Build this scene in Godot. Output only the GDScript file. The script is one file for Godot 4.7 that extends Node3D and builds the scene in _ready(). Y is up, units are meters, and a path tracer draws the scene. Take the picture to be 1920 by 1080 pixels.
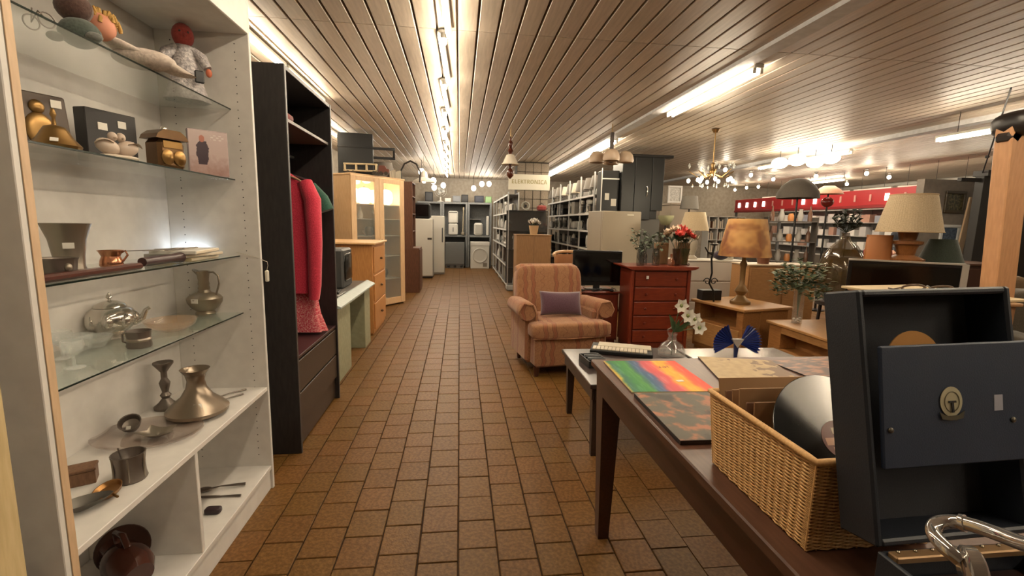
extends Node3D
# A second-hand shop: long tiled aisle, planked ceiling with tube lights. Metres, y up, the aisle runs along -z.

const EYE := Vector3(0, 1.47, 0)
const FOCAL := 860.0
var cam_basis := Basis.from_euler(Vector3.ZERO)
var mats := {}
var names := {}
var rng := RandomNumberGenerator.new()

# ---------------------------------------------------------------- photo pixel -> point on a known plane
func ray(x: float, y: float) -> Vector3:
	return cam_basis * Vector3((x - 960.0) / FOCAL, -(y - 540.0) / FOCAL, -1.0)
func PX(x: float, y: float, wx: float) -> Vector3:
	var d := ray(x, y)
	return EYE + d * (wx / d.x)
func PY(x: float, y: float, wy: float) -> Vector3:
	var d := ray(x, y)
	return EYE + d * ((wy - EYE.y) / d.y)
func PZ(x: float, y: float, wz: float) -> Vector3:
	var d := ray(x, y)
	return EYE + d * (wz / d.z)

# ---------------------------------------------------------------- mesh builder
class G:
	var st := SurfaceTool.new()
	var xf := Transform3D()
	func _init() -> void:
		st.begin(Mesh.PRIMITIVE_TRIANGLES)
	func flat() -> void:
		st.set_smooth_group(-1)
	func smooth(n := 0) -> void:
		st.set_smooth_group(n)
	func at(p: Vector3, rot := Vector3.ZERO) -> G:
		xf = Transform3D(Basis.from_euler(rot * (PI / 180.0)), p)
		return self
	func tri(a: Vector3, b: Vector3, c: Vector3) -> void:
		if (b - a).cross(c - a).length_squared() < 1e-16:
			return
		st.add_vertex(xf * a)
		st.add_vertex(xf * c)
		st.add_vertex(xf * b)
	func triuv(a: Vector3, b: Vector3, c: Vector3, ua: Vector2, ub: Vector2, uc: Vector2) -> void:
		st.set_uv(ua)
		st.add_vertex(xf * a)
		st.set_uv(uc)
		st.add_vertex(xf * c)
		st.set_uv(ub)
		st.add_vertex(xf * b)
	func quad(a: Vector3, b: Vector3, c: Vector3, d: Vector3) -> void:
		tri(a, b, c)
		tri(a, c, d)
	func quaduv(a: Vector3, b: Vector3, c: Vector3, d: Vector3) -> G:
		flat()
		triuv(a, b, c, Vector2(0, 1), Vector2(1, 1), Vector2(1, 0))
		triuv(a, c, d, Vector2(0, 1), Vector2(1, 0), Vector2(0, 0))
		return self
	func outq(a: Vector3, b: Vector3, c: Vector3, d: Vector3, o: Vector3) -> void:
		if (b - a).cross(c - a).dot((a + b + c + d) * 0.25 - o) < 0:
			quad(a, d, c, b)
		else:
			quad(a, b, c, d)
	func box(c: Vector3, s: Vector3, b := 0.003) -> G:
		flat()
		b = minf(b, minf(s.x, minf(s.y, s.z)) * 0.3)
		var h := s * 0.5
		var v := func(ax: int, sx: float, sy: float, sz: float) -> Vector3:
			var p := Vector3(sx * (h.x - b), sy * (h.y - b), sz * (h.z - b))
			p[ax] = [sx * h.x, sy * h.y, sz * h.z][ax]
			return c + p
		for s1 in [-1.0, 1.0]:
			outq(v.call(0, s1, -1, -1), v.call(0, s1, 1, -1), v.call(0, s1, 1, 1), v.call(0, s1, -1, 1), c)
			outq(v.call(1, -1, s1, -1), v.call(1, 1, s1, -1), v.call(1, 1, s1, 1), v.call(1, -1, s1, 1), c)
			outq(v.call(2, -1, -1, s1), v.call(2, 1, -1, s1), v.call(2, 1, 1, s1), v.call(2, -1, 1, s1), c)
			for s2 in [-1.0, 1.0]:
				outq(v.call(0, s1, s2, -1), v.call(0, s1, s2, 1), v.call(1, s1, s2, 1), v.call(1, s1, s2, -1), c)
				outq(v.call(0, s1, -1, s2), v.call(0, s1, 1, s2), v.call(2, s1, 1, s2), v.call(2, s1, -1, s2), c)
				outq(v.call(1, -1, s1, s2), v.call(1, 1, s1, s2), v.call(2, 1, s1, s2), v.call(2, -1, s1, s2), c)
				for s3 in [-1.0, 1.0]:
					var a0: Vector3 = v.call(0, s1, s2, s3)
					var a1: Vector3 = v.call(1, s1, s2, s3)
					var a2: Vector3 = v.call(2, s1, s2, s3)
					if (a1 - a0).cross(a2 - a0).dot(a0 - c) < 0:
						tri(a0, a2, a1)
					else:
						tri(a0, a1, a2)
		return self
	func slab(lo: Vector3, hi: Vector3, b := 0.003) -> G:
		return box((lo + hi) * 0.5, (hi - lo).abs(), b)
	func plain(lo: Vector3, hi: Vector3) -> G:
		flat()
		var c := (lo + hi) * 0.5
		var p := func(i: int) -> Vector3: return Vector3(hi.x if i & 1 else lo.x, hi.y if i & 2 else lo.y, hi.z if i & 4 else lo.z)
		for f in [[0, 1, 3, 2], [4, 5, 7, 6], [0, 1, 5, 4], [2, 3, 7, 6], [0, 2, 6, 4], [1, 3, 7, 5]]:
			outq(p.call(f[0]), p.call(f[1]), p.call(f[2]), p.call(f[3]), c)
		return self
	func lathe(o: Vector3, prof: Array, n := 24, sq := Vector2.ONE) -> G:
		var grp := 1
		for i in prof.size() - 1:
			var p: Vector2 = prof[i]
			var q: Vector2 = prof[i + 1]
			if i > 0:
				var w: Vector2 = prof[i - 1]
				if absf((q - p).angle_to(p - w)) > 0.75:
					grp += 1
			smooth(grp)
			for k in n:
				var a := TAU * k / n
				var b := TAU * (k + 1) / n
				quad(o + Vector3(p.x * cos(a) * sq.x, p.y, p.x * sin(a) * sq.y), o + Vector3(q.x * cos(a) * sq.x, q.y, q.x * sin(a) * sq.y),
					o + Vector3(q.x * cos(b) * sq.x, q.y, q.x * sin(b) * sq.y), o + Vector3(p.x * cos(b) * sq.x, p.y, p.x * sin(b) * sq.y))
		return self
	func cyl(o: Vector3, r: float, h: float, n := 16, r2 := -1.0) -> G:
		if r2 < 0:
			r2 = r
		return lathe(o, [Vector2(0, 0), Vector2(r, 0), Vector2(r2, h), Vector2(0, h)], n)
	func tube(pts: Array, r: Variant, n := 8, closed := false) -> G:
		smooth(7)
		var m := pts.size()
		var rings := []
		var up := Vector3.UP
		for i in m:
			var a: Vector3 = pts[(i - 1 + m) % m] if closed or i > 0 else pts[0]
			var b: Vector3 = pts[(i + 1) % m] if closed or i < m - 1 else pts[m - 1]
			var t := (b - a).normalized()
			if i == 0 and absf(t.dot(up)) > 0.9:
				up = Vector3.RIGHT
			var x := up.cross(t).normalized()
			if x.length() < 0.1:
				x = Vector3.RIGHT.cross(t).normalized()
			var y := t.cross(x)
			up = y
			var rr: float = r[i] if r is Array else r
			var ring := []
			for k in n:
				var g := TAU * k / n
				ring.append(pts[i] + (x * cos(g) + y * sin(g)) * rr)
			rings.append(ring)
		for i in (m if closed else m - 1):
			var p: Array = rings[i]
			var q: Array = rings[(i + 1) % m]
			for k in n:
				quad(p[k], p[(k + 1) % n], q[(k + 1) % n], q[k])
		if not closed:
			smooth(8)
			for k in range(1, n - 1):
				tri(rings[0][0], rings[0][k + 1], rings[0][k])
				tri(rings[m - 1][0], rings[m - 1][k], rings[m - 1][k + 1])
		return self
	func rod(a: Vector3, b: Vector3, r: float, n := 8, r2 := -1.0) -> G:
		return tube([a, b], [r, r if r2 < 0 else r2], n)
	func ball(c: Vector3, s: Vector3, e := 1.0, n := 16, m := 10) -> G:
		smooth(9)
		var f := func(u: float, v: float) -> Vector3:
			var pw := func(x: float) -> float: return signf(x) * pow(absf(x), e)
			return c + Vector3(s.x * pw.call(cos(v)) * pw.call(cos(u)), s.y * pw.call(sin(v)), s.z * pw.call(cos(v)) * pw.call(sin(u)))
		for j in m:
			for i in n:
				var u0 := TAU * i / n
				var u1 := TAU * (i + 1) / n
				var v0 := -PI / 2 + PI * j / m
				var v1 := -PI / 2 + PI * (j + 1) / m
				quad(f.call(u0, v0), f.call(u0, v1), f.call(u1, v1), f.call(u1, v0))
		return self
	func prism(poly: Array, z0: float, z1: float) -> G:
		flat()
		var p := PackedVector2Array(poly)
		if Geometry2D.is_polygon_clockwise(p):
			p.reverse()
		var t := Geometry2D.triangulate_polygon(p)
		for i in range(0, t.size(), 3):
			var a := p[t[i]]
			var b := p[t[i + 1]]
			var c := p[t[i + 2]]
			if (b - a).cross(c - a) < 0:
				var s := b
				b = c
				c = s
			tri(Vector3(a.x, a.y, z1), Vector3(b.x, b.y, z1), Vector3(c.x, c.y, z1))
			tri(Vector3(a.x, a.y, z0), Vector3(c.x, c.y, z0), Vector3(b.x, b.y, z0))
		for i in p.size():
			var a := p[i]
			var b := p[(i + 1) % p.size()]
			quad(Vector3(a.x, a.y, z0), Vector3(b.x, b.y, z0), Vector3(b.x, b.y, z1), Vector3(a.x, a.y, z1))
		return self
	func loft(rings: Array, grp := 11) -> G:
		smooth(grp)
		for i in rings.size() - 1:
			var p: Array = rings[i]
			var q: Array = rings[i + 1]
			var n := p.size()
			for k in n:
				quad(p[k], q[k], q[(k + 1) % n], p[(k + 1) % n])
		smooth(grp + 1)
		var a: Array = rings[0]
		var b: Array = rings[-1]
		for k in range(1, a.size() - 1):
			tri(a[0], a[k], a[k + 1])
			tri(b[0], b[k + 1], b[k])
		return self
	func patch(n: int, m: int, f: Callable) -> G:
		smooth(12)
		for i in n:
			for j in m:
				var u0 := float(i) / n
				var u1 := float(i + 1) / n
				var v0 := float(j) / m
				var v1 := float(j + 1) / m
				quad(f.call(u0, v0), f.call(u1, v0), f.call(u1, v1), f.call(u0, v1))
		return self
	func leaf(a: Vector3, b: Vector3, w: float, side: Vector3, bend := 0.2) -> G:
		var d := b - a
		var s := d.cross(side).normalized() * w
		var nrm := s.cross(d).normalized() * d.length() * bend
		return patch(4, 2, func(u: float, v: float) -> Vector3:
			return a + d * u + s * (v * 2 - 1) * sin(PI * pow(u * 0.97 + 0.015, 0.8)) + nrm * (sin(PI * u) + absf(v * 2 - 1) * 0.25))
	func mesh(tangents := false) -> ArrayMesh:
		st.generate_normals()
		if tangents:
			st.generate_tangents()
		st.index()
		return st.commit()

# ---------------------------------------------------------------- nodes
func numbered(n: String) -> String:
	names[n] = names.get(n, -1) + 1
	return n if names[n] == 0 else "%s_%03d" % [n, names[n]]
func tag(o: Node3D, label: String, cat: String, group := "") -> Node3D:
	o.set_meta("label", label)
	o.set_meta("category", cat)
	if group:
		o.set_meta("group", group)
	return o
func T(n: String, label: String, cat: String, p := Vector3.ZERO, turn := 0.0, group := "") -> Node3D:
	var o := Node3D.new()
	o.name = numbered(n)
	add_child(o)
	o.position = p
	o.rotation_degrees.y = turn
	return tag(o, label, cat, group)
func add(par: Node3D, n: String, g: Variant, m: Material, label := "") -> MeshInstance3D:
	var o := MeshInstance3D.new()
	o.name = n
	o.mesh = g.mesh() if g is G else g
	o.material_override = m
	par.add_child(o, true)
	if label:
		o.set_meta("label", label)
	return o
func one(n: String, label: String, cat: String, p: Vector3, g: G, m: Material, turn := 0.0, group := "") -> MeshInstance3D:
	var o := MeshInstance3D.new()
	o.name = numbered(n)
	o.mesh = g.mesh()
	o.material_override = m
	add_child(o)
	o.position = p
	o.rotation_degrees.y = turn
	tag(o, label, cat, group)
	return o
func S(n: String, g: G, m: Material) -> MeshInstance3D:
	var o := MeshInstance3D.new()
	o.name = n
	o.mesh = g.mesh()
	o.material_override = m
	add_child(o)
	o.set_meta("kind", "structure")
	return o
func copy(o: Node3D, p: Vector3, turn := 0.0, label := "") -> Node3D:
	var base := String(o.name).rstrip("0123456789").trim_suffix("_")
	var c: Node3D = o.duplicate()
	c.name = numbered(base)
	add_child(c)
	c.position = p
	c.rotation_degrees.y = turn
	if label:
		c.set_meta("label", label)
	return c

# ---------------------------------------------------------------- materials
func lin(r: float, g: float, b: float) -> Color:
	return Color(r, g, b).linear_to_srgb()
func mat(c: Color, rough := 0.6, metal := 0.0) -> StandardMaterial3D:
	var key := "%s/%.2f/%.2f" % [c.to_html(), rough, metal]
	if not mats.has(key):
		var m := StandardMaterial3D.new()
		m.albedo_color = c
		m.roughness = rough
		m.metallic = metal
		mats[key] = m
	return mats[key]
func noise_tex(a: Color, b: Color, freq := 0.02, oct := 4, size := 512, sd := 1, mid := Color.TRANSPARENT) -> NoiseTexture2D:
	var n := FastNoiseLite.new()
	n.seed = sd
	n.frequency = freq
	n.fractal_octaves = oct
	var t := NoiseTexture2D.new()
	t.width = size
	t.height = size
	t.seamless = true
	t.noise = n
	var r := Gradient.new()
	r.set_color(0, a)
	r.set_color(1, b)
	r.set_offset(0, 0.2)
	r.set_offset(1, 0.8)
	if mid.a > 0:
		r.add_point(0.5, mid)
	t.color_ramp = r
	return t
func shared_noise() -> NoiseTexture2D:
	if not mats.has("noise"):
		mats["noise"] = noise_tex(Color.BLACK, Color.WHITE, 0.06, 4, 512, 77)
	return mats["noise"]
func grain(key: String, a: Color, b: Color, rough: float, scale: Vector3, freq := 0.02, relief := 0.0, coat := 0.0, sd := 3) -> StandardMaterial3D:
	if not mats.has(key):
		var m := StandardMaterial3D.new()
		m.albedo_texture = noise_tex(a, b, freq, 5, 512, sd)
		m.uv1_triplanar = true
		m.uv1_scale = scale
		m.roughness = rough
		if relief > 0:
			m.heightmap_enabled = true
			m.heightmap_texture = shared_noise()
			m.heightmap_scale = relief
		if coat > 0:
			m.clearcoat_enabled = true
			m.clearcoat = coat
			m.clearcoat_roughness = 0.15
		mats[key] = m
	return mats[key]
func glow(key: String, c: Color, e: float) -> StandardMaterial3D:
	if not mats.has(key):
		var m := StandardMaterial3D.new()
		m.albedo_color = c
		m.emission_enabled = true
		m.emission = c
		m.emission_energy_multiplier = e
		mats[key] = m
	return mats[key]
func pane(key: String, c: Color, alpha: float, rough := 0.02) -> StandardMaterial3D:
	if not mats.has(key):
		var m := StandardMaterial3D.new()
		m.albedo_color = Color(c.r, c.g, c.b, alpha)
		m.roughness = rough
		m.transparency = BaseMaterial3D.TRANSPARENCY_ALPHA
		mats[key] = m
	return mats[key]
func cloth(key: String, c: Color, sheen := 0.4, relief := 0.06, scale := 30.0) -> StandardMaterial3D:
	if not mats.has(key):
		var m: StandardMaterial3D = grain(key, c.darkened(0.16), c.lightened(0.06), 0.9, Vector3.ONE * scale * 0.1, 0.06, relief)
		m.rim_enabled = true
		m.rim = sheen
		m.rim_tint = 0.6
	return mats[key]
func printed(img: Image, rough := 0.4) -> StandardMaterial3D:
	var m := StandardMaterial3D.new()
	m.albedo_texture = ImageTexture.create_from_image(img)
	m.roughness = rough
	return m
func text_mesh(s: String, size: float, depth := 0.004, serif := false) -> TextMesh:
	var t := TextMesh.new()
	var f := SystemFont.new()
	f.font_names = PackedStringArray(["Droid Serif" if serif else "Droid Sans"])
	f.font_weight = 700
	t.font = f
	t.text = s
	t.font_size = 64
	t.pixel_size = size / 64.0
	t.depth = depth
	return t

# ---------------------------------------------------------------- scene
const TUBE_E := 70.0
const TUBE_C := Color(1.0, 0.935, 0.83)
const LAMP_E := 0.3
const WARM := Color(1.0, 0.86, 0.66)

func _ready() -> void:
	rng.seed = 11
	# camera
	cam_basis = Basis(Vector3.UP, deg_to_rad(-6.605)) * Basis(Vector3.RIGHT, deg_to_rad(-8.069)) * Basis(Vector3.BACK, deg_to_rad(1.203))
	var cam := Camera3D.new()
	cam.name = "camera"
	add_child(cam)
	cam.transform = Transform3D(cam_basis, EYE)
	cam.fov = rad_to_deg(2.0 * atan(540.0 / FOCAL))
	cam.near = 0.03
	cam.far = 60.0
	cam.current = true
	# air
	var we := WorldEnvironment.new()
	we.name = "environment"
	var env := Environment.new()
	env.background_mode = Environment.BG_COLOR
	env.background_color = Color(0.01, 0.01, 0.012)
	env.tonemap_mode = Environment.TONE_MAPPER_LINEAR
	env.tonemap_exposure = 1.06
	env.sdfgi_enabled = true
	env.ssao_enabled = true
	env.ssil_enabled = true
	we.environment = env
	add_child(we)
	build_lights()
	build_shell()
	build_bookcase()
	build_wardrobe()
	build_left_row()
	build_back()
	build_racks()
	build_armchair_corner()
	build_front_tables()
	build_right_side()
	build_hanging()

# ---------------------------------------------------------------- tube lights and spots
func tube_light(n: String, label: String, p: Vector3, length: float, turn := 0.0, twin := false, drop := 0.0, area := LAMP_E) -> Node3D:
	var t := T(n, label, "tube light", p, turn, "ceiling tube lights")
	var white := mat(Color(0.85, 0.84, 0.8), 0.4)
	add(t, "housing", G.new().box(Vector3(0, -0.018, 0), Vector3(0.09 if twin else 0.05, 0.036, length), 0.006), white)
	for s in ([-0.032, 0.032] if twin else [0.0]):
		add(t, "tube", G.new().at(Vector3(s, -0.06, 0), Vector3(90, 0, 0)).cyl(Vector3(0, -length * 0.48, 0), 0.013, length * 0.96, 12), glow("tube", TUBE_C, TUBE_E))
		for e in [-1.0, 1.0]:
			add(t, "end_cap", G.new().box(Vector3(s, -0.055, e * length * 0.487), Vector3(0.03, 0.05, 0.018), 0.004), white)
	if drop > 0:
		for e in [-0.3, 0.3]:
			add(t, "hanger", G.new().rod(Vector3(0, 0, e * length), Vector3(0, drop, e * length), 0.004, 6), mat(Color(0.2, 0.19, 0.18), 0.5))
	var a := AreaLight3D.new()
	a.name = "tube_glow"
	a.area_size = Vector2(0.06 if twin else 0.026, length * 0.94)
	a.light_color = TUBE_C
	a.light_energy = area * (1.8 if twin else 1.0)
	a.shadow_enabled = true
	a.position = Vector3(0, -0.08, 0)
	a.rotation_degrees.x = -90
	t.add_child(a)
	return t
func spot_bulb(label: String, p: Vector3, r := 0.028, e := 40.0, group := "bare ceiling bulbs", len := 0.06) -> Node3D:
	var t := T("ceiling_bulb", label, "bulb", p, 0, group)
	add(t, "holder", G.new().lathe(Vector3(0, -len, 0), [Vector2(0, 0), Vector2(0.02, 0), Vector2(0.024, len * 0.6), Vector2(0.045, len * 0.8), Vector2(0.045, len), Vector2(0, len)], 14), mat(Color(0.35, 0.33, 0.3), 0.5))
	add(t, "bulb", G.new().ball(Vector3(0, -len - r * 0.8, 0), Vector3(r, r * 1.15, r)), glow("bulb%d" % e, TUBE_C, e))
	var o := OmniLight3D.new()
	o.name = "bulb_glow"
	o.light_color = TUBE_C
	o.light_energy = 0.12
	o.light_size = r
	o.omni_range = 12
	o.omni_attenuation = 2
	o.shadow_enabled = true
	o.position = Vector3(0, -len - r * 0.8, 0)
	t.add_child(o)
	return t
func build_lights() -> void:
	for k in range(1, 13):
		var z := -0.74 - 1.2 * k + 1.2
		var x := -0.02 - 0.027 * absf(z)
		tube_light("tube_light", "white batten tube light in the long row over the aisle", Vector3(x, 2.895, z + 0.02), 1.17, -1.5 if z < 0 else 0.0)
		if k > 2:
			spot_bulb("small bright bulb between two tube lights over the aisle", Vector3(x + 0.01, 2.9, z + 0.6), 0.026, 40.0, "bulbs between the aisle tubes")
	for z in [0.3, 2.2, -1.6]:
		tube_light("twin_tube_light", "twin tube light beside the grey beam, over the tables", Vector3(2.62, 2.895, z), 1.5, 0, true)
	tube_light("twin_tube_light", "long twin tube light beside the grey beam, over the television and plants", Vector3(2.6, 2.895, -4.85), 1.75, 0, true)
	for z in [-8.3, -9.75, -11.2, -12.65]:
		tube_light("twin_tube_light", "twin tube light beside the grey beam, over the black goods rack", Vector3(2.55, 2.895, z), 1.4, 0, true)
	for z in [-4.1, -5.35]:
		tube_light("tube_light", "tube light above the black wardrobe and green desk", Vector3(-1.62, 2.895, z), 1.2)
	for z in [-7.6, -8.9]:
		tube_light("tube_light", "tube light near the wall above the glass-door cabinet", Vector3(-2.05, 2.895, z), 1.2)
	for z in [-8.3, -9.6]:
		tube_light("twin_tube_light", "twin tube light past the second beam, above the red fascia stand", Vector3(6.9, 2.895, z), 1.25, 0, true)
	tube_light("hanging_tube_light", "tube light hung on thin rods in front of the black wall", Vector3(5.95, 2.66, -4.75), 1.15, 0, true, 0.24)
	for z in [-2.4, 0.2]:
		tube_light("hanging_tube_light", "tube light hung on rods above the far side aisle", Vector3(6.0, 2.66, z), 1.2, 0, true, 0.24)
	for z in [-6.0, -12.5]:
		tube_light("twin_tube_light", "twin tube light far across the shop by the outer wall", Vector3(10.5, 2.895, z), 1.4, 0, true)

# ---------------------------------------------------------------- floor, ceiling, walls
func build_shell() -> void:
	var X0 := -2.6
	var X1 := 13.0
	var Z0 := 4.2
	var Z1 := -15.8
	var mortar := mat(Color(0.2, 0.13, 0.07), 0.9)
	var fl := S("floor", G.new().plain(Vector3(X0, -0.12, Z1), Vector3(X1, -0.010, Z0)), mortar)
	var tm := []
	for k in 4:
		var a: Color = [lin(0.150, 0.066, 0.0125), lin(0.155, 0.065, 0.0135), lin(0.145, 0.066, 0.012), lin(0.140, 0.060, 0.0125)][k]
		var m: StandardMaterial3D = grain("tile%d" % k, a.darkened(0.14), a.lightened(0.07), 0.42, Vector3.ONE * 2.6, 0.03, 0.04, 0.0, 20 + k)
		m.uv1_offset = Vector3(k * 0.31, 0, k * 0.17)
		m.roughness = 0.46
		m.metallic_specular = 0.34
		tm.append(m)
	var W := 0.1765
	var L := 0.199
	var gap := 0.0045
	var cells := []
	for i in range(int(X0 / W) - 1, int(X1 / W) + 1):
		var off := (0.12 if i % 2 == 0 else 0.0) + 0.008 * sin(i * 2.3)
		for j in range(-23, 82):
			var z := -(j * L) - 0.134 + off
			var c := Vector3((i + 0.5) * W, 0, z)
			if c.x - W / 2 < X0 or c.x + W / 2 > X1 or z > Z0 - 0.1 or z < Z1 + 0.1:
				continue
			var q := cam_basis.inverse() * (c - EYE)
			var seen := false
			if q.z < -0.3:
				var sx := 960 - FOCAL * q.x / q.z
				var sy := 540 + FOCAL * q.y / q.z
				seen = sy < 1150 and sx > 330 and c.x > -1.02 and (c.x < 0.85 or (c.z < -3.6 and c.x < 0.6) or (c.z > -1.9 and c.x < 1.0)) and not (c.x < -0.95 and c.z > -3.9)
			cells.append([c, -q.z if seen else 1000.0 - q.z, rng.randi() % 4, rng.randf_range(-0.0012, 0.0012)])
	cells.sort_custom(func(a, b): return a[1] < b[1])
	var shapes := []
	for k in 3:
		shapes.append(G.new().box(Vector3(0, -0.008, 0), Vector3(W - gap - 0.0012 * k, 0.016, L - gap - 0.001 * (2 - k)), 0.0028).mesh())
	var rest := [G.new(), G.new(), G.new(), G.new()]
	for i in cells.size():
		var d: Array = cells[i]
		var c: Vector3 = d[0] + Vector3(0, d[3], 0)
		if i < 300:
			var o := add(fl, "tile", shapes[i % 3], tm[d[2]])
			o.position = c
			o.rotation.y = d[3] * 4.0
		else:
			rest[d[2]].plain(c + Vector3(-W / 2 + gap / 2, -0.014, -L / 2 + gap / 2), c + Vector3(W / 2 - gap / 2, 0, L / 2 - gap / 2))
	for k in 4:
		add(fl, "tile_field", rest[k], tm[k]).set_meta("kind", "stuff")
	# ceiling: slab with long painted planks under it, open grooves between
	var ce := S("ceiling", G.new().plain(Vector3(X0, 2.928, Z1), Vector3(X1, 3.1, Z0)), mat(lin(0.16, 0.115, 0.075), 0.8))
	var pm := []
	for k in 3:
		var a: Color = [lin(0.50, 0.415, 0.32), lin(0.48, 0.395, 0.305), lin(0.52, 0.43, 0.335)][k]
		pm.append(grain("plank%d" % k, a.darkened(0.07), a.lightened(0.05), 0.42, Vector3(3, 3, 0.25), 0.02, 0.0, 0.0, 50 + k))
	var cuts := [Z0, -3.73, -7.75, -11.8, Z1]
	var far := [G.new(), G.new(), G.new()]
	var pw := 0.1515
	var nparts := 0
	for i in int((X1 - X0) / pw):
		var x := X0 + (i + 0.5) * pw
		for j in 4:
			var k := rng.randi() % 3
			var za: float = cuts[j] - 0.004
			var zb: float = cuts[j + 1] + 0.004
			var prof := [Vector2(-0.0685, 2.928), Vector2(-0.0685, 2.908), Vector2(-0.064, 2.902), Vector2(0.064, 2.902), Vector2(0.0685, 2.908), Vector2(0.0685, 2.928)]
			if x < 8.4 and nparts < 296:
				var key := "plankmesh%d" % j
				if not mats.has(key):
					mats[key] = G.new().prism(prof, zb, za).mesh()
				var o := add(ce, "plank", mats[key], pm[k])
				o.position.x = x
				nparts += 1
			else:
				far[k].at(Vector3(x, 0, 0)).prism(prof, zb, za)
	for k in 3:
		add(ce, "plank_field", far[k], pm[k]).set_meta("kind", "stuff")
	var bm := grain("beam", Color(0.72, 0.72, 0.72), Color(0.78, 0.78, 0.78), 0.6, Vector3.ONE, 0.02)
	S("ceiling_beam", G.new().plain(Vector3(2.385, 2.87, Z1), Vector3(2.525, 2.95, Z0)), bm)
	S("ceiling_beam_001", G.new().plain(Vector3(6.42, 2.84, Z1), Vector3(6.58, 2.95, Z0)), bm)
	var wm := grain("wall", Color(0.60, 0.56, 0.50), Color(0.66, 0.62, 0.56), 0.85, Vector3.ONE * 0.7, 0.02, 0.02)
	S("wall_left", G.new().plain(Vector3(X0 - 0.15, 0, Z1), Vector3(X0, 3.1, Z0)), wm)
	S("wall_right", G.new().plain(Vector3(X1, 0, Z1), Vector3(X1 + 0.15, 3.1, Z0)), wm)
	S("wall_back", G.new().plain(Vector3(X0, 0, Z1 - 0.15), Vector3(X1, 3.1, Z1)), wm)
	S("wall_front", G.new().plain(Vector3(X0, 0, Z0), Vector3(X1, 3.1, Z0 + 0.15)), wm)
	S("trim_1", G.new().slab(Vector3(X1 - 0.09, 2.8, Z1), Vector3(X1, 2.9, Z0), 0.02), mat(Color(0.8, 0.79, 0.75), 0.5))
	# block pillar that carries the department sign
	var g := G.new()
	var p := S("pillar", g.plain(Vector3(1.34, 0, -11.46), Vector3(2.10, 2.9, -11.02)), mat(Color(0.2, 0.18, 0.15), 0.9))
	var bk := grain("block", lin(0.20, 0.165, 0.125), lin(0.26, 0.215, 0.165), 0.85, Vector3.ONE * 2, 0.03, 0.1)
	for r in 7:
		for c in 4:
			var w := 0.19
			add(p, "tile", G.new().box(Vector3(1.34 + w * (c + 0.5), 2.88 - 0.21 * (r + 0.5), -11.01), Vector3(w - 0.012, 0.198, 0.03), 0.004), bk)
	var sg := T("department_sign", "white sign lettered ELEKTRONICA fixed high on the block pillar", "sign", Vector3(1.63, 2.43, -10.985))
	add(sg, "board", G.new().box(Vector3.ZERO, Vector3(0.99, 0.36, 0.02), 0.003), mat(Color(0.86, 0.84, 0.77), 0.5))
	var tx := add(sg, "lettering", text_mesh("ELEKTRONICA", 0.128), mat(Color(0.66, 0.62, 0.45), 0.6))
	tx.position = Vector3(0.0, 0.01, 0.0125)

func K(p: Vector3) -> float:   # metres per photo pixel at p
	return -(cam_basis.inverse() * (p - EYE)).z / FOCAL
func V(a: Array) -> Array:      # [[r, y], ...] -> profile
	return a.map(func(q): return Vector2(q[0], q[1]))
func shelf_spot(px: float, py: float, xd: float, ys: float) -> Vector3:
	return Vector3(xd, ys, PX(px, py, xd).z)
func scaled(a: Array, k: float) -> Array:
	return a.map(func(q): return Vector2(q[0], q[1]) * k)

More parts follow.
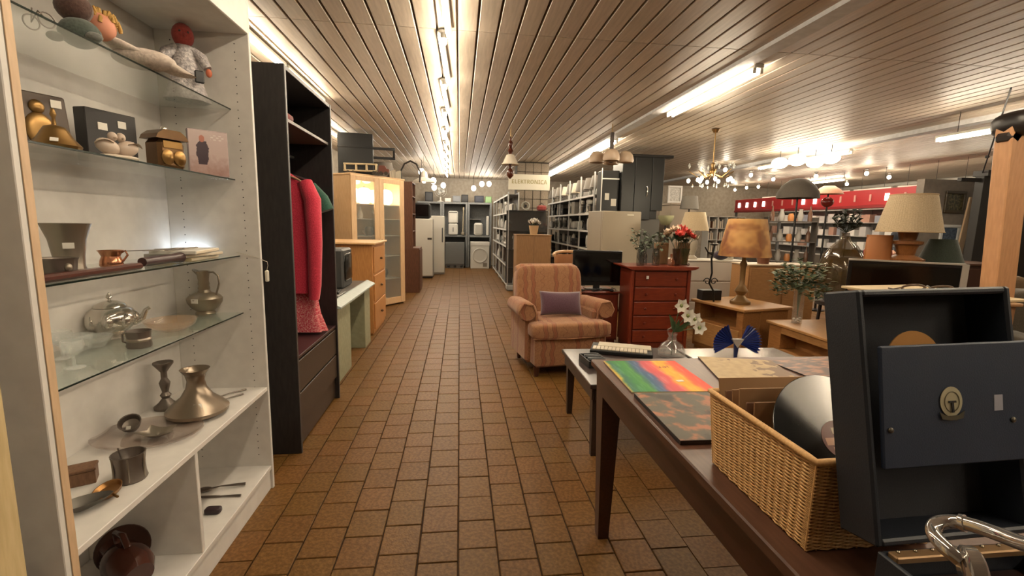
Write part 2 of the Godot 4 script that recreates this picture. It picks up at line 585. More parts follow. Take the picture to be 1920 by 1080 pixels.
func build_bookcase() -> void:
	var white := grain("case_white", lin(0.60, 0.57, 0.53), lin(0.65, 0.62, 0.575), 0.5, Vector3.ONE, 0.02)
	var edge := grain("case_edge", lin(0.52, 0.36, 0.22), lin(0.60, 0.42, 0.26), 0.5, Vector3(3, 0.6, 3), 0.03)
	var glass := pane("shelf_glass", Color(0.66, 0.76, 0.70), 0.16)
	var bc := T("bookcase", "tall white bookcase with four glass shelves full of metalware", "bookcase", Vector3(-1.22, 0, -1.85))
	var o := -bc.position
	var F := -1.01
	var B := -1.43
	add(bc, "side_panel", G.new().slab(o + Vector3(B, 0, -2.49), o + Vector3(F, 2.62, -2.47), 0.002), white)
	add(bc, "side_panel", G.new().slab(o + Vector3(B, 0, -1.235), o + Vector3(F - 0.002, 2.62, -1.215), 0.002), white)
	add(bc, "edge_strip", G.new().slab(o + Vector3(F - 0.002, 0, -1.236), o + Vector3(F + 0.001, 2.62, -1.214), 0.0005), edge, "pale wood-toned edge strip of the side panel")
	add(bc, "back_panel", G.new().slab(o + Vector3(B - 0.01, 0, -2.49), o + Vector3(B, 2.62, -1.215), 0.001), white)
	add(bc, "top_board", G.new().slab(o + Vector3(B, 2.335, -2.47), o + Vector3(F - 0.004, 2.357, -1.235), 0.002), white)
	add(bc, "fascia", G.new().slab(o + Vector3(F - 0.02, 2.337, -2.47), o + Vector3(F, 2.62, -1.235), 0.002), white)
	for y in [1.985, 1.65, 1.272, 0.978]:
		add(bc, "glass_shelf", G.new().slab(o + Vector3(B + 0.005, y, -2.468), o + Vector3(-1.11, y + 0.006, -1.238), 0.001), glass)
		add(bc, "shelf_edge", G.new().slab(o + Vector3(-1.1095, y, -2.468), o + Vector3(-1.107, y + 0.006, -1.238), 0.0005), mat(Color(0.08, 0.13, 0.11), 0.15), "dark green polished glass edge")
	add(bc, "shelf", G.new().slab(o + Vector3(B, 0.558, -2.47), o + Vector3(F - 0.003, 0.58, -1.235), 0.002), white)
	add(bc, "divider", G.new().slab(o + Vector3(B, 0.135, -1.815), o + Vector3(F - 0.006, 0.558, -1.795), 0.002), white)
	add(bc, "bottom_board", G.new().slab(o + Vector3(B, 0.113, -2.47), o + Vector3(F - 0.003, 0.135, -1.235), 0.002), white)
	add(bc, "plinth", G.new().slab(o + Vector3(F - 0.03, 0.0, -2.47), o + Vector3(F - 0.012, 0.113, -1.235), 0.002), white)
	var holes := G.new()
	for k in 56:
		for x in [-1.075, -1.36]:
			holes.at(o + Vector3(x, 0.2 + k * 0.038, -2.4695), Vector3(90, 0, 0)).cyl(Vector3.ZERO, 0.0026, 0.001, 8)
	add(bc, "pin_holes", holes, mat(Color(0.1, 0.09, 0.08), 0.9)).set_meta("kind", "stuff")
	# neighbour unit and the pale board leaning in front of it
	var nb := T("bookcase", "white bookcase unit mostly hidden beside the glass-shelved bookcase", "bookcase", Vector3(-1.22, 0, -0.75))
	o = -nb.position
	add(nb, "side_panel", G.new().slab(o + Vector3(B, 0, -1.212), o + Vector3(F, 2.62, -1.194), 0.002), white)
	add(nb, "back_panel", G.new().slab(o + Vector3(B - 0.01, 0, -1.21), o + Vector3(B, 2.62, -0.3), 0.001), white)
	for y in [0.05, 0.43, 2.4]:
		add(nb, "shelf", G.new().slab(o + Vector3(B, y, -1.194), o + Vector3(F - 0.004, y + 0.02, -0.3), 0.002), white)
	one("wood_board", "pale yellow upright wooden board standing before the white bookcases", "board", Vector3(-0.985, 0, -0.81), G.new().box(Vector3(0, 1.0, 0), Vector3(0.022, 2.0, 0.5), 0.003), grain("yellowboard", lin(0.50, 0.38, 0.19), lin(0.58, 0.45, 0.24), 0.6, Vector3(4, 0.4, 4), 0.03))
	one("bowl", "dark brown round wooden bowl on the low shelf beside the yellow board", "bowl", Vector3(-1.13, 0.45, -1.13), G.new().lathe(Vector3.ZERO, V([[0, 0], [0.04, 0], [0.06, 0.05], [0.058, 0.1], [0.035, 0.13], [0.03, 0.12], [0, 0.1]])), mat(Color(0.12, 0.07, 0.06), 0.3))
	one("figurine", "small pinkish figurine on the low shelf beside the yellow board", "figurine", Vector3(-1.07, 0.45, -1.165), G.new().ball(Vector3(0, 0.03, 0), Vector3(0.035, 0.03, 0.025)).ball(Vector3(0.0, 0.065, 0), Vector3(0.018, 0.02, 0.016)), mat(Color(0.55, 0.38, 0.3), 0.6))
	# LED strip and its switch
	var led := T("led_strip", "small cold white LED strip lying behind the books on the glass shelf", "led light", Vector3(-1.33, 1.279, -2.44))
	add(led, "strip", G.new().box(Vector3(0, 0.005, 0), Vector3(0.16, 0.01, 0.016), 0.002), mat(Color(0.9, 0.9, 0.9), 0.4))
	add(led, "led_face", G.new().box(Vector3(0, 0.0115, 0), Vector3(0.15, 0.003, 0.01), 0.001), glow("led", Color(0.86, 0.93, 1.0), 16.0))
	var al := AreaLight3D.new()
	al.name = "led_glow"
	al.area_size = Vector2(0.15, 0.01)
	al.light_color = Color(0.86, 0.93, 1.0)
	al.light_energy = 0.012
	al.shadow_enabled = true
	al.position = Vector3(0, 0.015, 0)
	al.rotation_degrees.x = 90
	led.add_child(al)
	var sw := T("cord_switch", "small white inline switch hanging on a thin wire at the panel edge", "switch", Vector3(-1.0, 1.2, -2.5))
	add(sw, "switch_body", G.new().box(Vector3(0.005, -0.03, 0), Vector3(0.016, 0.06, 0.022), 0.005), mat(Color(0.8, 0.78, 0.72), 0.5))
	add(sw, "wire", G.new().tube([Vector3(0.005, 0.0, 0.0), Vector3(0.012, 0.025, 0.0), Vector3(0.014, 0.045, 0.012), Vector3(-0.04, 0.075, 0.038), Vector3(-0.12, 0.095, 0.04)], 0.0015, 5), mat(Color(0.75, 0.72, 0.66), 0.5))
	build_shelf_goods()

func metal(c: Color, r := 0.32) -> StandardMaterial3D:
	return mat(c, r, 0.85)
func sticker(par: Node3D, p: Vector3, s: Vector2, turn := 0.0, tilt := 0.0) -> void:
	var o := add(par, "price_sticker", G.new().box(Vector3.ZERO, Vector3(s.x, s.y, 0.0012), 0.0003), mat(Color(0.86, 0.84, 0.8), 0.7))
	o.position = p
	o.rotation_degrees = Vector3(tilt, turn, 0)
func ring(r: float, y: float, n := 12, sx := 1.0, sz := 1.0, off := Vector3.ZERO) -> Array:
	var a := []
	for k in n:
		a.append(off + Vector3(cos(TAU * k / n) * r * sx, y, sin(TAU * k / n) * r * sz))
	return a

func build_shelf_goods() -> void:
	var pewter := metal(lin(0.30, 0.26, 0.21), 0.36)
	var dpewter := metal(lin(0.20, 0.17, 0.145), 0.4)
	var silver := metal(lin(0.62, 0.58, 0.52), 0.16)
	var copper := metal(lin(0.50, 0.22, 0.12), 0.2)
	var brass := metal(lin(0.26, 0.15, 0.05), 0.34)
	var t: Node3D
	var p: Vector3
	var k: float
	# --- top glass shelf
	var y1 := 1.992
	p = shelf_spot(345, 100, -1.25, y1)
	k = K(p)
	t = T("doll", "doll in silvery grey dress with red knitted head and orange hands", "doll", p, 35)
	t.scale = Vector3.ONE * 1.2
	var silk := grain("silk", lin(0.22, 0.2, 0.2), lin(0.66, 0.6, 0.58), 0.35, Vector3.ONE * 5, 0.03, 0.15)
	var rr := []
	for i in 9:
		var u := i / 8.0
		var a := []
		for j in 24:
			var an := TAU * j / 24
			var r := lerpf(0.075, 0.03, pow(u, 0.7)) * (1.0 + 0.09 * sin(an * 7.0) * (1 - u))
			a.append(Vector3(cos(an) * r, 0.002 + u * 0.20, sin(an) * r * 0.8))
		rr.append(a)
	add(t, "dress", G.new().loft(rr), silk)
	for s in [-1.0, 1.0]:
		add(t, "sleeve", G.new().tube([Vector3(s * 0.025, 0.19, 0), Vector3(s * 0.055, 0.165, 0.01), Vector3(s * 0.07, 0.13, 0.02)], [0.018, 0.022, 0.016], 10), silk)
		add(t, "hand", G.new().ball(Vector3(s * 0.073, 0.115, 0.022), Vector3(0.011, 0.016, 0.009)), mat(lin(0.5, 0.13, 0.06), 0.6))
	add(t, "head", G.new().ball(Vector3(0, 0.238, 0.002), Vector3(0.036, 0.044, 0.036)).ball(Vector3(0, 0.232, 0.037), Vector3(0.006, 0.008, 0.006)), cloth("redknit", lin(0.34, 0.04, 0.03), 0.3))
	add(t, "eye", G.new().ball(Vector3(-0.013, 0.244, 0.034), Vector3(0.004, 0.004, 0.003)), mat(Color(0.05, 0.03, 0.03), 0.3))
	add(t, "eye", G.new().ball(Vector3(0.013, 0.244, 0.034), Vector3(0.004, 0.004, 0.003)), mat(Color(0.05, 0.03, 0.03), 0.3))
	add(t, "purse", G.new().box(Vector3(0.035, 0.085, 0.062), Vector3(0.03, 0.045, 0.012), 0.004), mat(Color(0.08, 0.07, 0.08), 0.4))
	# plush doll with yellow hair, lying on its dark green companion
	p = shelf_spot(205, 80, -1.2, y1)
	t = T("rag_doll", "reclining rag doll with yellow hair, pink face and white gown", "doll", p, 20)
	t.scale = Vector3.ONE * 1.2
	add(t, "head", G.new().ball(Vector3(-0.01, 0.085, 0.02), Vector3(0.034, 0.036, 0.034)), mat(lin(0.62, 0.26, 0.16), 0.7))
	var hr := G.new()
	for i in 40:
		var an := TAU * rng.randf()
		var el := rng.randf_range(0.1, 1.4)
		var d := Vector3(cos(an) * cos(el), sin(el), sin(an) * cos(el) - 0.3).normalized()
		hr.tube([Vector3(-0.01, 0.09, 0.016) + d * 0.03, Vector3(-0.014, 0.094, 0.012) + d * 0.043, Vector3(-0.018, 0.078, 0.006) + d * 0.05], 0.005, 5)
	add(t, "hair", hr, mat(lin(0.42, 0.24, 0.06), 0.8))
	add(t, "gown", G.new().loft([ring(0.03, 0.0, 14, 1, 1, Vector3(0, 0.066, -0.01)), ring(0.045, 0.0, 14, 1, 1, Vector3(0.04, 0.045, -0.03)), ring(0.05, 0, 14, 1, 0.9, Vector3(0.10, 0.03, -0.05)), ring(0.035, -0.02, 14, 1, 0.9, Vector3(0.16, 0.026, -0.07))].map(func(a): return a)), cloth("gown", lin(0.6, 0.5, 0.42)))
	add(t, "gown_skirt", G.new().ball(Vector3(0.07, 0.03, -0.04), Vector3(0.08, 0.03, 0.05), 1.0), cloth("gown", lin(0.6, 0.5, 0.42)))
	p = shelf_spot(150, 60, -1.2, y1)
	t = T("plush_toy", "dark green and brown plush toy beside the yellow-haired doll", "toy", p, 10)
	add(t, "body", G.new().ball(Vector3(0, 0.045, 0), Vector3(0.055, 0.045, 0.05)), cloth("pgreen", lin(0.06, 0.075, 0.06)))
	add(t, "head", G.new().ball(Vector3(-0.01, 0.12, 0), Vector3(0.048, 0.045, 0.045)), cloth("pbrown", lin(0.07, 0.03, 0.02)))
	add(t, "paw", G.new().ball(Vector3(0.05, 0.03, 0.03), Vector3(0.022, 0.014, 0.02)).ball(Vector3(-0.05, 0.02, 0.03), Vector3(0.022, 0.014, 0.02)), cloth("pgrey", lin(0.16, 0.16, 0.14)))
	p = shelf_spot(72, 30, -1.2, y1)
	t = T("toy_bicycle", "small dark wire bicycle ornament on the highest glass shelf", "ornament", p, 70)
	for s in [-0.03, 0.03]:
		var w := []
		for i in 16:
			w.append(Vector3(s, 0.022 + sin(TAU * i / 16) * 0.02, cos(TAU * i / 16) * 0.02).rotated(Vector3.UP, PI / 2))
		add(t, "wheel", G.new().tube(w, 0.002, 6, true), dpewter)
	add(t, "frame", G.new().tube([Vector3(0, 0.022, 0.03), Vector3(0, 0.05, 0.0), Vector3(0, 0.022, -0.03), Vector3(0, 0.06, -0.022)], 0.002, 6), dpewter)
	# --- second glass shelf
	var y2 := 1.6575
	p = shelf_spot(72, 215, -1.31, y2)
	t = T("picture_box", "dark bronze framed picture of a figure leaning at the shelf end", "picture", p, 62)
	t.scale = Vector3.ONE * 1.1
	add(t, "frame", G.new().at(Vector3(0, 0.0, 0), Vector3(-8, 0, 0)).box(Vector3(0, 0.085, 0), Vector3(0.14, 0.17, 0.022), 0.004), mat(lin(0.06, 0.035, 0.02), 0.4))
	add(t, "relief_figure", G.new().at(Vector3(0, 0, 0.012), Vector3(-8, 0, 0)).ball(Vector3(0, 0.065, 0), Vector3(0.035, 0.05, 0.012)).ball(Vector3(0, 0.13, 0), Vector3(0.018, 0.02, 0.012)), brass)
	sticker(t, Vector3(0.045, 0.145, -0.006), Vector2(0.025, 0.022))
	p = shelf_spot(105, 265, -1.17, y2)
	t = T("table_bell", "brass hand bell shaped table ornament beside the dark picture", "bell", p)
	add(t, "bell", G.new().lathe(Vector3.ZERO, scaled([[0, 0.002], [0.055, 0], [0.058, 0.008], [0.042, 0.028], [0.03, 0.05], [0.024, 0.06], [0.008, 0.066], [0, 0.067]], 1.0)), brass)
	add(t, "handle", G.new().lathe(Vector3(0, 0.066, 0), V([[0, 0], [0.006, 0], [0.004, 0.02], [0.008, 0.03], [0.004, 0.045], [0, 0.048]]), 12), brass)
	sticker(t, Vector3(0.03, 0.02, 0.045), Vector2(0.018, 0.014), 30, -40)
	p = shelf_spot(205, 290, -1.3, y2)
	t = T("gift_box", "dark grey square gift box with two white labels", "box", p, 72)
	t.scale = Vector3.ONE * 1.16
	add(t, "carton", G.new().box(Vector3(0, 0.08, 0), Vector3(0.155, 0.16, 0.045), 0.002), mat(Color(0.13, 0.115, 0.11), 0.5))
	sticker(t, Vector3(-0.03, 0.11, 0.0235), Vector2(0.028, 0.022))
	sticker(t, Vector3(0.03, 0.125, 0.0235), Vector2(0.026, 0.022))
	p = shelf_spot(222, 295, -1.17, y2)
	t = T("dove_figurine", "pair of cream porcelain doves on one base", "figurine", p, 60)
	var pc := mat(lin(0.5, 0.4, 0.32), 0.3)
	for s in [-1.0, 1.0]:
		var d := G.new()
		d.at(Vector3(s * 0.028, 0.04, 0), Vector3(0, 0, s * 22)).ball(Vector3.ZERO, Vector3(0.036, 0.026, 0.024))
		d.at(Vector3.ZERO).ball(Vector3(s * 0.012, 0.075, 0.0), Vector3(0.014, 0.016, 0.013)).tube([Vector3(s * 0.012, 0.072, 0.012), Vector3(s * 0.010, 0.07, 0.024)], [0.004, 0.001], 6)
		d.leaf(Vector3(s * 0.02, 0.05, 0.022), Vector3(s * 0.07, 0.045, 0.012), 0.014, Vector3.UP)
		add(t, "dove", d, pc)
	add(t, "base", G.new().ball(Vector3(0, 0.008, 0), Vector3(0.06, 0.009, 0.035), 0.8), mat(lin(0.55, 0.47, 0.38), 0.3))
	p = shelf_spot(312, 310, -1.2, y2)
	t = T("brass_lantern", "polished brass lantern shaped like an old car front", "ornament", p, 62)
	t.scale = Vector3(1.05, 1.3, 1.05)
	add(t, "body", G.new().box(Vector3(0, 0.045, 0), Vector3(0.10, 0.09, 0.09), 0.012), metal(lin(0.16, 0.09, 0.04), 0.3))
	add(t, "roof", G.new().prism(V([[-0.06, 0.09], [0.06, 0.09], [0.052, 0.104], [0.03, 0.118], [-0.03, 0.118], [-0.052, 0.104]]), -0.05, 0.05), metal(lin(0.14, 0.08, 0.04), 0.35))
	for s in [-0.022, 0.022]:
		add(t, "headlamp", G.new().at(Vector3(s, 0.035, 0.045), Vector3(90, 0, 0)).lathe(Vector3.ZERO, V([[0, 0.012], [0.012, 0.01], [0.018, 0.006], [0.021, 0.012], [0.023, 0.004], [0.02, 0], [0, 0]]).map(func(q): return q) if false else V([[0, 0], [0.022, 0], [0.023, 0.006], [0.018, 0.01], [0.008, 0.016], [0, 0.017]]), 20), brass)
	add(t, "window_grille", G.new().box(Vector3(0, 0.074, 0.046), Vector3(0.07, 0.022, 0.004), 0.001), brass)
	add(t, "knob", G.new().ball(Vector3(0, 0.124, 0), Vector3(0.012, 0.008, 0.012)), silver)
	p = shelf_spot(393, 325, -1.17, y2)
	t = T("music_set", "plastic-wrapped pale pink case with a photo of a standing figure", "media case", p, 40)
	t.scale = Vector3(1.25, 1.42, 1.0)
	add(t, "case", G.new().box(Vector3(0, 0.073, 0), Vector3(0.128, 0.146, 0.028), 0.002), mat(Color(0.62, 0.55, 0.55), 0.25))
	var im := Image.create(128, 144, false, Image.FORMAT_RGB8)
	var nz := FastNoiseLite.new()
	nz.frequency = 0.04
	for y in 144:
		for x in 128:
			var c := Color(0.72, 0.64, 0.62).lerp(Color(0.55, 0.42, 0.4), clampf((y - 80) / 80.0 + nz.get_noise_2d(x, y) * 0.3, 0, 1))
			var dx := absf(x - 42 - nz.get_noise_2d(0, y) * 6)
			if (Vector2(x - 42, (y - 26) * 0.8)).length() < 9:
				c = Color(0.66, 0.42, 0.36)
			elif y > 33 and y < 110 and dx < 10 + minf(y - 33, 16) * 0.6 - maxf(y - 80, 0) * 0.2:
				c = Color(0.27, 0.22, 0.25)
			if y > 10 and y < 30 and x > 70 and x < 116 and (x / 9 + y / 7) % 2 == 0 and y % 7 > 2:
				c = Color(0.8, 0.76, 0.74)
			im.set_pixel(x, y, c)
	add(t, "cover_print", G.new().quaduv(Vector3(-0.062, 0.003, 0.0145), Vector3(0.062, 0.003, 0.0145), Vector3(0.062, 0.143, 0.0145), Vector3(-0.062, 0.143, 0.0145)), printed(im, 0.15))
	# --- third glass shelf
	var y3 := 1.2795
	p = shelf_spot(130, 485, -1.28, y3)
	k = K(p)
	t = T("flared_vase", "grey pewter vase with wide flared mouth and white sticker", "vase", p)
	add(t, "body", G.new().lathe(Vector3.ZERO, scaled([[0, 0.5], [24, 0], [25, 3], [22, 10], [23, 30], [27, 60], [35, 86], [37, 90], [34, 89], [25, 60], [21, 30], [19, 8], [0, 6]], k), 28), pewter)
	sticker(t, Vector3(17, 50, 21) * k, Vector2(16, 11) * k, 40, 12)
	p = shelf_spot(105, 495, -1.2, y3)
	t = T("pewter_bowl", "small dark pewter bowl with lion-head handles", "bowl", p)
	k = K(p)
	add(t, "bowl", G.new().lathe(Vector3.ZERO, scaled([[0, 1], [22, 0], [24, 3], [29, 14], [31, 32], [33, 37], [31, 36], [27, 16], [0, 6]], k), 24), dpewter)
	for a in [20.0, 110.0, 200.0]:
		add(t, "lion_head", G.new().ball(Vector3(cos(deg_to_rad(a)) * 30, 20, sin(deg_to_rad(a)) * 30) * k, Vector3(6, 8, 6) * k), pewter)
	p = shelf_spot(208, 482, -1.22, y3)
	k = K(p)
	t = T("copper_jug", "small shiny copper cream jug with curled handle", "jug", p, 20)
	add(t, "body", G.new().lathe(Vector3.ZERO, scaled([[0, 0], [14, 0], [15, 2], [18, 8], [17, 16], [14, 24], [18, 33], [20, 35], [18, 34], [12, 24], [14, 10], [0, 4]], k), 24), copper)
	add(t, "handle", G.new().tube([Vector3(15, 30, 0) * k, Vector3(22, 34, 0) * k, Vector3(25, 26, 0) * k, Vector3(17, 14, 0) * k], 1.8 * k, 8), copper)
	var wood3 := grain("darkredwood", lin(0.05, 0.012, 0.007), lin(0.08, 0.02, 0.011), 0.3, Vector3(2, 8, 2), 0.03, 0.0, 0.3)
	p = Vector3(-1.145, y3, -1.62)
	one("wooden_tray_rail", "long glossy dark red wooden bar lying along the shelf front", "wooden bar", p, G.new().slab(Vector3(-0.02, 0, -0.16), Vector3(0.02, 0.022, 0.36), 0.008), wood3)
	p = Vector3(-1.15, y3, -1.93)
	t = T("knife_handle", "dark turned wooden handle of a carving tool lying beside the books", "tool", p)
	add(t, "grip", G.new().at(Vector3(0, 0.021, 0), Vector3(-90, 0, 0)).lathe(Vector3.ZERO, V([[0, -0.12], [0.016, -0.12], [0.018, -0.05], [0.017, 0.06], [0.021, 0.10], [0.021, 0.115], [0, 0.12]]), 18), mat(lin(0.045, 0.02, 0.02), 0.35))
	for i in 3:
		p = Vector3(-1.22 + 0.012 * i, y3 + 0.016 * i, -2.2 + 0.015 * i)
		t = T("pamphlet", ["thick cream booklet, lowest of three stacked on the glass shelf", "grey-white booklet, in the middle of three on the glass shelf", "thin white booklet, uppermost of three on the glass shelf"][i], "book", p, [4.0, -5.0, 8.0][i])
		add(t, "cover", G.new().box(Vector3(0, 0.0075, 0), Vector3(0.17, 0.015, 0.26), 0.002), mat([Color(0.78, 0.71, 0.56), Color(0.62, 0.6, 0.57), Color(0.82, 0.8, 0.76)][i], 0.6))
		add(t, "pages", G.new().box(Vector3(0.002, 0.0075, -0.002), Vector3(0.168, 0.011, 0.258), 0.001), mat(Color(0.8, 0.75, 0.66), 0.8))
	for i in 3:
		t = T("table_knife", "steel knife with dark blade lying across the stacked booklets", "knife", Vector3(-1.24 + 0.03 * i, y3 + 0.0485, -2.02 - 0.05 * i), -32.0 + 14 * i, "knives on the booklets")
		add(t, "blade", G.new().box(Vector3(0, 0.003, 0.05), Vector3(0.014, 0.003, 0.11), 0.001), dpewter)
		add(t, "handle", G.new().box(Vector3(0, 0.004, -0.05), Vector3(0.012, 0.007, 0.09), 0.003), silver)
	# --- fourth glass shelf
	var y4 := 0.9855
	p = PY(386, 588, y4)
	k = K(p)
	t = T("pewter_ewer", "tall-necked pewter ewer with thin curved handle and sticker", "jug", p, -10)
	add(t, "body", G.new().lathe(Vector3.ZERO, scaled([[0, 0.5], [16, 0], [17, 2], [14, 6], [22, 12], [28, 22], [29, 30], [24, 36], [11, 41], [9, 46], [10, 48], [8.5, 54], [9.5, 56], [8.5, 62], [10, 74], [12, 80], [10, 79], [8, 60], [0, 50]], k), 28), metal(lin(0.34, 0.29, 0.22), 0.34))
	add(t, "handle", G.new().tube([Vector3(9, 78, 0) * k, Vector3(20, 79, 0) * k, Vector3(29, 72, 0) * k, Vector3(30, 58, 0) * k, Vector3(24, 40, 0) * k, Vector3(22, 32, 0) * k], 1.6 * k, 8), pewter)
	add(t, "spout", G.new().tube([Vector3(-6, 74, 0) * k, Vector3(-13, 79, 0) * k, Vector3(-20, 82, 0) * k], [5 * k, 4 * k, 1.5 * k], 8), pewter)
	sticker(t, Vector3(2, 28, 28.5) * k, Vector2(13, 8) * k)
	p = PY(212, 632, y4)
	k = K(p)
	t = T("silver_teapot", "ornate silver teapot with finial lid and embossed sides", "teapot", p, 25)
	add(t, "body", G.new().lathe(Vector3.ZERO, scaled([[0, 0], [22, 0], [24, 4], [18, 8], [30, 18], [38, 32], [39, 42], [33, 52], [24, 58], [0, 58]], k), 28), silver)
	add(t, "lid", G.new().lathe(Vector3(0, 58 * k, 0), scaled([[25, 0], [22, 5], [12, 10], [3, 12], [2, 14], [5, 17], [4, 21], [1, 26], [0, 27]], k), 24), silver)
	add(t, "spout", G.new().tube([Vector3(34, 28, 0) * k, Vector3(46, 34, 0) * k, Vector3(52, 48, 0) * k, Vector3(58, 52, 0) * k], [8 * k, 6 * k, 4 * k, 3.5 * k], 10), silver)
	add(t, "handle", G.new().tube([Vector3(-34, 48, 0) * k, Vector3(-48, 50, 0) * k, Vector3(-54, 36, 0) * k, Vector3(-46, 22, 0) * k, Vector3(-34, 22, 0) * k], 2.6 * k, 8), silver)
	for a in 8:
		add(t, "lobe", G.new().ball(Vector3(cos(TAU * a / 8) * 34, 34, sin(TAU * a / 8) * 34) * k, Vector3(9, 14, 9) * k), silver)
	p = PY(262, 650, y4)
	k = K(p)
	t = T("engraved_mug", "small engraved dark pewter mug in front of the teapot", "mug", p)
	add(t, "cup", G.new().lathe(Vector3.ZERO, scaled([[0, 0], [19, 0], [20, 3], [18, 16], [20, 31], [18.5, 31], [16.5, 16], [0, 4]], k), 20), dpewter)
	add(t, "handle", G.new().tube([Vector3(-18, 26, 0) * k, Vector3(-28, 24, 0) * k, Vector3(-28, 10, 0) * k, Vector3(-19, 6, 0) * k], 2 * k, 8), dpewter)
	add(t, "band", G.new().lathe(Vector3(0, 12 * k, 0), scaled([[18.6, 0], [20, 3], [18.6, 6]], k), 20), pewter)
	p = PY(322, 618, y4)
	k = K(p)
	var og := pane("orange_glass", Color(0.8, 0.6, 0.4), 0.16, 0.05)
	one("glass_dish", "shallow amber glass dish on the glass shelf", "dish", p, G.new().lathe(Vector3.ZERO, scaled([[0, 1], [24, 0], [38, 10], [42, 20], [40, 20], [35, 11], [22, 3], [0, 3]], k), 26), og)
	p = PY(305, 592, y4) + Vector3(-0.05, 0, 0.0)
	t = T("leather_case", "small olive leather spectacle case behind the amber dish", "case", p, 55)
	add(t, "shell", G.new().box(Vector3(0, 0.016, 0), Vector3(0.10, 0.03, 0.045), 0.012), mat(lin(0.16, 0.11, 0.05), 0.5))
	add(t, "seam", G.new().box(Vector3(0, 0.018, 0), Vector3(0.102, 0.003, 0.047), 0.001), mat(lin(0.04, 0.025, 0.015), 0.6))
	var crystal := pane("crystal", Color(0.9, 0.92, 0.9), 0.2, 0.03)
	for i in 6:
		var q: Vector2 = [Vector2(118, 672), Vector2(150, 655), Vector2(182, 650), Vector2(140, 690), Vector2(170, 628), Vector2(128, 640)][i]
		p = PY(q.x, q.y, y4)
		p.x = maxf(p.x, -1.38)
		k = K(p)
		var pr: Array = [[[0, 0], [17, 0], [17, 2], [3, 5], [2.5, 24], [14, 32], [19, 44], [17, 56], [15.5, 56], [17, 44], [12, 34], [0, 28]], [[0, 0], [16, 0], [19, 6], [22, 30], [20.5, 30], [17, 8], [0, 4]], [[0, 0], [12, 0], [20, 10], [28, 22], [26, 22], [18, 12], [0, 4]]][i % 3]
		one(["crystal_goblet", "crystal_tumbler", "crystal_bowl"][i % 3], ["clear stemmed crystal goblet beside the silver teapot", "clear cut crystal tumbler beside the silver teapot", "small clear crystal bowl beside the silver teapot"][i % 3], ["goblet", "tumbler", "bowl"][i % 3], p, G.new().lathe(Vector3.ZERO, scaled(pr, k * 0.95), 12), crystal, 0, "crystal on the glass shelf")
	# --- white shelf
	var y5 := 0.58
	p = PY(313, 765, y5)
	k = K(p)
	one("candlestick", "dark turned pewter candlestick on the white shelf", "candlestick", p, G.new().lathe(Vector3.ZERO, scaled([[0, 0], [19, 0], [20, 5], [12, 12], [6, 20], [9, 26], [5, 32], [8, 44], [9, 50], [5, 58], [5, 70], [9, 76], [16, 86], [16, 89], [8, 88], [0, 84]], k), 20), dpewter)
	p = PY(372, 778, y5)
	k = K(p)
	t = T("pewter_decanter", "wide-bottomed pewter decanter with flared neck and sticker", "decanter", p)
	add(t, "body", G.new().lathe(Vector3.ZERO, scaled([[0, 0], [36, 0], [50, 8], [51, 14], [42, 24], [26, 38], [17, 54], [14, 68], [17, 80], [24, 90], [22, 89], [13, 72], [0, 60]], k), 30), metal(lin(0.27, 0.215, 0.16), 0.3))
	sticker(t, Vector3(17, 29, 31) * k, Vector2(13, 9) * k, 25, -45)
	for i in 2:
		p = PY(425 + i * 5, 750 - i * 10, y5)
		t = T("serving_tongs", ["long pewter spoon lying behind the decanter", "thin pewter fork lying behind the decanter"][i], "cutlery", p, 55)
		add(t, "handle", G.new().tube([Vector3(-0.11, 0.004, 0), Vector3(0, 0.007, 0), Vector3(0.08, 0.006, 0.004 + i * 0.008)], [0.004, 0.003, 0.005], 8), dpewter)
		add(t, "spoon_bowl", G.new().ball(Vector3(-0.125, 0.006, 0), Vector3(0.02, 0.005, 0.012)), dpewter)
	p = PY(280, 818, y5)
	k = K(p)
	var sg := pane("smoke_glass", Color(0.62, 0.5, 0.42), 0.2, 0.04)
	one("glass_platter", "large oval clear glass platter on the white shelf", "platter", p, G.new().lathe(Vector3.ZERO, scaled([[0, 1], [60, 0], [84, 5], [90, 10], [88, 11], [80, 7], [58, 3], [0, 3]], k), 30, Vector2(1.0, 0.8)), sg)
	p = PY(248, 812, y5) + Vector3(0, 0.004, 0)
	k = K(p)
	t = T("tea_strainer", "small dark pewter cup with sticker lying on the glass platter", "cup", p)
	add(t, "cup", G.new().at(Vector3(0, 0.026, 0), Vector3(35, 0, -10)).lathe(Vector3(0, -0.012, 0), scaled([[0, 0], [10, 0], [15, 10], [18, 20], [16, 20], [13, 10], [0, 3]], k), 18), dpewter)
	sticker(t, Vector3(0.004, 0.03, 0.024), Vector2(0.018, 0.014), 0, -25)
	p = PY(295, 822, y5) + Vector3(0, 0.004, 0)
	t = T("napkin_ring_tray", "crumpled embossed pewter leaf dish on the glass platter", "dish", p)
	add(t, "leaf_dish", G.new().patch(14, 10, func(u: float, v: float) -> Vector3:
		var a := u * TAU
		var r := v * 0.05 * (1.0 + 0.25 * sin(a * 5.0))
		return Vector3(cos(a) * r * 1.3, 0.006 + v * v * 0.022 + 0.006 * sin(a * 5), sin(a) * r)), pewter)
	p = PY(245, 898, y5)
	k = K(p)
	t = T("beaker", "ribbed dark pewter beaker standing near the shelf edge", "beaker", p)
	add(t, "cup", G.new().lathe(Vector3.ZERO, scaled([[0, 0], [25, 0], [27, 3], [25, 12], [24, 30], [27, 52], [25, 52], [22, 30], [0, 6]], k), 22), dpewter)
	for a in 6:
		add(t, "rib", G.new().rod(Vector3(cos(a * 1.05) * 25, 4, sin(a * 1.05) * 25) * k, Vector3(cos(a * 1.05) * 26, 50, sin(a * 1.05) * 26) * k, 1.6 * k, 6), pewter)
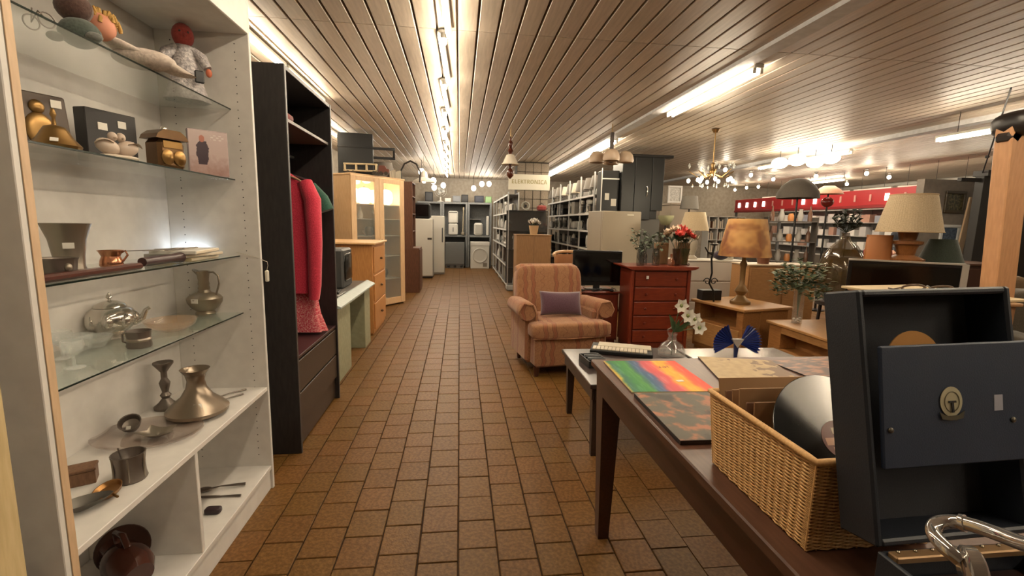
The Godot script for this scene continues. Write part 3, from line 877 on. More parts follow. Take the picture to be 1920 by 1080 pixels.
	add(t, "stirrer", G.new().rod(Vector3(-4, 8, 0) * k, Vector3(-14, 64, 4) * k, 1.4 * k, 6), dpewter)
	p = PY(150, 905, y5)
	t = T("trinket_box", "small reddish brown wooden trinket box", "box", p, 28)
	var tw := grain("trinket", lin(0.11, 0.05, 0.022), lin(0.17, 0.085, 0.04), 0.5, Vector3(4, 1, 4), 0.04)
	add(t, "box_body", G.new().box(Vector3(0, 0.022, 0), Vector3(0.09, 0.044, 0.06), 0.002), tw)
	add(t, "lid", G.new().box(Vector3(0, 0.05, 0), Vector3(0.094, 0.012, 0.064), 0.003), tw)
	p = PY(205, 930, y5)
	k = K(p)
	t = T("copper_ladle", "shallow copper pan with short handle and sticker", "pan", p, -25)
	add(t, "pan", G.new().at(Vector3(0, 0.012, 0), Vector3(18, 0, 0)).lathe(Vector3(0, -0.006, 0), scaled([[0, 0], [14, 0], [21, 6], [24, 13], [22, 13], [18, 6], [0, 3]], k), 22), metal(lin(0.30, 0.15, 0.05), 0.3))
	add(t, "handle", G.new().rod(Vector3(20, 9, 4) * k, Vector3(38, 12, 8) * k, 2.2 * k, 8), brass)
	sticker(t, Vector3(-6, 9, 17) * k, Vector2(10, 9) * k, 0, -20)
	p = PY(150, 960, y5)
	k = K(p)
	one("leaf_dish", "dark grey leaf-shaped metal dish at the shelf front", "dish", p, G.new().patch(16, 6, func(u: float, v: float) -> Vector3:
		var a := u * TAU
		return Vector3(cos(a) * v * 0.05 * (1.25 + 0.35 * cos(a)), 0.003 + v * v * 0.03, sin(a) * v * 0.036)), metal(lin(0.13, 0.12, 0.105), 0.45), 40)
	# --- lowest level
	var y6 := 0.135
	p = PY(235, 1085, y6)
	t = T("ceramic_jug", "glossy dark brown ceramic jug lying on its side", "jug", p, -35)
	add(t, "body", G.new().at(Vector3(0, 0.075, 0), Vector3(0, 0, 78)).lathe(Vector3(0, -0.11, 0), V([[0, 0], [0.05, 0], [0.07, 0.04], [0.074, 0.09], [0.06, 0.14], [0.036, 0.17], [0.04, 0.2], [0.036, 0.2], [0.03, 0.16], [0, 0.13]]), 28), mat(lin(0.055, 0.016, 0.01), 0.12))
	add(t, "handle", G.new().tube([Vector3(-0.03, 0.135, 0), Vector3(-0.04, 0.17, 0), Vector3(0.02, 0.18, 0), Vector3(0.05, 0.145, 0)], 0.011, 10), mat(lin(0.055, 0.016, 0.01), 0.12))
	p = PY(262, 1062, y6) + Vector3(-0.05, 0, 0)
	one("ceramic_plate", "dark brown ceramic plate propped behind the lying jug", "plate", p, G.new().at(Vector3(0, 0.082, 0), Vector3(72, 0, 0)).lathe(Vector3.ZERO, V([[0, 0.004], [0.05, 0], [0.085, 0.014], [0.083, 0.018], [0.05, 0.006], [0, 0.008]]), 28), mat(lin(0.05, 0.025, 0.018), 0.25), 30)
	p = PY(405, 918, y6)
	t = T("serving_spoon", "dark metal serving spoon on the lowest board", "spoon", p, 10)
	add(t, "spoon_bowl", G.new().ball(Vector3(-0.05, 0.008, 0), Vector3(0.035, 0.008, 0.022)), dpewter)
	add(t, "handle", G.new().tube([Vector3(-0.02, 0.01, 0), Vector3(0.02, 0.016, 0), Vector3(0.13, 0.012, 0)], [0.004, 0.003, 0.008], 8), dpewter)
	p = PY(415, 932, y6)
	t = T("butter_knife", "dark metal butter knife beside the serving spoon", "knife", p, -2)
	add(t, "blade", G.new().ball(Vector3(-0.05, 0.004, 0), Vector3(0.06, 0.003, 0.01)), dpewter)
	add(t, "handle", G.new().tube([Vector3(0, 0.005, 0), Vector3(0.09, 0.007, 0)], [0.003, 0.006], 8), dpewter)
	p = PY(400, 962, y6)
	one("key_pouch", "small dark leather pouch on the lowest board", "pouch", p, G.new().ball(Vector3(0, 0.014, 0), Vector3(0.034, 0.014, 0.018), 0.4), mat(lin(0.03, 0.016, 0.02), 0.4))

# ---------------------------------------------------------------- black wardrobe with clothes
func garment_ring(w: float, d: float, y: float, off: Vector3, folds := 0.0, n := 26, seed_ := 0.0) -> Array:
	var a := []
	for k in n:
		var g := TAU * k / n
		var f := 1.0 + folds * sin(g * 6.0 + seed_ + y * 3.0)
		a.append(off + Vector3(cos(g) * w * f, y, sin(g) * d * f))
	return a
func build_wardrobe() -> void:
	var blk := grain("blackbrown", lin(0.012, 0.010, 0.010), lin(0.022, 0.018, 0.017), 0.42, Vector3(2, 0.4, 2), 0.04)
	var drw := grain("drawerbrown", lin(0.032, 0.020, 0.012), lin(0.05, 0.032, 0.02), 0.4, Vector3(6, 6, 1), 0.04)
	var edge := mat(lin(0.16, 0.14, 0.13), 0.4)
	var w := T("wardrobe", "tall open black-brown wardrobe with three drawers below hanging clothes", "wardrobe", Vector3(-1.28, 0, -3.33))
	var o := -w.position
	var F := -0.985
	var B := -1.58
	for z in [-2.875, -3.80]:
		add(w, "side_panel", G.new().slab(o + Vector3(B, 0, z), o + Vector3(F, 2.33, z + 0.025), 0.002), blk)
		add(w, "front_edge", G.new().slab(o + Vector3(F, 0.0, z + 0.002), o + Vector3(F + 0.0015, 2.33, z + 0.023), 0.0005), mat(lin(0.05, 0.045, 0.043), 0.4))
	add(w, "back_panel", G.new().slab(o + Vector3(B - 0.01, 0, -3.8), o + Vector3(B, 2.33, -2.85), 0.001), blk)
	add(w, "top_board", G.new().slab(o + Vector3(B, 2.305, -3.775), o + Vector3(F - 0.002, 2.33, -2.875), 0.002), blk)
	add(w, "shelf", G.new().slab(o + Vector3(B, 2.03, -3.775), o + Vector3(F - 0.02, 2.05, -2.875), 0.002), edge)
	add(w, "inner_floor", G.new().slab(o + Vector3(B, 0.60, -3.775), o + Vector3(F - 0.01, 0.62, -2.875), 0.002), grain("innerfloor", lin(0.03, 0.012, 0.012), lin(0.05, 0.02, 0.02), 0.35, Vector3(1, 1, 4), 0.04))
	for k in 3:
		var ya: float = [0.385, 0.19, 0.015][k]
		var yb: float = [0.585, 0.373, 0.178][k]
		add(w, "drawer", G.new().slab(o + Vector3(F - 0.05, ya, -3.772), o + Vector3(F - (0.012 if k < 2 else 0.03), yb, -2.878), 0.003), drw)
	add(w, "clothes_rail", G.new().rod(o + Vector3(-1.27, 1.93, -3.775), o + Vector3(-1.27, 1.93, -2.875), 0.012, 12), metal(Color(0.6, 0.6, 0.6), 0.3))
	for k in 2:
		one("folded_garment", ["folded dark red garment on the wardrobe shelf", "folded rust garment at the back of the wardrobe shelf"][k], "clothes", Vector3(-1.12 - k * 0.1, 2.05, -3.02 - 0.2 * k), G.new().ball(Vector3(0, 0.025, 0), Vector3(0.1, 0.027, 0.11), 0.5), cloth("foldred%d" % k, [lin(0.16, 0.02, 0.018), lin(0.12, 0.03, 0.02)][k]), 10.0 * k)
	# hanging clothes: each hangs on its own hanger, shoulders across the wardrobe depth
	var pink := cloth("pinkwool", lin(0.62, 0.022, 0.055), 0.5, 0.12)
	var t := T("cardigan", "bright raspberry pink long-sleeved cardigan on a hanger", "cardigan", Vector3(-1.25, 0, -3.43))
	var rings := []
	for i in 12:
		var u := i / 11.0
		rings.append(garment_ring(lerpf(0.20, 0.235, 1 - u) if u < 0.9 else lerpf(0.20, 0.08, (u - 0.9) * 10), lerpf(0.055, 0.035, u), lerpf(0.94, 1.78, u), Vector3.ZERO, 0.05 * (1 - u), 28, 0.5))
	add(t, "body", G.new().loft(rings), pink)
	add(t, "collar_trim", G.new().tube([Vector3(0.09, 1.755, 0.03), Vector3(0.14, 1.735, 0.04), Vector3(0.2, 1.69, 0.04)], 0.008, 8), cloth("goldtrim", lin(0.4, 0.22, 0.12)))
	for s in [-1.0, 1.0]:
		add(t, "sleeve", G.new().tube([Vector3(s * 0.17, 1.72, 0), Vector3(s * 0.225, 1.60, 0.03), Vector3(s * 0.235, 1.3, 0.045), Vector3(s * 0.225, 1.0, 0.05), Vector3(s * 0.215, 0.90, 0.045)], [0.05, 0.058, 0.05, 0.044, 0.036], 14), pink)
	add(t, "hanger", G.new().tube([Vector3(-0.19, 1.74, 0), Vector3(0, 1.80, 0), Vector3(0.19, 1.74, 0)], 0.006, 6).tube([Vector3(0, 1.80, 0), Vector3(0, 1.86, 0), Vector3(0.0, 1.945, 0.012), Vector3(-0.015, 1.95, 0)], 0.003, 6), metal(Color(0.5, 0.5, 0.5)))
	t = T("patterned_dress", "pink and cream patterned ruffled dress under the cardigan", "dress", Vector3(-1.27, 0, -3.485))
	rings = []
	for i in 9:
		var u := i / 8.0
		rings.append(garment_ring(lerpf(0.27, 0.20, pow(u, 0.4)) if u < 0.95 else 0.06, lerpf(0.05, 0.03, u), lerpf(0.64, 1.70, u), Vector3.ZERO, 0.16 * pow(1 - u, 2), 40, 2.0))
	add(t, "dress_body", G.new().loft(rings), grain("lace", lin(0.50, 0.02, 0.05), lin(0.74, 0.46, 0.38), 0.9, Vector3.ONE * 4, 0.035))
	add(t, "hanger", G.new().tube([Vector3(0, 1.70, 0), Vector3(0, 1.86, 0), Vector3(0.0, 1.945, 0.012)], 0.003, 6), metal(Color(0.5, 0.5, 0.5)))
	t = T("green_shirt", "dark green short-sleeved top hanging behind the cardigan", "shirt", Vector3(-1.26, 0, -3.60))
	rings = []
	for i in 9:
		var u := i / 8.0
		rings.append(garment_ring(lerpf(0.22, 0.19, u) if u < 0.92 else 0.08, 0.03, lerpf(1.15, 1.74, u), Vector3.ZERO, 0.03, 24))
	add(t, "body", G.new().loft(rings), cloth("greenshirt", lin(0.012, 0.075, 0.045)))
	for s in [-1.0, 1.0]:
		add(t, "sleeve", G.new().tube([Vector3(s * 0.16, 1.70, 0), Vector3(s * 0.24, 1.61, 0.0), Vector3(s * 0.27, 1.53, 0.0)], [0.05, 0.055, 0.06], 12), cloth("greenshirt", lin(0.012, 0.075, 0.045)))
	add(t, "hanger", G.new().tube([Vector3(0, 1.70, 0), Vector3(0, 1.86, 0), Vector3(0.0, 1.945, 0.012)], 0.003, 6), metal(Color(0.5, 0.5, 0.5)))

# ---------------------------------------------------------------- row of furniture along the left wall
func book(n: String, label: String, p: Vector3, s: Vector3, c: Color, turn := 0.0, group := "") -> void:
	var t := T(n, label, "book", p, turn, group)
	add(t, "cover", G.new().box(Vector3(0, s.y / 2, 0), s, 0.003), mat(c, 0.5))
	add(t, "pages", G.new().box(Vector3(0.003, s.y / 2 + 0.001, 0.004), s - Vector3(0.006, 0.0, 0.004), 0.001), mat(Color(0.8, 0.76, 0.68), 0.8))
func build_left_row() -> void:
	# green painted desk
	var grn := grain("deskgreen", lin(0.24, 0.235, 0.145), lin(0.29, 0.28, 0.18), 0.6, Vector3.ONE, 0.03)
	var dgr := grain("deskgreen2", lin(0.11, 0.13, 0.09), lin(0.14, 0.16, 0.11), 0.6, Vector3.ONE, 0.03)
	var blu := grain("deskblue", lin(0.40, 0.46, 0.45), lin(0.47, 0.53, 0.51), 0.35, Vector3.ONE, 0.03)
	var t := T("painted_desk", "old pale green painted desk with light blue top beside the wardrobe", "desk", Vector3(-1.35, 0, -4.86))
	var o := -t.position
	add(t, "pedestal", G.new().slab(o + Vector3(-1.68, 0.0, -4.62), o + Vector3(-1.075, 0.70, -4.1), 0.004), grn)
	add(t, "pedestal", G.new().slab(o + Vector3(-1.68, 0.0, -5.62), o + Vector3(-1.075, 0.70, -5.32), 0.004), grn)
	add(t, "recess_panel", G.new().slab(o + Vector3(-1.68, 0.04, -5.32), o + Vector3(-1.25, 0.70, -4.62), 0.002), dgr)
	add(t, "apron", G.new().slab(o + Vector3(-1.2, 0.64, -5.32), o + Vector3(-1.085, 0.70, -4.62), 0.003), grn)
	add(t, "tabletop", G.new().slab(o + Vector3(-1.70, 0.70, -5.68), o + Vector3(-1.12, 0.742, -4.06), 0.004), mat(lin(0.12, 0.11, 0.1), 0.4))
	add(t, "tabletop_edge", G.new().at(o).prism(V([[-1.12, 0.70], [-1.02, 0.70], [-1.02, 0.714], [-1.105, 0.75], [-1.12, 0.75]]), -5.68, -4.06), blu, "light blue sloping front edge")
	var tv := T("tube_television", "grey boxy tube television on the green desk", "television", Vector3(-1.42, 0.742, -5.15))
	add(tv, "cabinet", G.new().box(Vector3(0, 0.21, 0), Vector3(0.42, 0.42, 0.40), 0.02), mat(Color(0.24, 0.24, 0.235), 0.5))
	add(tv, "rear_hump", G.new().box(Vector3(-0.2, 0.2, 0), Vector3(0.2, 0.3, 0.3), 0.03), mat(Color(0.2, 0.2, 0.2), 0.5))
	add(tv, "screen", G.new().ball(Vector3(0.205, 0.22, 0), Vector3(0.02, 0.15, 0.17), 0.3), mat(Color(0.06, 0.065, 0.06), 0.1))
	t = T("hand_tool", "grey metal tray with a small black tool on the green desk", "tray", Vector3(-1.18, 0.742, -4.55))
	add(t, "tray", G.new().box(Vector3(0, 0.008, 0), Vector3(0.1, 0.016, 0.3), 0.004), mat(Color(0.45, 0.44, 0.42), 0.4))
	add(t, "tool", G.new().rod(Vector3(0, 0.03, -0.12), Vector3(0.02, 0.026, 0.05), 0.012, 10), mat(Color(0.08, 0.07, 0.07), 0.5))
	# orange pine cabinet
	var pine := grain("orangepine", lin(0.38, 0.165, 0.048), lin(0.46, 0.215, 0.068), 0.45, Vector3(3, 0.5, 3), 0.03)
	t = T("pine_cabinet", "orange pine cabinet behind the green desk", "cabinet", Vector3(-1.4, 0, -6.35))
	o = -t.position
	add(t, "body", G.new().slab(o + Vector3(-1.75, 0.03, -6.8), o + Vector3(-1.085, 1.165, -5.9), 0.004), pine)
	add(t, "top", G.new().slab(o + Vector3(-1.78, 1.165, -6.84), o + Vector3(-1.045, 1.19, -5.86), 0.004), grain("pinetop", lin(0.55, 0.33, 0.14), lin(0.62, 0.38, 0.18), 0.4, Vector3(1, 3, 3), 0.03))
	add(t, "plinth", G.new().slab(o + Vector3(-1.74, 0, -6.78), o + Vector3(-1.10, 0.03, -5.93), 0.002), pine)
	for k in 3:
		var dr := add(t, "drawer", G.new().slab(o + Vector3(-1.085, 0.80 - k * 0.36, -6.76), o + Vector3(-1.068, 1.13 - k * 0.36, -5.94), 0.004), pine)
		add(dr, "knob", G.new().ball(o + Vector3(-1.05, 0.965 - k * 0.36, -6.35), Vector3(0.018, 0.016, 0.016)), mat(Color(0.3, 0.2, 0.1), 0.4))
	# pale cabinet with two glass doors, turned to the aisle
	var beech := grain("beech", lin(0.56, 0.37, 0.20), lin(0.63, 0.43, 0.245), 0.42, Vector3(3, 0.4, 3), 0.03)
	var A := Vector3(-1.685, 0, -7.44)
	var E := Vector3(-0.985, 0, -8.35)
	var dir := (E - A).normalized()
	var Wd := (E - A).length()
	t = T("glass_door_cabinet", "pale beech cabinet with two glass doors reflecting the lights", "cabinet", A, rad_to_deg(atan2(-dir.z, dir.x)))
	var D := 0.58
	var H := 2.16
	add(t, "side_panel", G.new().slab(Vector3(0, 0, -D), Vector3(0.022, H, 0), 0.002), beech)
	add(t, "side_panel", G.new().slab(Vector3(Wd - 0.022, 0, -D), Vector3(Wd, H, 0), 0.002), beech)
	add(t, "back_panel", G.new().slab(Vector3(0, 0, -D), Vector3(Wd, H, -D + 0.012), 0.001), beech)
	add(t, "top_board", G.new().slab(Vector3(-0.01, H, -D), Vector3(Wd + 0.01, H + 0.025, 0.03), 0.003), beech)
	add(t, "bottom_board", G.new().slab(Vector3(0.022, 0.02, -D), Vector3(Wd - 0.022, 0.06, -0.002), 0.002), beech)
	for y in [0.45, 0.85, 1.2, 1.48, 1.72]:
		add(t, "shelf", G.new().slab(Vector3(0.022, y, -D + 0.012), Vector3(Wd - 0.022, y + 0.012, -0.06), 0.001), mat(Color(0.7, 0.66, 0.58), 0.4))
	for k in 2:
		var x0: float = [0.004, Wd / 2 + 0.002][k]
		var x1: float = [Wd / 2 - 0.002, Wd - 0.004][k]
		var g := G.new()
		g.slab(Vector3(x0, 0.03, 0.002), Vector3(x0 + 0.10, H - 0.005, 0.024), 0.003)
		g.slab(Vector3(x1 - 0.10, 0.03, 0.002), Vector3(x1, H - 0.005, 0.024), 0.003)
		g.slab(Vector3(x0 + 0.10, 0.03, 0.002), Vector3(x1 - 0.10, 0.14, 0.024), 0.003)
		g.slab(Vector3(x0 + 0.10, H - 0.08, 0.002), Vector3(x1 - 0.10, H - 0.005, 0.024), 0.003)
		var dr := add(t, "door", g, beech)
		add(dr, "pane", G.new().slab(Vector3(x0 + 0.095, 0.135, 0.010), Vector3(x1 - 0.095, H - 0.075, 0.014), 0.0005), pane("cabinet_glass", Color(0.75, 0.78, 0.75), 0.12, 0.01))
		add(dr, "handle", G.new().rod(Vector3((x1 - 0.03) if k == 0 else (x0 + 0.03), 1.0, 0.035), Vector3((x1 - 0.03) if k == 0 else (x0 + 0.03), 1.16, 0.035), 0.006, 8), metal(Color(0.6, 0.58, 0.5)))
	var cb := t.transform
	var lab := ["clear stemware glass on a shelf of the glass-door cabinet", "white porcelain vase on a shelf of the glass-door cabinet", "pinkish bowl on a shelf of the glass-door cabinet", "dark brown pot on a shelf of the glass-door cabinet"]
	var profs := [[[0, 0], [0.03, 0], [0.004, 0.01], [0.004, 0.07], [0.03, 0.1], [0.034, 0.15], [0.031, 0.15], [0.027, 0.1], [0, 0.08]], [[0, 0], [0.035, 0], [0.05, 0.06], [0.03, 0.13], [0.02, 0.17], [0.026, 0.2], [0.02, 0.2], [0, 0.15]], [[0, 0], [0.04, 0], [0.08, 0.05], [0.09, 0.08], [0.084, 0.08], [0, 0.02]], [[0, 0], [0.05, 0], [0.075, 0.06], [0.07, 0.12], [0.05, 0.15], [0.045, 0.14], [0, 0.1]]]
	var pmt := [pane("crystal", Color(0.9, 0.92, 0.9), 0.12, 0.03), mat(lin(0.6, 0.55, 0.48), 0.25), mat(lin(0.42, 0.25, 0.18), 0.4), mat(lin(0.04, 0.025, 0.018), 0.3)]
	var kinds := ["wine_glass", "porcelain_vase", "ceramic_bowl", "brown_pot"]
	for i in 26:
		if i % 5 == 4:
			continue
		var lv: float = [0.465, 0.865, 1.215, 1.495, 1.735][i % 5]
		var kk: int = [1, 2, 3, 0, 0][i % 5] if i % 2 == 0 else [3, 1, 2, 1, 0][i % 5]
		var px := 0.14 + (i / 5) * (Wd - 0.28) / 5.0 + 0.03 * sin(i * 1.7)
		one(kinds[kk], lab[kk], ["glass", "vase", "bowl", "pot"][kk], cb * Vector3(px, lv - 0.003, -0.16 - 0.22 * absf(sin(i * 2.1))), G.new().lathe(Vector3.ZERO, V(profs[kk]), 14), pmt[kk], 0, "crockery in the glass-door cabinet")
	for i in 4:  # added glowing glass bodies, sized to fill the upper panes with white
		var lm := T("glowing_glass", ["flat glowing white glass body added on the upper shelf inside the glass-door cabinet", "round glowing white glass body added on the upper shelf inside the glass-door cabinet"][i % 2], "lamp", cb * Vector3(0.22 + i * 0.235, 1.732, -0.2), 0, "added glowing glass inside the cabinet")
		add(lm, "foot", G.new().cyl(Vector3.ZERO, 0.05, 0.03, 16), mat(Color(0.6, 0.58, 0.5), 0.4))
		add(lm, "glowing_glass_body", G.new().ball(Vector3(0, 0.13, 0), [Vector3(0.115, 0.11, 0.10), Vector3(0.115, 0.13, 0.11)][i % 2], 0.7), glow("cabglow", Color(1, 0.94, 0.84), 9.0))
		add(lm, "finial", G.new().ball(Vector3(0, 0.27, 0), Vector3.ONE * 0.02), mat(Color(0.6, 0.58, 0.5), 0.4))
		var ol := OmniLight3D.new()
		ol.name = "glass_glow"
		ol.light_color = Color(1, 0.94, 0.84)
		ol.light_energy = 0.05
		ol.light_size = 0.08
		ol.omni_range = 10
		ol.omni_attenuation = 2
		ol.shadow_enabled = true
		ol.position = Vector3(0, 0.13, 0)
		lm.add_child(ol)
	# what stands on that cabinet
	var hm := mat(Color(0.09, 0.095, 0.10), 0.45)
	t = T("cooker_hood", "black cooker hood chimney with flat bars on the pale cabinet", "cooker hood", cb * Vector3(0.45, H + 0.025, -0.36), 8)
	add(t, "chimney", G.new().slab(Vector3(-0.27, 0.0, -0.16), Vector3(0.27, 0.66, 0.16), 0.004), hm)
	add(t, "collar", G.new().slab(Vector3(-0.275, 0.43, -0.165), Vector3(0.275, 0.455, 0.165), 0.003), mat(Color(0.05, 0.05, 0.055), 0.4))
	for s in [0.0, 1.0]:
		add(t, "bar", G.new().slab(Vector3(0.27, 0.42 - s * 0.12, 0.12 - s * 0.22), Vector3(0.62, 0.46 - s * 0.12, 0.16 - s * 0.22), 0.003), hm)
	add(t, "cross_bar", G.new().at(Vector3(0.60, 0.38, 0.03), Vector3(28, 0, 0)).box(Vector3.ZERO, Vector3(0.035, 0.03, 0.28), 0.003), hm)
	t = T("toy_car_carrier", "wooden toy car transporter truck with red-brown cab on the cabinet", "toy truck", cb * Vector3(0.36, H + 0.025, -0.04), 0)
	var lw := grain("toywood", lin(0.52, 0.42, 0.26), lin(0.58, 0.47, 0.3), 0.6, Vector3.ONE * 2, 0.03)
	var tr := G.new()
	for y in [0.05, 0.155]:
		tr.slab(Vector3(-0.34, y, -0.03), Vector3(0.18, y + 0.022, 0.03), 0.004)
	for x in [-0.335, -0.16, 0.0, 0.15]:
		tr.slab(Vector3(x, 0.05, -0.03), Vector3(x + 0.025, 0.17, 0.03), 0.004)
	add(t, "trailer", tr, lw)
	add(t, "cab", G.new().at(Vector3(0, 0, 0)).prism(V([[0.2, 0.04], [0.36, 0.04], [0.37, 0.09], [0.33, 0.10], [0.30, 0.15], [0.21, 0.15]]), -0.035, 0.035), mat(lin(0.13, 0.035, 0.02), 0.5))
	for x in [-0.27, -0.19, 0.13, 0.24, 0.32]:
		add(t, "wheel", G.new().at(Vector3(x, 0.03, -0.04), Vector3(90, 0, 0)).cyl(Vector3.ZERO, 0.03, 0.08, 16), mat(lin(0.04, 0.03, 0.02), 0.7))
	t = T("lamp_shade", "grey drum lampshade lying on the pale cabinet", "lampshade", cb * Vector3(0.92, H + 0.025, -0.26))
	add(t, "shade", G.new().lathe(Vector3.ZERO, V([[0.23, 0.0], [0.23, 0.004], [0.165, 0.26], [0.16, 0.26], [0.222, 0.004], [0.23, 0.0]]), 28), cloth("greyshade", lin(0.15, 0.13, 0.11)))
	add(t, "ring", G.new().lathe(Vector3(0, 0.24, 0), V([[0.155, 0], [0.162, 0.004], [0.155, 0.008]]), 28), metal(Color(0.5, 0.48, 0.42)))
	for i in 6:
		book("white_book", "white-spined book standing at the end of the pale cabinet top", cb * Vector3(0.86 + i * 0.042, H + 0.025, 0.0), Vector3(0.036, 0.11 + 0.012 * (i % 3), 0.05), [Color(0.8, 0.77, 0.7), Color(0.7, 0.66, 0.6)][i % 2], 0, "white books on the pale cabinet")
	# brown shelf cabinet, refrigerators
	var brn := grain("brownwood", lin(0.085, 0.032, 0.016), lin(0.125, 0.05, 0.026), 0.45, Vector3(3, 0.5, 3), 0.03)
	t = T("brown_cupboard", "dark reddish brown cupboard with open shelves above, past the glass doors", "cupboard", Vector3(-1.2, 0, -9.7))
	o = -t.position
	add(t, "base_unit", G.new().slab(o + Vector3(-1.6, 0, -10.2), o + Vector3(-0.82, 0.92, -9.55), 0.004), brn)
	add(t, "back", G.new().slab(o + Vector3(-1.62, 0.92, -10.2), o + Vector3(-1.6, 2.25, -9.55), 0.002), brn)
	for z in [-10.2, -9.6]:
		add(t, "upright", G.new().slab(o + Vector3(-1.6, 0.92, z), o + Vector3(-0.95, 2.25, z + 0.025), 0.002), brn)
	for y in [1.25, 1.6, 1.95, 2.23]:
		add(t, "shelf", G.new().slab(o + Vector3(-1.6, y, -10.175), o + Vector3(-0.95, y + 0.022, -9.6), 0.002), brn)
	add(t, "base_door", G.new().slab(o + Vector3(-0.82, 0.05, -10.17), o + Vector3(-0.808, 0.88, -9.58), 0.003), brn)
	one("bentwood_hoop", "round dark bentwood hoop standing on top of the brown cupboard", "hoop", Vector3(-1.0, 2.252, -9.75), G.new().tube([Vector3(-0.18, 0, 0), Vector3(-0.2, 0.2, 0), Vector3(-0.12, 0.36, 0), Vector3(0, 0.42, 0), Vector3(0.12, 0.36, 0), Vector3(0.2, 0.2, 0), Vector3(0.18, 0, 0)], 0.018, 8), mat(Color(0.12, 0.09, 0.07), 0.5))
	var fw := mat(lin(0.60, 0.57, 0.50), 0.35)
	t = T("refrigerator", "cream white upright refrigerator at the aisle end with black box on top", "refrigerator", Vector3(-0.98, 0, -12.28))
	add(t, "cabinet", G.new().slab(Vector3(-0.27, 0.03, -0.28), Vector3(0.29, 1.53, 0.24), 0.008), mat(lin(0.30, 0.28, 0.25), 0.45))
	add(t, "door", G.new().slab(Vector3(-0.27, 0.06, 0.245), Vector3(0.29, 1.53, 0.29), 0.012), fw)
	add(t, "badge", G.new().slab(Vector3(0.16, 1.0, 0.29), Vector3(0.27, 1.05, 0.296), 0.002), mat(Color(0.2, 0.18, 0.15), 0.4))
	add(t, "foot", G.new().slab(Vector3(-0.25, 0, -0.2), Vector3(0.27, 0.03, 0.2), 0.002), mat(Color(0.05, 0.05, 0.05), 0.6))
	t = T("black_monitor_box", "black plastic box standing on the refrigerator", "television", Vector3(-0.98, 1.531, -12.28))
	add(t, "case", G.new().box(Vector3(0, 0.2, 0), Vector3(0.46, 0.4, 0.42), 0.05), mat(Color(0.035, 0.035, 0.035), 0.5))
	add(t, "screen", G.new().box(Vector3(0, 0.21, 0.212), Vector3(0.38, 0.3, 0.006), 0.002), mat(Color(0.02, 0.02, 0.022), 0.15))
	t = T("freezer", "white upright freezer half hidden behind the cream refrigerator", "freezer", Vector3(-0.62, 0, -13.2))
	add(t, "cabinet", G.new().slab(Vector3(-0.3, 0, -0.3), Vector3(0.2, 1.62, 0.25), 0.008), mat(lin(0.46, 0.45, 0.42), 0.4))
	add(t, "door", G.new().slab(Vector3(-0.3, 0.05, 0.255), Vector3(0.2, 1.62, 0.30), 0.01), fw)
	add(t, "handle", G.new().slab(Vector3(0.13, 0.9, 0.30), Vector3(0.16, 1.3, 0.33), 0.006), mat(Color(0.3, 0.3, 0.3), 0.4))

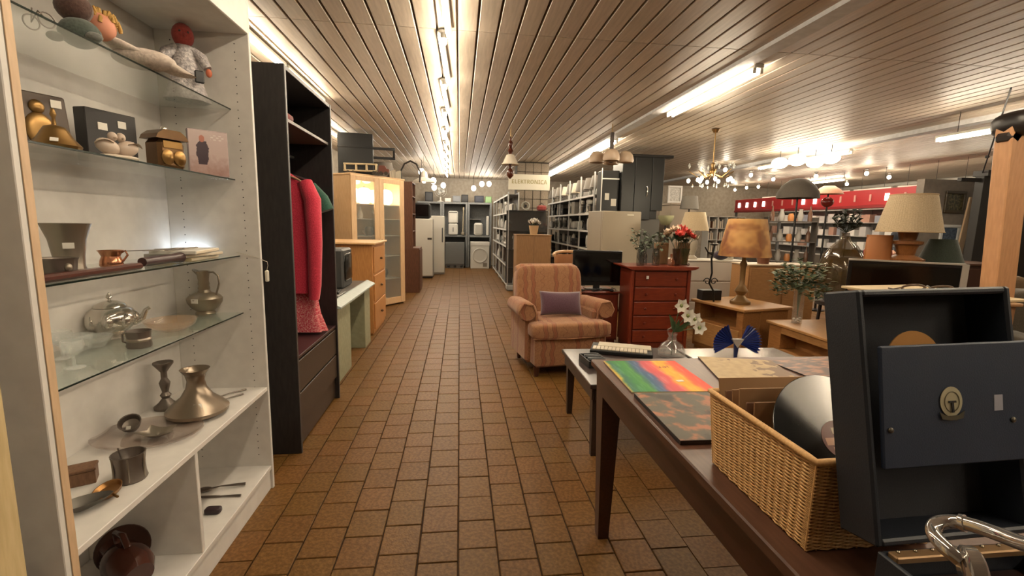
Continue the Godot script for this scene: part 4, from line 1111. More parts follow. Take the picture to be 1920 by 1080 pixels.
# ---------------------------------------------------------------- appliances at the end of the aisle
func build_back() -> void:
	var gr := grain("unitgrey", lin(0.15, 0.155, 0.15), lin(0.19, 0.195, 0.19), 0.55, Vector3.ONE, 0.03)
	var Z := -15.0
	var wht := mat(lin(0.58, 0.56, 0.50), 0.4)
	var dk := mat(Color(0.1, 0.1, 0.1), 0.5)
	var xs := [-1.36, -0.56, 0.25, 1.03]
	for c in 3:
		for r in 2:
			var t := T("grey_unit", ["grey open cabinet unit at floor level against the back wall, %s", "grey open cabinet unit stacked on top by the back wall, %s"][r] % ["behind the refrigerators", "holding a steel dishwasher" if r == 0 else "holding a tall white dehumidifier", "holding a white tumble dryer" if r == 0 else "holding a small white heater"][c], "cabinet", Vector3((xs[c] + xs[c + 1]) / 2, r * 1.05, Z - 0.3))
			var hw: float = (xs[c + 1] - xs[c]) / 2 - 0.004
			for s in [-1.0, 1.0]:
				add(t, "post", G.new().slab(Vector3(s * hw, 0, -0.3), Vector3(s * (hw - 0.06), 1.045, 0.3), 0.004), gr)
			add(t, "top_board", G.new().slab(Vector3(-hw + 0.06, 0.985, -0.3), Vector3(hw - 0.06, 1.045, 0.3), 0.004), gr)
			add(t, "back_panel", G.new().slab(Vector3(-hw + 0.06, 0, -0.3), Vector3(hw - 0.06, 0.985, -0.28), 0.002), gr)
			if r == 1 and c != 1:
				add(t, "inner_shelf", G.new().slab(Vector3(-hw + 0.06, 0.5, -0.28), Vector3(hw * 0.1, 0.515, 0.1), 0.002), mat(Color(0.6, 0.58, 0.55), 0.5))
	var t := T("tumble_dryer", "white front-loading tumble dryer in the grey unit", "dryer", Vector3(0.645, 0, -14.97))
	add(t, "cabinet", G.new().slab(Vector3(-0.30, 0.0, -0.25), Vector3(0.30, 0.85, 0.3), 0.01), wht)
	add(t, "control_panel", G.new().slab(Vector3(-0.30, 0.735, 0.30), Vector3(0.30, 0.845, 0.312), 0.004), mat(lin(0.62, 0.6, 0.55), 0.35))
	add(t, "door", G.new().at(Vector3(0, 0.42, 0.30), Vector3(90, 0, 0)).lathe(Vector3.ZERO, V([[0, 0], [0.24, 0], [0.24, 0.012], [0.22, 0.02], [0.21, 0.014], [0.15, 0.012], [0, 0.012]]), 36), mat(lin(0.52, 0.5, 0.44), 0.3))
	add(t, "vent_grille", G.new().slab(Vector3(0.10, 0.06, 0.30), Vector3(0.23, 0.18, 0.306), 0.002), mat(lin(0.2, 0.17, 0.13), 0.5))
	t = T("dishwasher", "built-in dishwasher with plain grey steel front in the grey unit", "dishwasher", Vector3(-0.145, 0, -14.97))
	add(t, "cabinet", G.new().slab(Vector3(-0.30, 0.08, -0.25), Vector3(0.30, 0.82, 0.28), 0.006), mat(lin(0.17, 0.175, 0.175), 0.35, 0.5))
	add(t, "door", G.new().slab(Vector3(-0.30, 0.14, 0.28), Vector3(0.30, 0.82, 0.31), 0.006), mat(lin(0.19, 0.20, 0.20), 0.35, 0.5))
	add(t, "toe_rail", G.new().slab(Vector3(-0.28, 0.0, 0.22), Vector3(0.28, 0.1, 0.26), 0.004), mat(Color(0.45, 0.44, 0.42), 0.4))
	for x in [-0.2, 0.0, 0.2]:
		add(t, "foot", G.new().slab(Vector3(x - 0.04, 0.04, 0.26), Vector3(x + 0.04, 0.1, 0.30), 0.004), dk)
	t = T("dehumidifier", "tall white two-part dehumidifier standing in the upper grey unit", "dehumidifier", Vector3(-0.21, 1.05, -15.1))
	add(t, "upper_body", G.new().slab(Vector3(-0.15, 0.37, -0.12), Vector3(0.15, 0.76, 0.14), 0.03), wht)
	add(t, "water_tank", G.new().slab(Vector3(-0.15, 0.0, -0.12), Vector3(0.15, 0.36, 0.14), 0.03), wht)
	add(t, "gauge", G.new().slab(Vector3(-0.008, 0.1, 0.14), Vector3(0.012, 0.24, 0.146), 0.002), dk)
	add(t, "top_grille", G.new().slab(Vector3(-0.13, 0.70, 0.14), Vector3(0.13, 0.73, 0.146), 0.002), mat(Color(0.4, 0.39, 0.37), 0.5))
	t = T("fan_heater", "small rounded white fan heater in the upper grey unit", "heater", Vector3(0.60, 1.05, -15.08))
	add(t, "body", G.new().slab(Vector3(-0.14, 0.0, -0.1), Vector3(0.14, 0.40, 0.12), 0.05), wht)
	add(t, "grille", G.new().slab(Vector3(-0.10, 0.05, 0.12), Vector3(0.10, 0.34, 0.126), 0.003), mat(lin(0.4, 0.38, 0.33), 0.5))
	one("panel_radiator", "narrow white upright panel radiator in the upper grey unit", "radiator", Vector3(0.90, 1.05, -15.05), G.new().box(Vector3(0, 0.31, 0), Vector3(0.085, 0.62, 0.06), 0.015), wht)
	t = T("vacuum_cleaner", "tan upright stick vacuum cleaner beside the dehumidifier", "vacuum cleaner", Vector3(0.10, 1.05, -15.05))
	add(t, "stick", G.new().rod(Vector3(0, 0.1, 0), Vector3(0.02, 0.80, 0), 0.018, 10), mat(lin(0.36, 0.30, 0.2), 0.5))
	add(t, "floor_head", G.new().box(Vector3(0, 0.05, 0.02), Vector3(0.1, 0.1, 0.16), 0.02), mat(lin(0.28, 0.24, 0.17), 0.5))
	add(t, "grip", G.new().box(Vector3(0.02, 0.84, 0), Vector3(0.05, 0.10, 0.05), 0.015), mat(lin(0.42, 0.36, 0.25), 0.5))
	t = T("drum_fan", "white round desk fan standing on the grey units", "fan", Vector3(-0.62, 2.097, -15.2))
	add(t, "base", G.new().lathe(Vector3.ZERO, V([[0, 0], [0.11, 0], [0.11, 0.02], [0.03, 0.04], [0.02, 0.16], [0, 0.16]]), 18), wht)
	var cg := G.new()
	for i in 3:
		var w := []
		for j in 24:
			w.append(Vector3(cos(TAU * j / 24) * (0.19 - i * 0.06), 0.34 + sin(TAU * j / 24) * (0.19 - i * 0.06), 0.06 - 0.03 * (2 - i)))
		cg.tube(w, 0.005, 5, true)
	for j in 12:
		cg.rod(Vector3(cos(TAU * j / 12) * 0.03, 0.34 + sin(TAU * j / 12) * 0.03, 0.06), Vector3(cos(TAU * j / 12) * 0.19, 0.34 + sin(TAU * j / 12) * 0.19, 0.0), 0.003, 5)
	add(t, "cage", cg, mat(Color(0.75, 0.74, 0.7), 0.4))
	for j in 3:
		add(t, "blade", G.new().leaf(Vector3(0, 0.34, 0.01), Vector3(cos(j * 2.1) * 0.15, 0.34 + sin(j * 2.1) * 0.15, 0.02), 0.05, Vector3.BACK, 0.1), mat(Color(0.6, 0.6, 0.58), 0.4))
	var top := [
		["speaker_box", "dark loudspeaker box on the grey units", -0.98, 0.24, 0.30], ["speaker_box", "squat black stereo box on the grey units", 0.16, 0.22, 0.24],
		["speaker_box", "black amplifier box on the grey units", 0.62, 0.3, 0.22], ["carton", "small white carton on the grey units", -0.38, 0.2, 0.12],
		["carton", "grey metal toolbox on the grey units", -0.10, 0.26, 0.20], ["carton", "green and white crate near the corner rack on the grey units", 0.92, 0.2, 0.2]]
	for b in top:
		var bb := T(b[0], b[1], "box", Vector3(b[2], 2.097, -15.2))
		var cc: Color = [Color(0.07, 0.07, 0.075), Color(0.06, 0.06, 0.06), Color(0.09, 0.1, 0.14), Color(0.75, 0.74, 0.7), Color(0.4, 0.41, 0.42), Color(0.45, 0.58, 0.38)][top.find(b)]
		add(bb, "body", G.new().box(Vector3(0, b[4] / 2, 0), Vector3(b[3], b[4], 0.28), 0.008), mat(cc, 0.45))
		add(bb, "front_plate", G.new().box(Vector3(0, b[4] / 2, 0.142), Vector3(b[3] * 0.8, b[4] * 0.7, 0.006), 0.002), mat(cc.lightened(0.12), 0.4))
	# bright lamps for sale over the appliances
	for q in [[-0.50, 2.55, -14.3], [0.42, 2.5, -14.4], [0.66, 2.62, -14.2], [0.9, 2.66, -14.6], [-0.75, 2.45, -13.9], [-0.9, 2.62, -11.3], [-0.68, 2.5, -12.2]]:
		var pl := T("pendant_lamp", ["white glass globe pendant hanging over the appliances", "white glass globe pendant hanging over the refrigerators"][0 if q[2] < -13 else 1], "pendant lamp", Vector3(q[0], q[1], q[2]), 0, "globe pendants for sale")
		add(pl, "globe_lamp", G.new().ball(Vector3.ZERO, Vector3(0.075, 0.085, 0.075)), glow("globe", Color(1, 0.96, 0.9), 9.0))
		add(pl, "cord", G.new().rod(Vector3(0, 0.08, 0), Vector3(0, 2.9 - q[1], 0), 0.005, 6), dk)
		var om := OmniLight3D.new()
		om.name = "globe_glow"
		om.light_color = Color(1, 0.96, 0.9)
		om.light_energy = 0.3
		om.light_size = 0.07
		om.omni_range = 12
		om.omni_attenuation = 2
		om.shadow_enabled = true
		pl.add_child(om)

# ---------------------------------------------------------------- small electrical goods for the racks
func good(kind: int, p: Vector3, turn: float, where: String, group: String, s := 1.0) -> void:
	var w := mat(lin(0.62, 0.60, 0.55), 0.35)
	var b := mat(Color(0.06, 0.06, 0.065), 0.4)
	var m := metal(Color(0.6, 0.6, 0.58), 0.3)
	var t: Node3D
	match kind:
		0:
			t = T("kettle", "white electric kettle " + where, "kettle", p, turn, group)
			add(t, "jug", G.new().lathe(Vector3.ZERO, scaled([[0, 0], [0.09, 0], [0.09, 0.03], [0.08, 0.14], [0.06, 0.2], [0, 0.21]], s), 16), w)
			add(t, "handle", G.new().tube([Vector3(0.07, 0.18, 0) * s, Vector3(0.13, 0.17, 0) * s, Vector3(0.12, 0.07, 0) * s, Vector3(0.085, 0.05, 0) * s], 0.012 * s, 8), b)
		1:
			t = T("coffee_maker", "black filter coffee maker " + where, "coffee maker", p, turn, group)
			add(t, "housing", G.new().prism(V([[-0.1, 0], [0.12, 0], [0.12, 0.03], [-0.02, 0.03], [-0.02, 0.22], [0.12, 0.24], [0.12, 0.32], [-0.1, 0.32]]), -0.08, 0.08), b)
			add(t, "glass_jug", G.new().lathe(Vector3(0.06, 0.035, 0), V([[0, 0], [0.05, 0], [0.058, 0.05], [0.04, 0.13], [0, 0.13]]), 14), pane("crystal", Color(0.9, 0.92, 0.9), 0.12, 0.03))
		2:
			t = T("toaster", "white two-slot toaster " + where, "toaster", p, turn, group)
			add(t, "shell", G.new().box(Vector3(0, 0.1, 0), Vector3(0.28, 0.19, 0.16), 0.035), w)
			add(t, "slot", G.new().box(Vector3(0, 0.194, 0.03), Vector3(0.2, 0.006, 0.02), 0.001).box(Vector3(0, 0.194, -0.03), Vector3(0.2, 0.006, 0.02), 0.001), b)
		3:
			t = T("stereo_box", "black hi-fi component " + where, "hi-fi", p, turn, group)
			add(t, "case", G.new().box(Vector3(0, 0.09, 0), Vector3(0.36, 0.17, 0.26), 0.006), b)
			add(t, "face_plate", G.new().box(Vector3(0, 0.09, 0.132), Vector3(0.35, 0.15, 0.006), 0.002), mat(Color(0.16, 0.16, 0.165), 0.35))
			add(t, "knob", G.new().at(Vector3(0.1, 0.09, 0.135), Vector3(90, 0, 0)).cyl(Vector3.ZERO, 0.025, 0.02, 14), m)
		4:
			t = T("loudspeaker", "dark wooden loudspeaker " + where, "loudspeaker", p, turn, group)
			add(t, "cabinet", G.new().box(Vector3(0, 0.16, 0), Vector3(0.19, 0.32, 0.2), 0.005), mat(lin(0.06, 0.035, 0.025), 0.5))
			add(t, "cone", G.new().at(Vector3(0, 0.12, 0.1), Vector3(90, 0, 0)).lathe(Vector3.ZERO, V([[0, 0.002], [0.03, 0.004], [0.065, 0.012], [0.075, 0.006], [0.075, 0]]), 18), mat(Color(0.13, 0.13, 0.13), 0.6))
		5:
			t = T("steam_iron", "white steam iron standing " + where, "iron", p, turn, group)
			add(t, "body", G.new().ball(Vector3(0, 0.14, 0.02), Vector3(0.06, 0.13, 0.045), 0.8), w)
			add(t, "heel", G.new().box(Vector3(0, 0.02, 0), Vector3(0.11, 0.04, 0.1), 0.015), w)
			add(t, "handle", G.new().tube([Vector3(0, 0.05, -0.03), Vector3(0, 0.08, -0.08), Vector3(0, 0.18, -0.08), Vector3(0, 0.22, -0.02)], 0.015, 8), b)
		6:
			t = T("mixer", "white kitchen mixer " + where, "mixer", p, turn, group)
			add(t, "base", G.new().box(Vector3(0, 0.02, 0), Vector3(0.2, 0.04, 0.14), 0.015), w)
			add(t, "column", G.new().box(Vector3(-0.06, 0.13, 0), Vector3(0.07, 0.2, 0.09), 0.02), w)
			add(t, "motor_head", G.new().ball(Vector3(0.02, 0.26, 0), Vector3(0.14, 0.06, 0.06), 0.7), w)
			add(t, "bowl", G.new().lathe(Vector3(0.05, 0.042, 0), V([[0, 0], [0.04, 0], [0.07, 0.08], [0.075, 0.12], [0.07, 0.12], [0, 0.02]]), 16), m)
		7:
			t = T("cardboard_carton", "upright grey carton " + where, "carton", p, turn, group)
			add(t, "carton", G.new().box(Vector3(0, 0.15, 0), Vector3(0.2, 0.3, 0.14), 0.003), mat(lin(0.32, 0.30, 0.26), 0.7))
			add(t, "tape", G.new().box(Vector3(0, 0.15, 0.071), Vector3(0.03, 0.3, 0.001), 0.0003), mat(lin(0.45, 0.36, 0.24), 0.5))
		8:
			t = T("table_lamp", "dark-shaded table lamp " + where, "table lamp", p, turn, group)
			add(t, "base", G.new().lathe(Vector3.ZERO, V([[0, 0], [0.07, 0], [0.06, 0.02], [0.02, 0.05], [0.03, 0.12], [0.012, 0.17], [0, 0.17]]), 14), m)
			add(t, "shade", G.new().lathe(Vector3(0, 0.15, 0), V([[0.16, 0], [0.115, 0.24], [0.112, 0.24], [0.155, 0.002], [0.16, 0]]), 20), cloth("darkshade", lin(0.10, 0.085, 0.07)))
		9:
			t = T("table_lamp", "cream-shaded table lamp " + where, "table lamp", p, turn, group)
			add(t, "base", G.new().lathe(Vector3.ZERO, V([[0, 0], [0.06, 0], [0.06, 0.02], [0.03, 0.06], [0.012, 0.17], [0, 0.17]]), 14), m)
			add(t, "shade", G.new().lathe(Vector3(0, 0.15, 0), V([[0.13, 0], [0.085, 0.22], [0.082, 0.22], [0.126, 0.002], [0.13, 0]]), 20), cloth("creamshade", lin(0.52, 0.45, 0.34)))

func rack(label: String, p: Vector3, length: float, levels: Array, depth := 0.45, top := 2.3) -> Node3D:
	# runs along -z from p, open towards -x
	var t := T("goods_rack", label, "shelving rack", p)
	var post := mat(lin(0.45, 0.45, 0.44), 0.4, 0.3)
	var nb := int(round(length / 1.0))
	for i in nb + 1:
		var z := -length * i / nb
		for x in [0.0, depth - 0.03]:
			add(t, "post", G.new().slab(Vector3(x, 0, z - 0.015), Vector3(x + 0.03, top, z + 0.015), 0.002), post)
	for y in levels:
		add(t, "shelf", G.new().slab(Vector3(0.004, y - 0.02, -length), Vector3(depth, y, 0), 0.002), mat(lin(0.12, 0.11, 0.1), 0.6))
		add(t, "shelf_lip", G.new().slab(Vector3(-0.004, y - 0.035, -length), Vector3(0.004, y + 0.002, 0), 0.001), mat(lin(0.66, 0.65, 0.62), 0.4), "white front lip of the shelf")
	add(t, "back_panel", G.new().slab(Vector3(depth - 0.005, 0.02, -length), Vector3(depth, top, 0), 0.001), mat(lin(0.12, 0.11, 0.1), 0.6))
	return t
func fill_rack(t: Node3D, length: float, levels: Array, kinds: Array, where: String, group: String, step := 0.36) -> void:
	for li in levels.size():
		var z := -0.25
		var i := 0
		while z > -length + 0.2:
			var k: int = kinds[li][(i * 5 + li * 3 + int(absf(sin(i * 2.7 + li)) * 3)) % kinds[li].size()]
			good(k, t.position + Vector3(0.15 + 0.02 * sin(i * 1.9), levels[li], z), -90 + 12 * sin(i * 3.1 + li), where % ["lowest", "second", "third", "fourth", "fifth", "highest"][li], group)
			z -= step + 0.09 * absf(sin(i * 1.3 + li * 2.0))
			i += 1

func build_racks() -> void:
	# rack on the aisle, ends at the pillar
	var lv := [0.10, 0.52, 0.95, 1.33, 1.70, 2.10]
	var r := rack("low metal goods rack along the aisle beyond the dark display case", Vector3(1.05, 0, -10.25), 4.3, lv, 0.26, 2.15)
	fill_rack(r, 4.2, lv.slice(0, 5), [[7, 4, 7], [7, 4, 0], [0, 2, 6, 1], [5, 0, 1, 2], [6, 5, 0, 7], [7, 3, 8]], "on the %s shelf of the aisle rack", "goods on the aisle rack", 0.42)
	# dark glass display case in front of the pillar
	var t := T("display_case", "dark glass display case standing before the block pillar", "display case", Vector3(1.46, 0, -10.0))
	var dkf := mat(Color(0.12, 0.12, 0.12), 0.4)
	add(t, "base", G.new().slab(Vector3(-0.44, 0.0, -0.16), Vector3(0.44, 0.14, 0.2), 0.03), mat(lin(0.26, 0.26, 0.25), 0.5))
	add(t, "back_panel", G.new().slab(Vector3(-0.44, 0.14, -0.16), Vector3(0.44, 1.74, -0.14), 0.002), mat(lin(0.06, 0.055, 0.05), 0.6))
	for x in [-0.44, 0.42]:
		add(t, "upright", G.new().slab(Vector3(x, 0.14, 0.18), Vector3(x + 0.02, 1.74, 0.2), 0.002), mat(lin(0.4, 0.4, 0.4), 0.3, 0.6))
	for y in [0.5, 0.9, 1.3, 1.74]:
		add(t, "shelf", G.new().slab(Vector3(-0.42, y - 0.015, -0.14), Vector3(0.42, y, 0.18), 0.001), dkf)
	add(t, "front_pane", G.new().slab(Vector3(-0.42, 0.14, 0.19), Vector3(0.42, 1.72, 0.194), 0.0005), pane("dark_pane", Color(0.2, 0.2, 0.2), 0.35, 0.03))
	var dc := t.position
	for i in 6:
		good([0, 0, 5, 5, 6, 0][i], dc + Vector3([-0.22, 0.2, -0.2, 0.15, -0.2, 0.2][i], [0.14, 0.14, 0.5, 0.5, 0.9, 0.9][i], -0.02), 0, "inside the dark display case", "goods in the display case", 0.9)
	var cam_ := T("camera_case", "red and grey camera bag on top of the display case", "bag", dc + Vector3(0.3, 1.74, 0.05))
	add(cam_, "bag_body", G.new().box(Vector3(0, 0.06, 0), Vector3(0.2, 0.12, 0.14), 0.03), cloth("bagred", lin(0.25, 0.03, 0.025)))
	add(cam_, "strap", G.new().tube([Vector3(-0.08, 0.1, 0), Vector3(0, 0.17, 0), Vector3(0.08, 0.1, 0)], 0.008, 6), dkf)
	t = T("tape_reel", "grey tape reel leaning on top of the display case", "reel", dc + Vector3(-0.05, 1.74, 0.05))
	var wv := []
	for j in 20:
		wv.append(Vector3(cos(TAU * j / 20) * 0.08, 0.1 + sin(TAU * j / 20) * 0.08, 0))
	add(t, "rim", G.new().tube(wv, 0.018, 8, true), mat(Color(0.55, 0.54, 0.5), 0.4))
	add(t, "hub", G.new().at(Vector3(0, 0.1, -0.01), Vector3(90, 0, 0)).cyl(Vector3.ZERO, 0.03, 0.02, 14), dkf)
	# plain brown cabinet with the small flower pot
	t = T("brown_panel_cabinet", "plain tan brown cabinet behind the armchair with flower pot on it", "cabinet", Vector3(1.22, 0, -7.7))
	var tan := grain("tanwood", lin(0.22, 0.115, 0.045), lin(0.26, 0.14, 0.058), 0.5, Vector3(3, 0.5, 3), 0.03)
	add(t, "body", G.new().slab(Vector3(-0.29, 0.04, -0.2), Vector3(0.285, 1.27, 0.2), 0.004), tan)
	add(t, "top", G.new().slab(Vector3(-0.30, 1.27, -0.21), Vector3(0.295, 1.285, 0.21), 0.003), tan)
	add(t, "plinth", G.new().slab(Vector3(-0.28, 0, -0.19), Vector3(0.275, 0.04, 0.18), 0.002), tan)
	add(t, "door_seam", G.new().slab(Vector3(-0.002, 0.06, 0.2), Vector3(0.002, 1.25, 0.2008), 0.0002), mat(lin(0.08, 0.04, 0.02), 0.7))
	t = T("flower_pot", "tapered tan pot with white flowers on the brown cabinet", "potted plant", Vector3(1.24, 1.285, -7.7))
	add(t, "pot", G.new().lathe(Vector3.ZERO, V([[0, 0], [0.06, 0], [0.085, 0.15], [0.08, 0.15], [0.05, 0.02], [0, 0.02]]), 18), mat(lin(0.42, 0.27, 0.14), 0.6))
	flowers(t, Vector3(0, 0.2, 0), 0.08, 9, 0.045, mat(lin(0.66, 0.62, 0.56), 0.7), mat(lin(0.05, 0.075, 0.03), 0.7), Vector3(0, 0.1, 0))
	# black rack beyond, under the twin tubes, with lamps on its upper shelf
	var lv2 := [0.15, 0.62, 0.98, 1.35, 1.70, 2.06]
	r = rack("long black goods rack under the twin tube lights", Vector3(2.62, 0, -8.98), 5.2, lv2, 0.5, 2.5)
	fill_rack(r, 5.1, lv2, [[7, 3, 4], [7, 3, 7], [3, 5, 0], [6, 0, 2, 5], [7, 1, 6, 3], [8, 9, 8, 8, 9]], "on the %s shelf of the black rack", "goods on the black rack", 0.5)
	t = T("tall_black_cabinet", "tall narrow black cabinet at the end of the black rack", "cabinet", Vector3(2.76, 0, -8.55))
	add(t, "carcass", G.new().slab(Vector3(-0.16, 0, -0.15), Vector3(0.16, 2.46, 0.17), 0.004), mat(Color(0.05, 0.05, 0.05), 0.45))
	add(t, "white_edge", G.new().slab(Vector3(-0.175, 0, 0.15), Vector3(-0.16, 2.5, 0.18), 0.003), mat(lin(0.6, 0.58, 0.54), 0.4))
	add(t, "upper_rail", G.new().slab(Vector3(-0.16, 2.3, 0.17), Vector3(0.16, 2.32, 0.18), 0.002), mat(lin(0.6, 0.58, 0.54), 0.4))
	add(t, "label_card", G.new().slab(Vector3(-0.1, 1.93, 0.17), Vector3(-0.02, 2.05, 0.174), 0.001).slab(Vector3(0.02, 1.82, 0.17), Vector3(0.12, 1.95, 0.174), 0.001), mat(Color(0.75, 0.73, 0.68), 0.6))
	# beige refrigerator
	t = T("beige_refrigerator", "beige larder refrigerator standing before the black rack", "refrigerator", Vector3(2.62, 0, -7.75), 6)
	var bg := mat(lin(0.34, 0.29, 0.215), 0.4)
	add(t, "cabinet", G.new().slab(Vector3(-0.33, 0.04, -0.30), Vector3(0.36, 1.70, 0.28), 0.01), mat(lin(0.32, 0.275, 0.21), 0.42))
	add(t, "door", G.new().slab(Vector3(-0.33, 0.08, 0.285), Vector3(0.36, 1.70, 0.335), 0.014), bg)
	add(t, "badge", G.new().slab(Vector3(0.10, 1.63, 0.335), Vector3(0.22, 1.65, 0.34), 0.001), mat(Color(0.8, 0.78, 0.72), 0.3, 0.5))
	add(t, "foot_rail", G.new().slab(Vector3(-0.3, 0, -0.25), Vector3(0.32, 0.04, 0.25), 0.002), mat(Color(0.05, 0.05, 0.05), 0.6))
	# black double-door locker high on a stand
	var bl := mat(Color(0.03, 0.033, 0.03), 0.45)
	t = T("black_door_panel", "tall glossy black wardrobe with chrome handle beside the beige refrigerator", "wardrobe", Vector3(3.28, 0, -8.42))
	add(t, "lower_body", G.new().slab(Vector3(-0.30, 0, -0.35), Vector3(0.44, 1.60, 0.10), 0.004), mat(lin(0.11, 0.105, 0.095), 0.6), "grey lower body")
	add(t, "upper_body", G.new().slab(Vector3(-0.34, 1.6, -0.4), Vector3(0.36, 2.72, 0.12), 0.004), bl)
	for k in 3:
		var x0: float = -0.34 + [0.0, 0.24, 0.56][k]
		var x1: float = -0.34 + [0.235, 0.555, 0.78][k]
		var dr := add(t, "door", G.new().slab(Vector3(x0, 1.58 if k < 2 else 1.75, 0.122), Vector3(x1, 2.72, 0.142 + 0.012 * k), 0.003), bl)
		if k == 1:
			add(dr, "handle", G.new().tube([Vector3(0.13, 2.0, 0.16), Vector3(0.13, 2.03, 0.19), Vector3(0.13, 2.15, 0.19), Vector3(0.13, 2.19, 0.16)], 0.011, 8), metal(Color(0.8, 0.8, 0.78), 0.12))
	add(t, "cornice", G.new().slab(Vector3(-0.4, 2.70, 0.0), Vector3(0.6, 2.75, 0.18), 0.006), mat(Color(0.06, 0.055, 0.05), 0.4))

func flowers(t: Node3D, c: Vector3, spread: float, n: int, r: float, petal: Material, green: Material, root: Vector3, alt: Material = null) -> void:
	for i in n:
		var a := TAU * i * 0.381966
		var d := sqrt((i + 0.5) / n)
		var p := c + Vector3(cos(a) * d * spread, (1 - d * d) * spread * 0.6, sin(a) * d * spread)
		var out := (p - root).normalized()
		var g := G.new()
		g.ball(p + out * r * 0.1, Vector3.ONE * r * 0.42, 1.0, 8, 6)
		for ly in 2:
			for k in 5:
				var an := TAU * (k + ly * 0.5) / 5 + i
				var side := out.cross(Vector3(cos(an), 0.3, sin(an))).normalized()
				var tip := p + (side * (0.75 + 0.3 * ly) + out * (0.75 - 0.4 * ly)) * r
				g.leaf(p - out * r * 0.25, tip, r * 0.5, out, -0.28)
		add(t, "blossom", g, petal if alt == null or i % 3 != 1 else alt)
		add(t, "stem", G.new().tube([root, (root + p) / 2 + out * 0.01, p - out * r * 0.2], 0.0025, 5), green)
		var lg := G.new()
		for k in 2:
			var an := a + k * 2.5
			var q := root.lerp(p, 0.55)
			lg.leaf(q, q + Vector3(cos(an) * 0.8, 0.5, sin(an) * 0.8).normalized() * spread * 0.8, spread * 0.16, Vector3.UP, 0.15)
		add(t, "leaf", lg, green)

# ---------------------------------------------------------------- armchair, desk with television, red chest
func chair_fabric() -> StandardMaterial3D:
	var n := 320
	var im := Image.create(n, n, false, Image.FORMAT_RGB8)
	var nz := FastNoiseLite.new()
	nz.seed = 5
	nz.frequency = 0.06
	for y in n:
		for x in n:
			var v := nz.get_noise_2d(x, y) * 0.5 + 0.5
			var c := lin(0.25, 0.115, 0.05).lerp(lin(0.37, 0.185, 0.085), v)
			var u := fposmod(x + 5.0 * sin(y * TAU / n * 4.0), n) / n
			for s in [0.12, 0.45, 0.62]:
				var d: float = absf(u - s)
				if d < 0.035:
					c = c.lerp(lin(0.22, 0.06, 0.028), 0.62 - d * 8)
				if d > 0.032 and d < 0.042:
					c = c.lerp(lin(0.10, 0.035, 0.018), 0.75)
			# leafy sprigs along the plain strips
			var q := Vector2(fposmod(x + 14.0 * sin(y * TAU / n * 6.0), n) / n - 0.29, 0)
			if absf(q.x) < 0.006 or absf(q.x - 0.53) < 0.006:
				c = c.lerp(lin(0.14, 0.06, 0.03), 0.7)
			if nz.get_noise_2d(x * 2.2 + 400, y * 2.2) > 0.33:
				c = c.lerp(lin(0.24, 0.07, 0.035), 0.55)
			im.set_pixel(x, y, c)
	var m := StandardMaterial3D.new()
	m.albedo_texture = ImageTexture.create_from_image(im)
	m.uv1_triplanar = true
	m.uv1_scale = Vector3(1.9, 1.9, 1.9)
	m.roughness = 0.9
	m.rim_enabled = true
	m.rim = 0.35
	m.rim_tint = 0.6
	return m
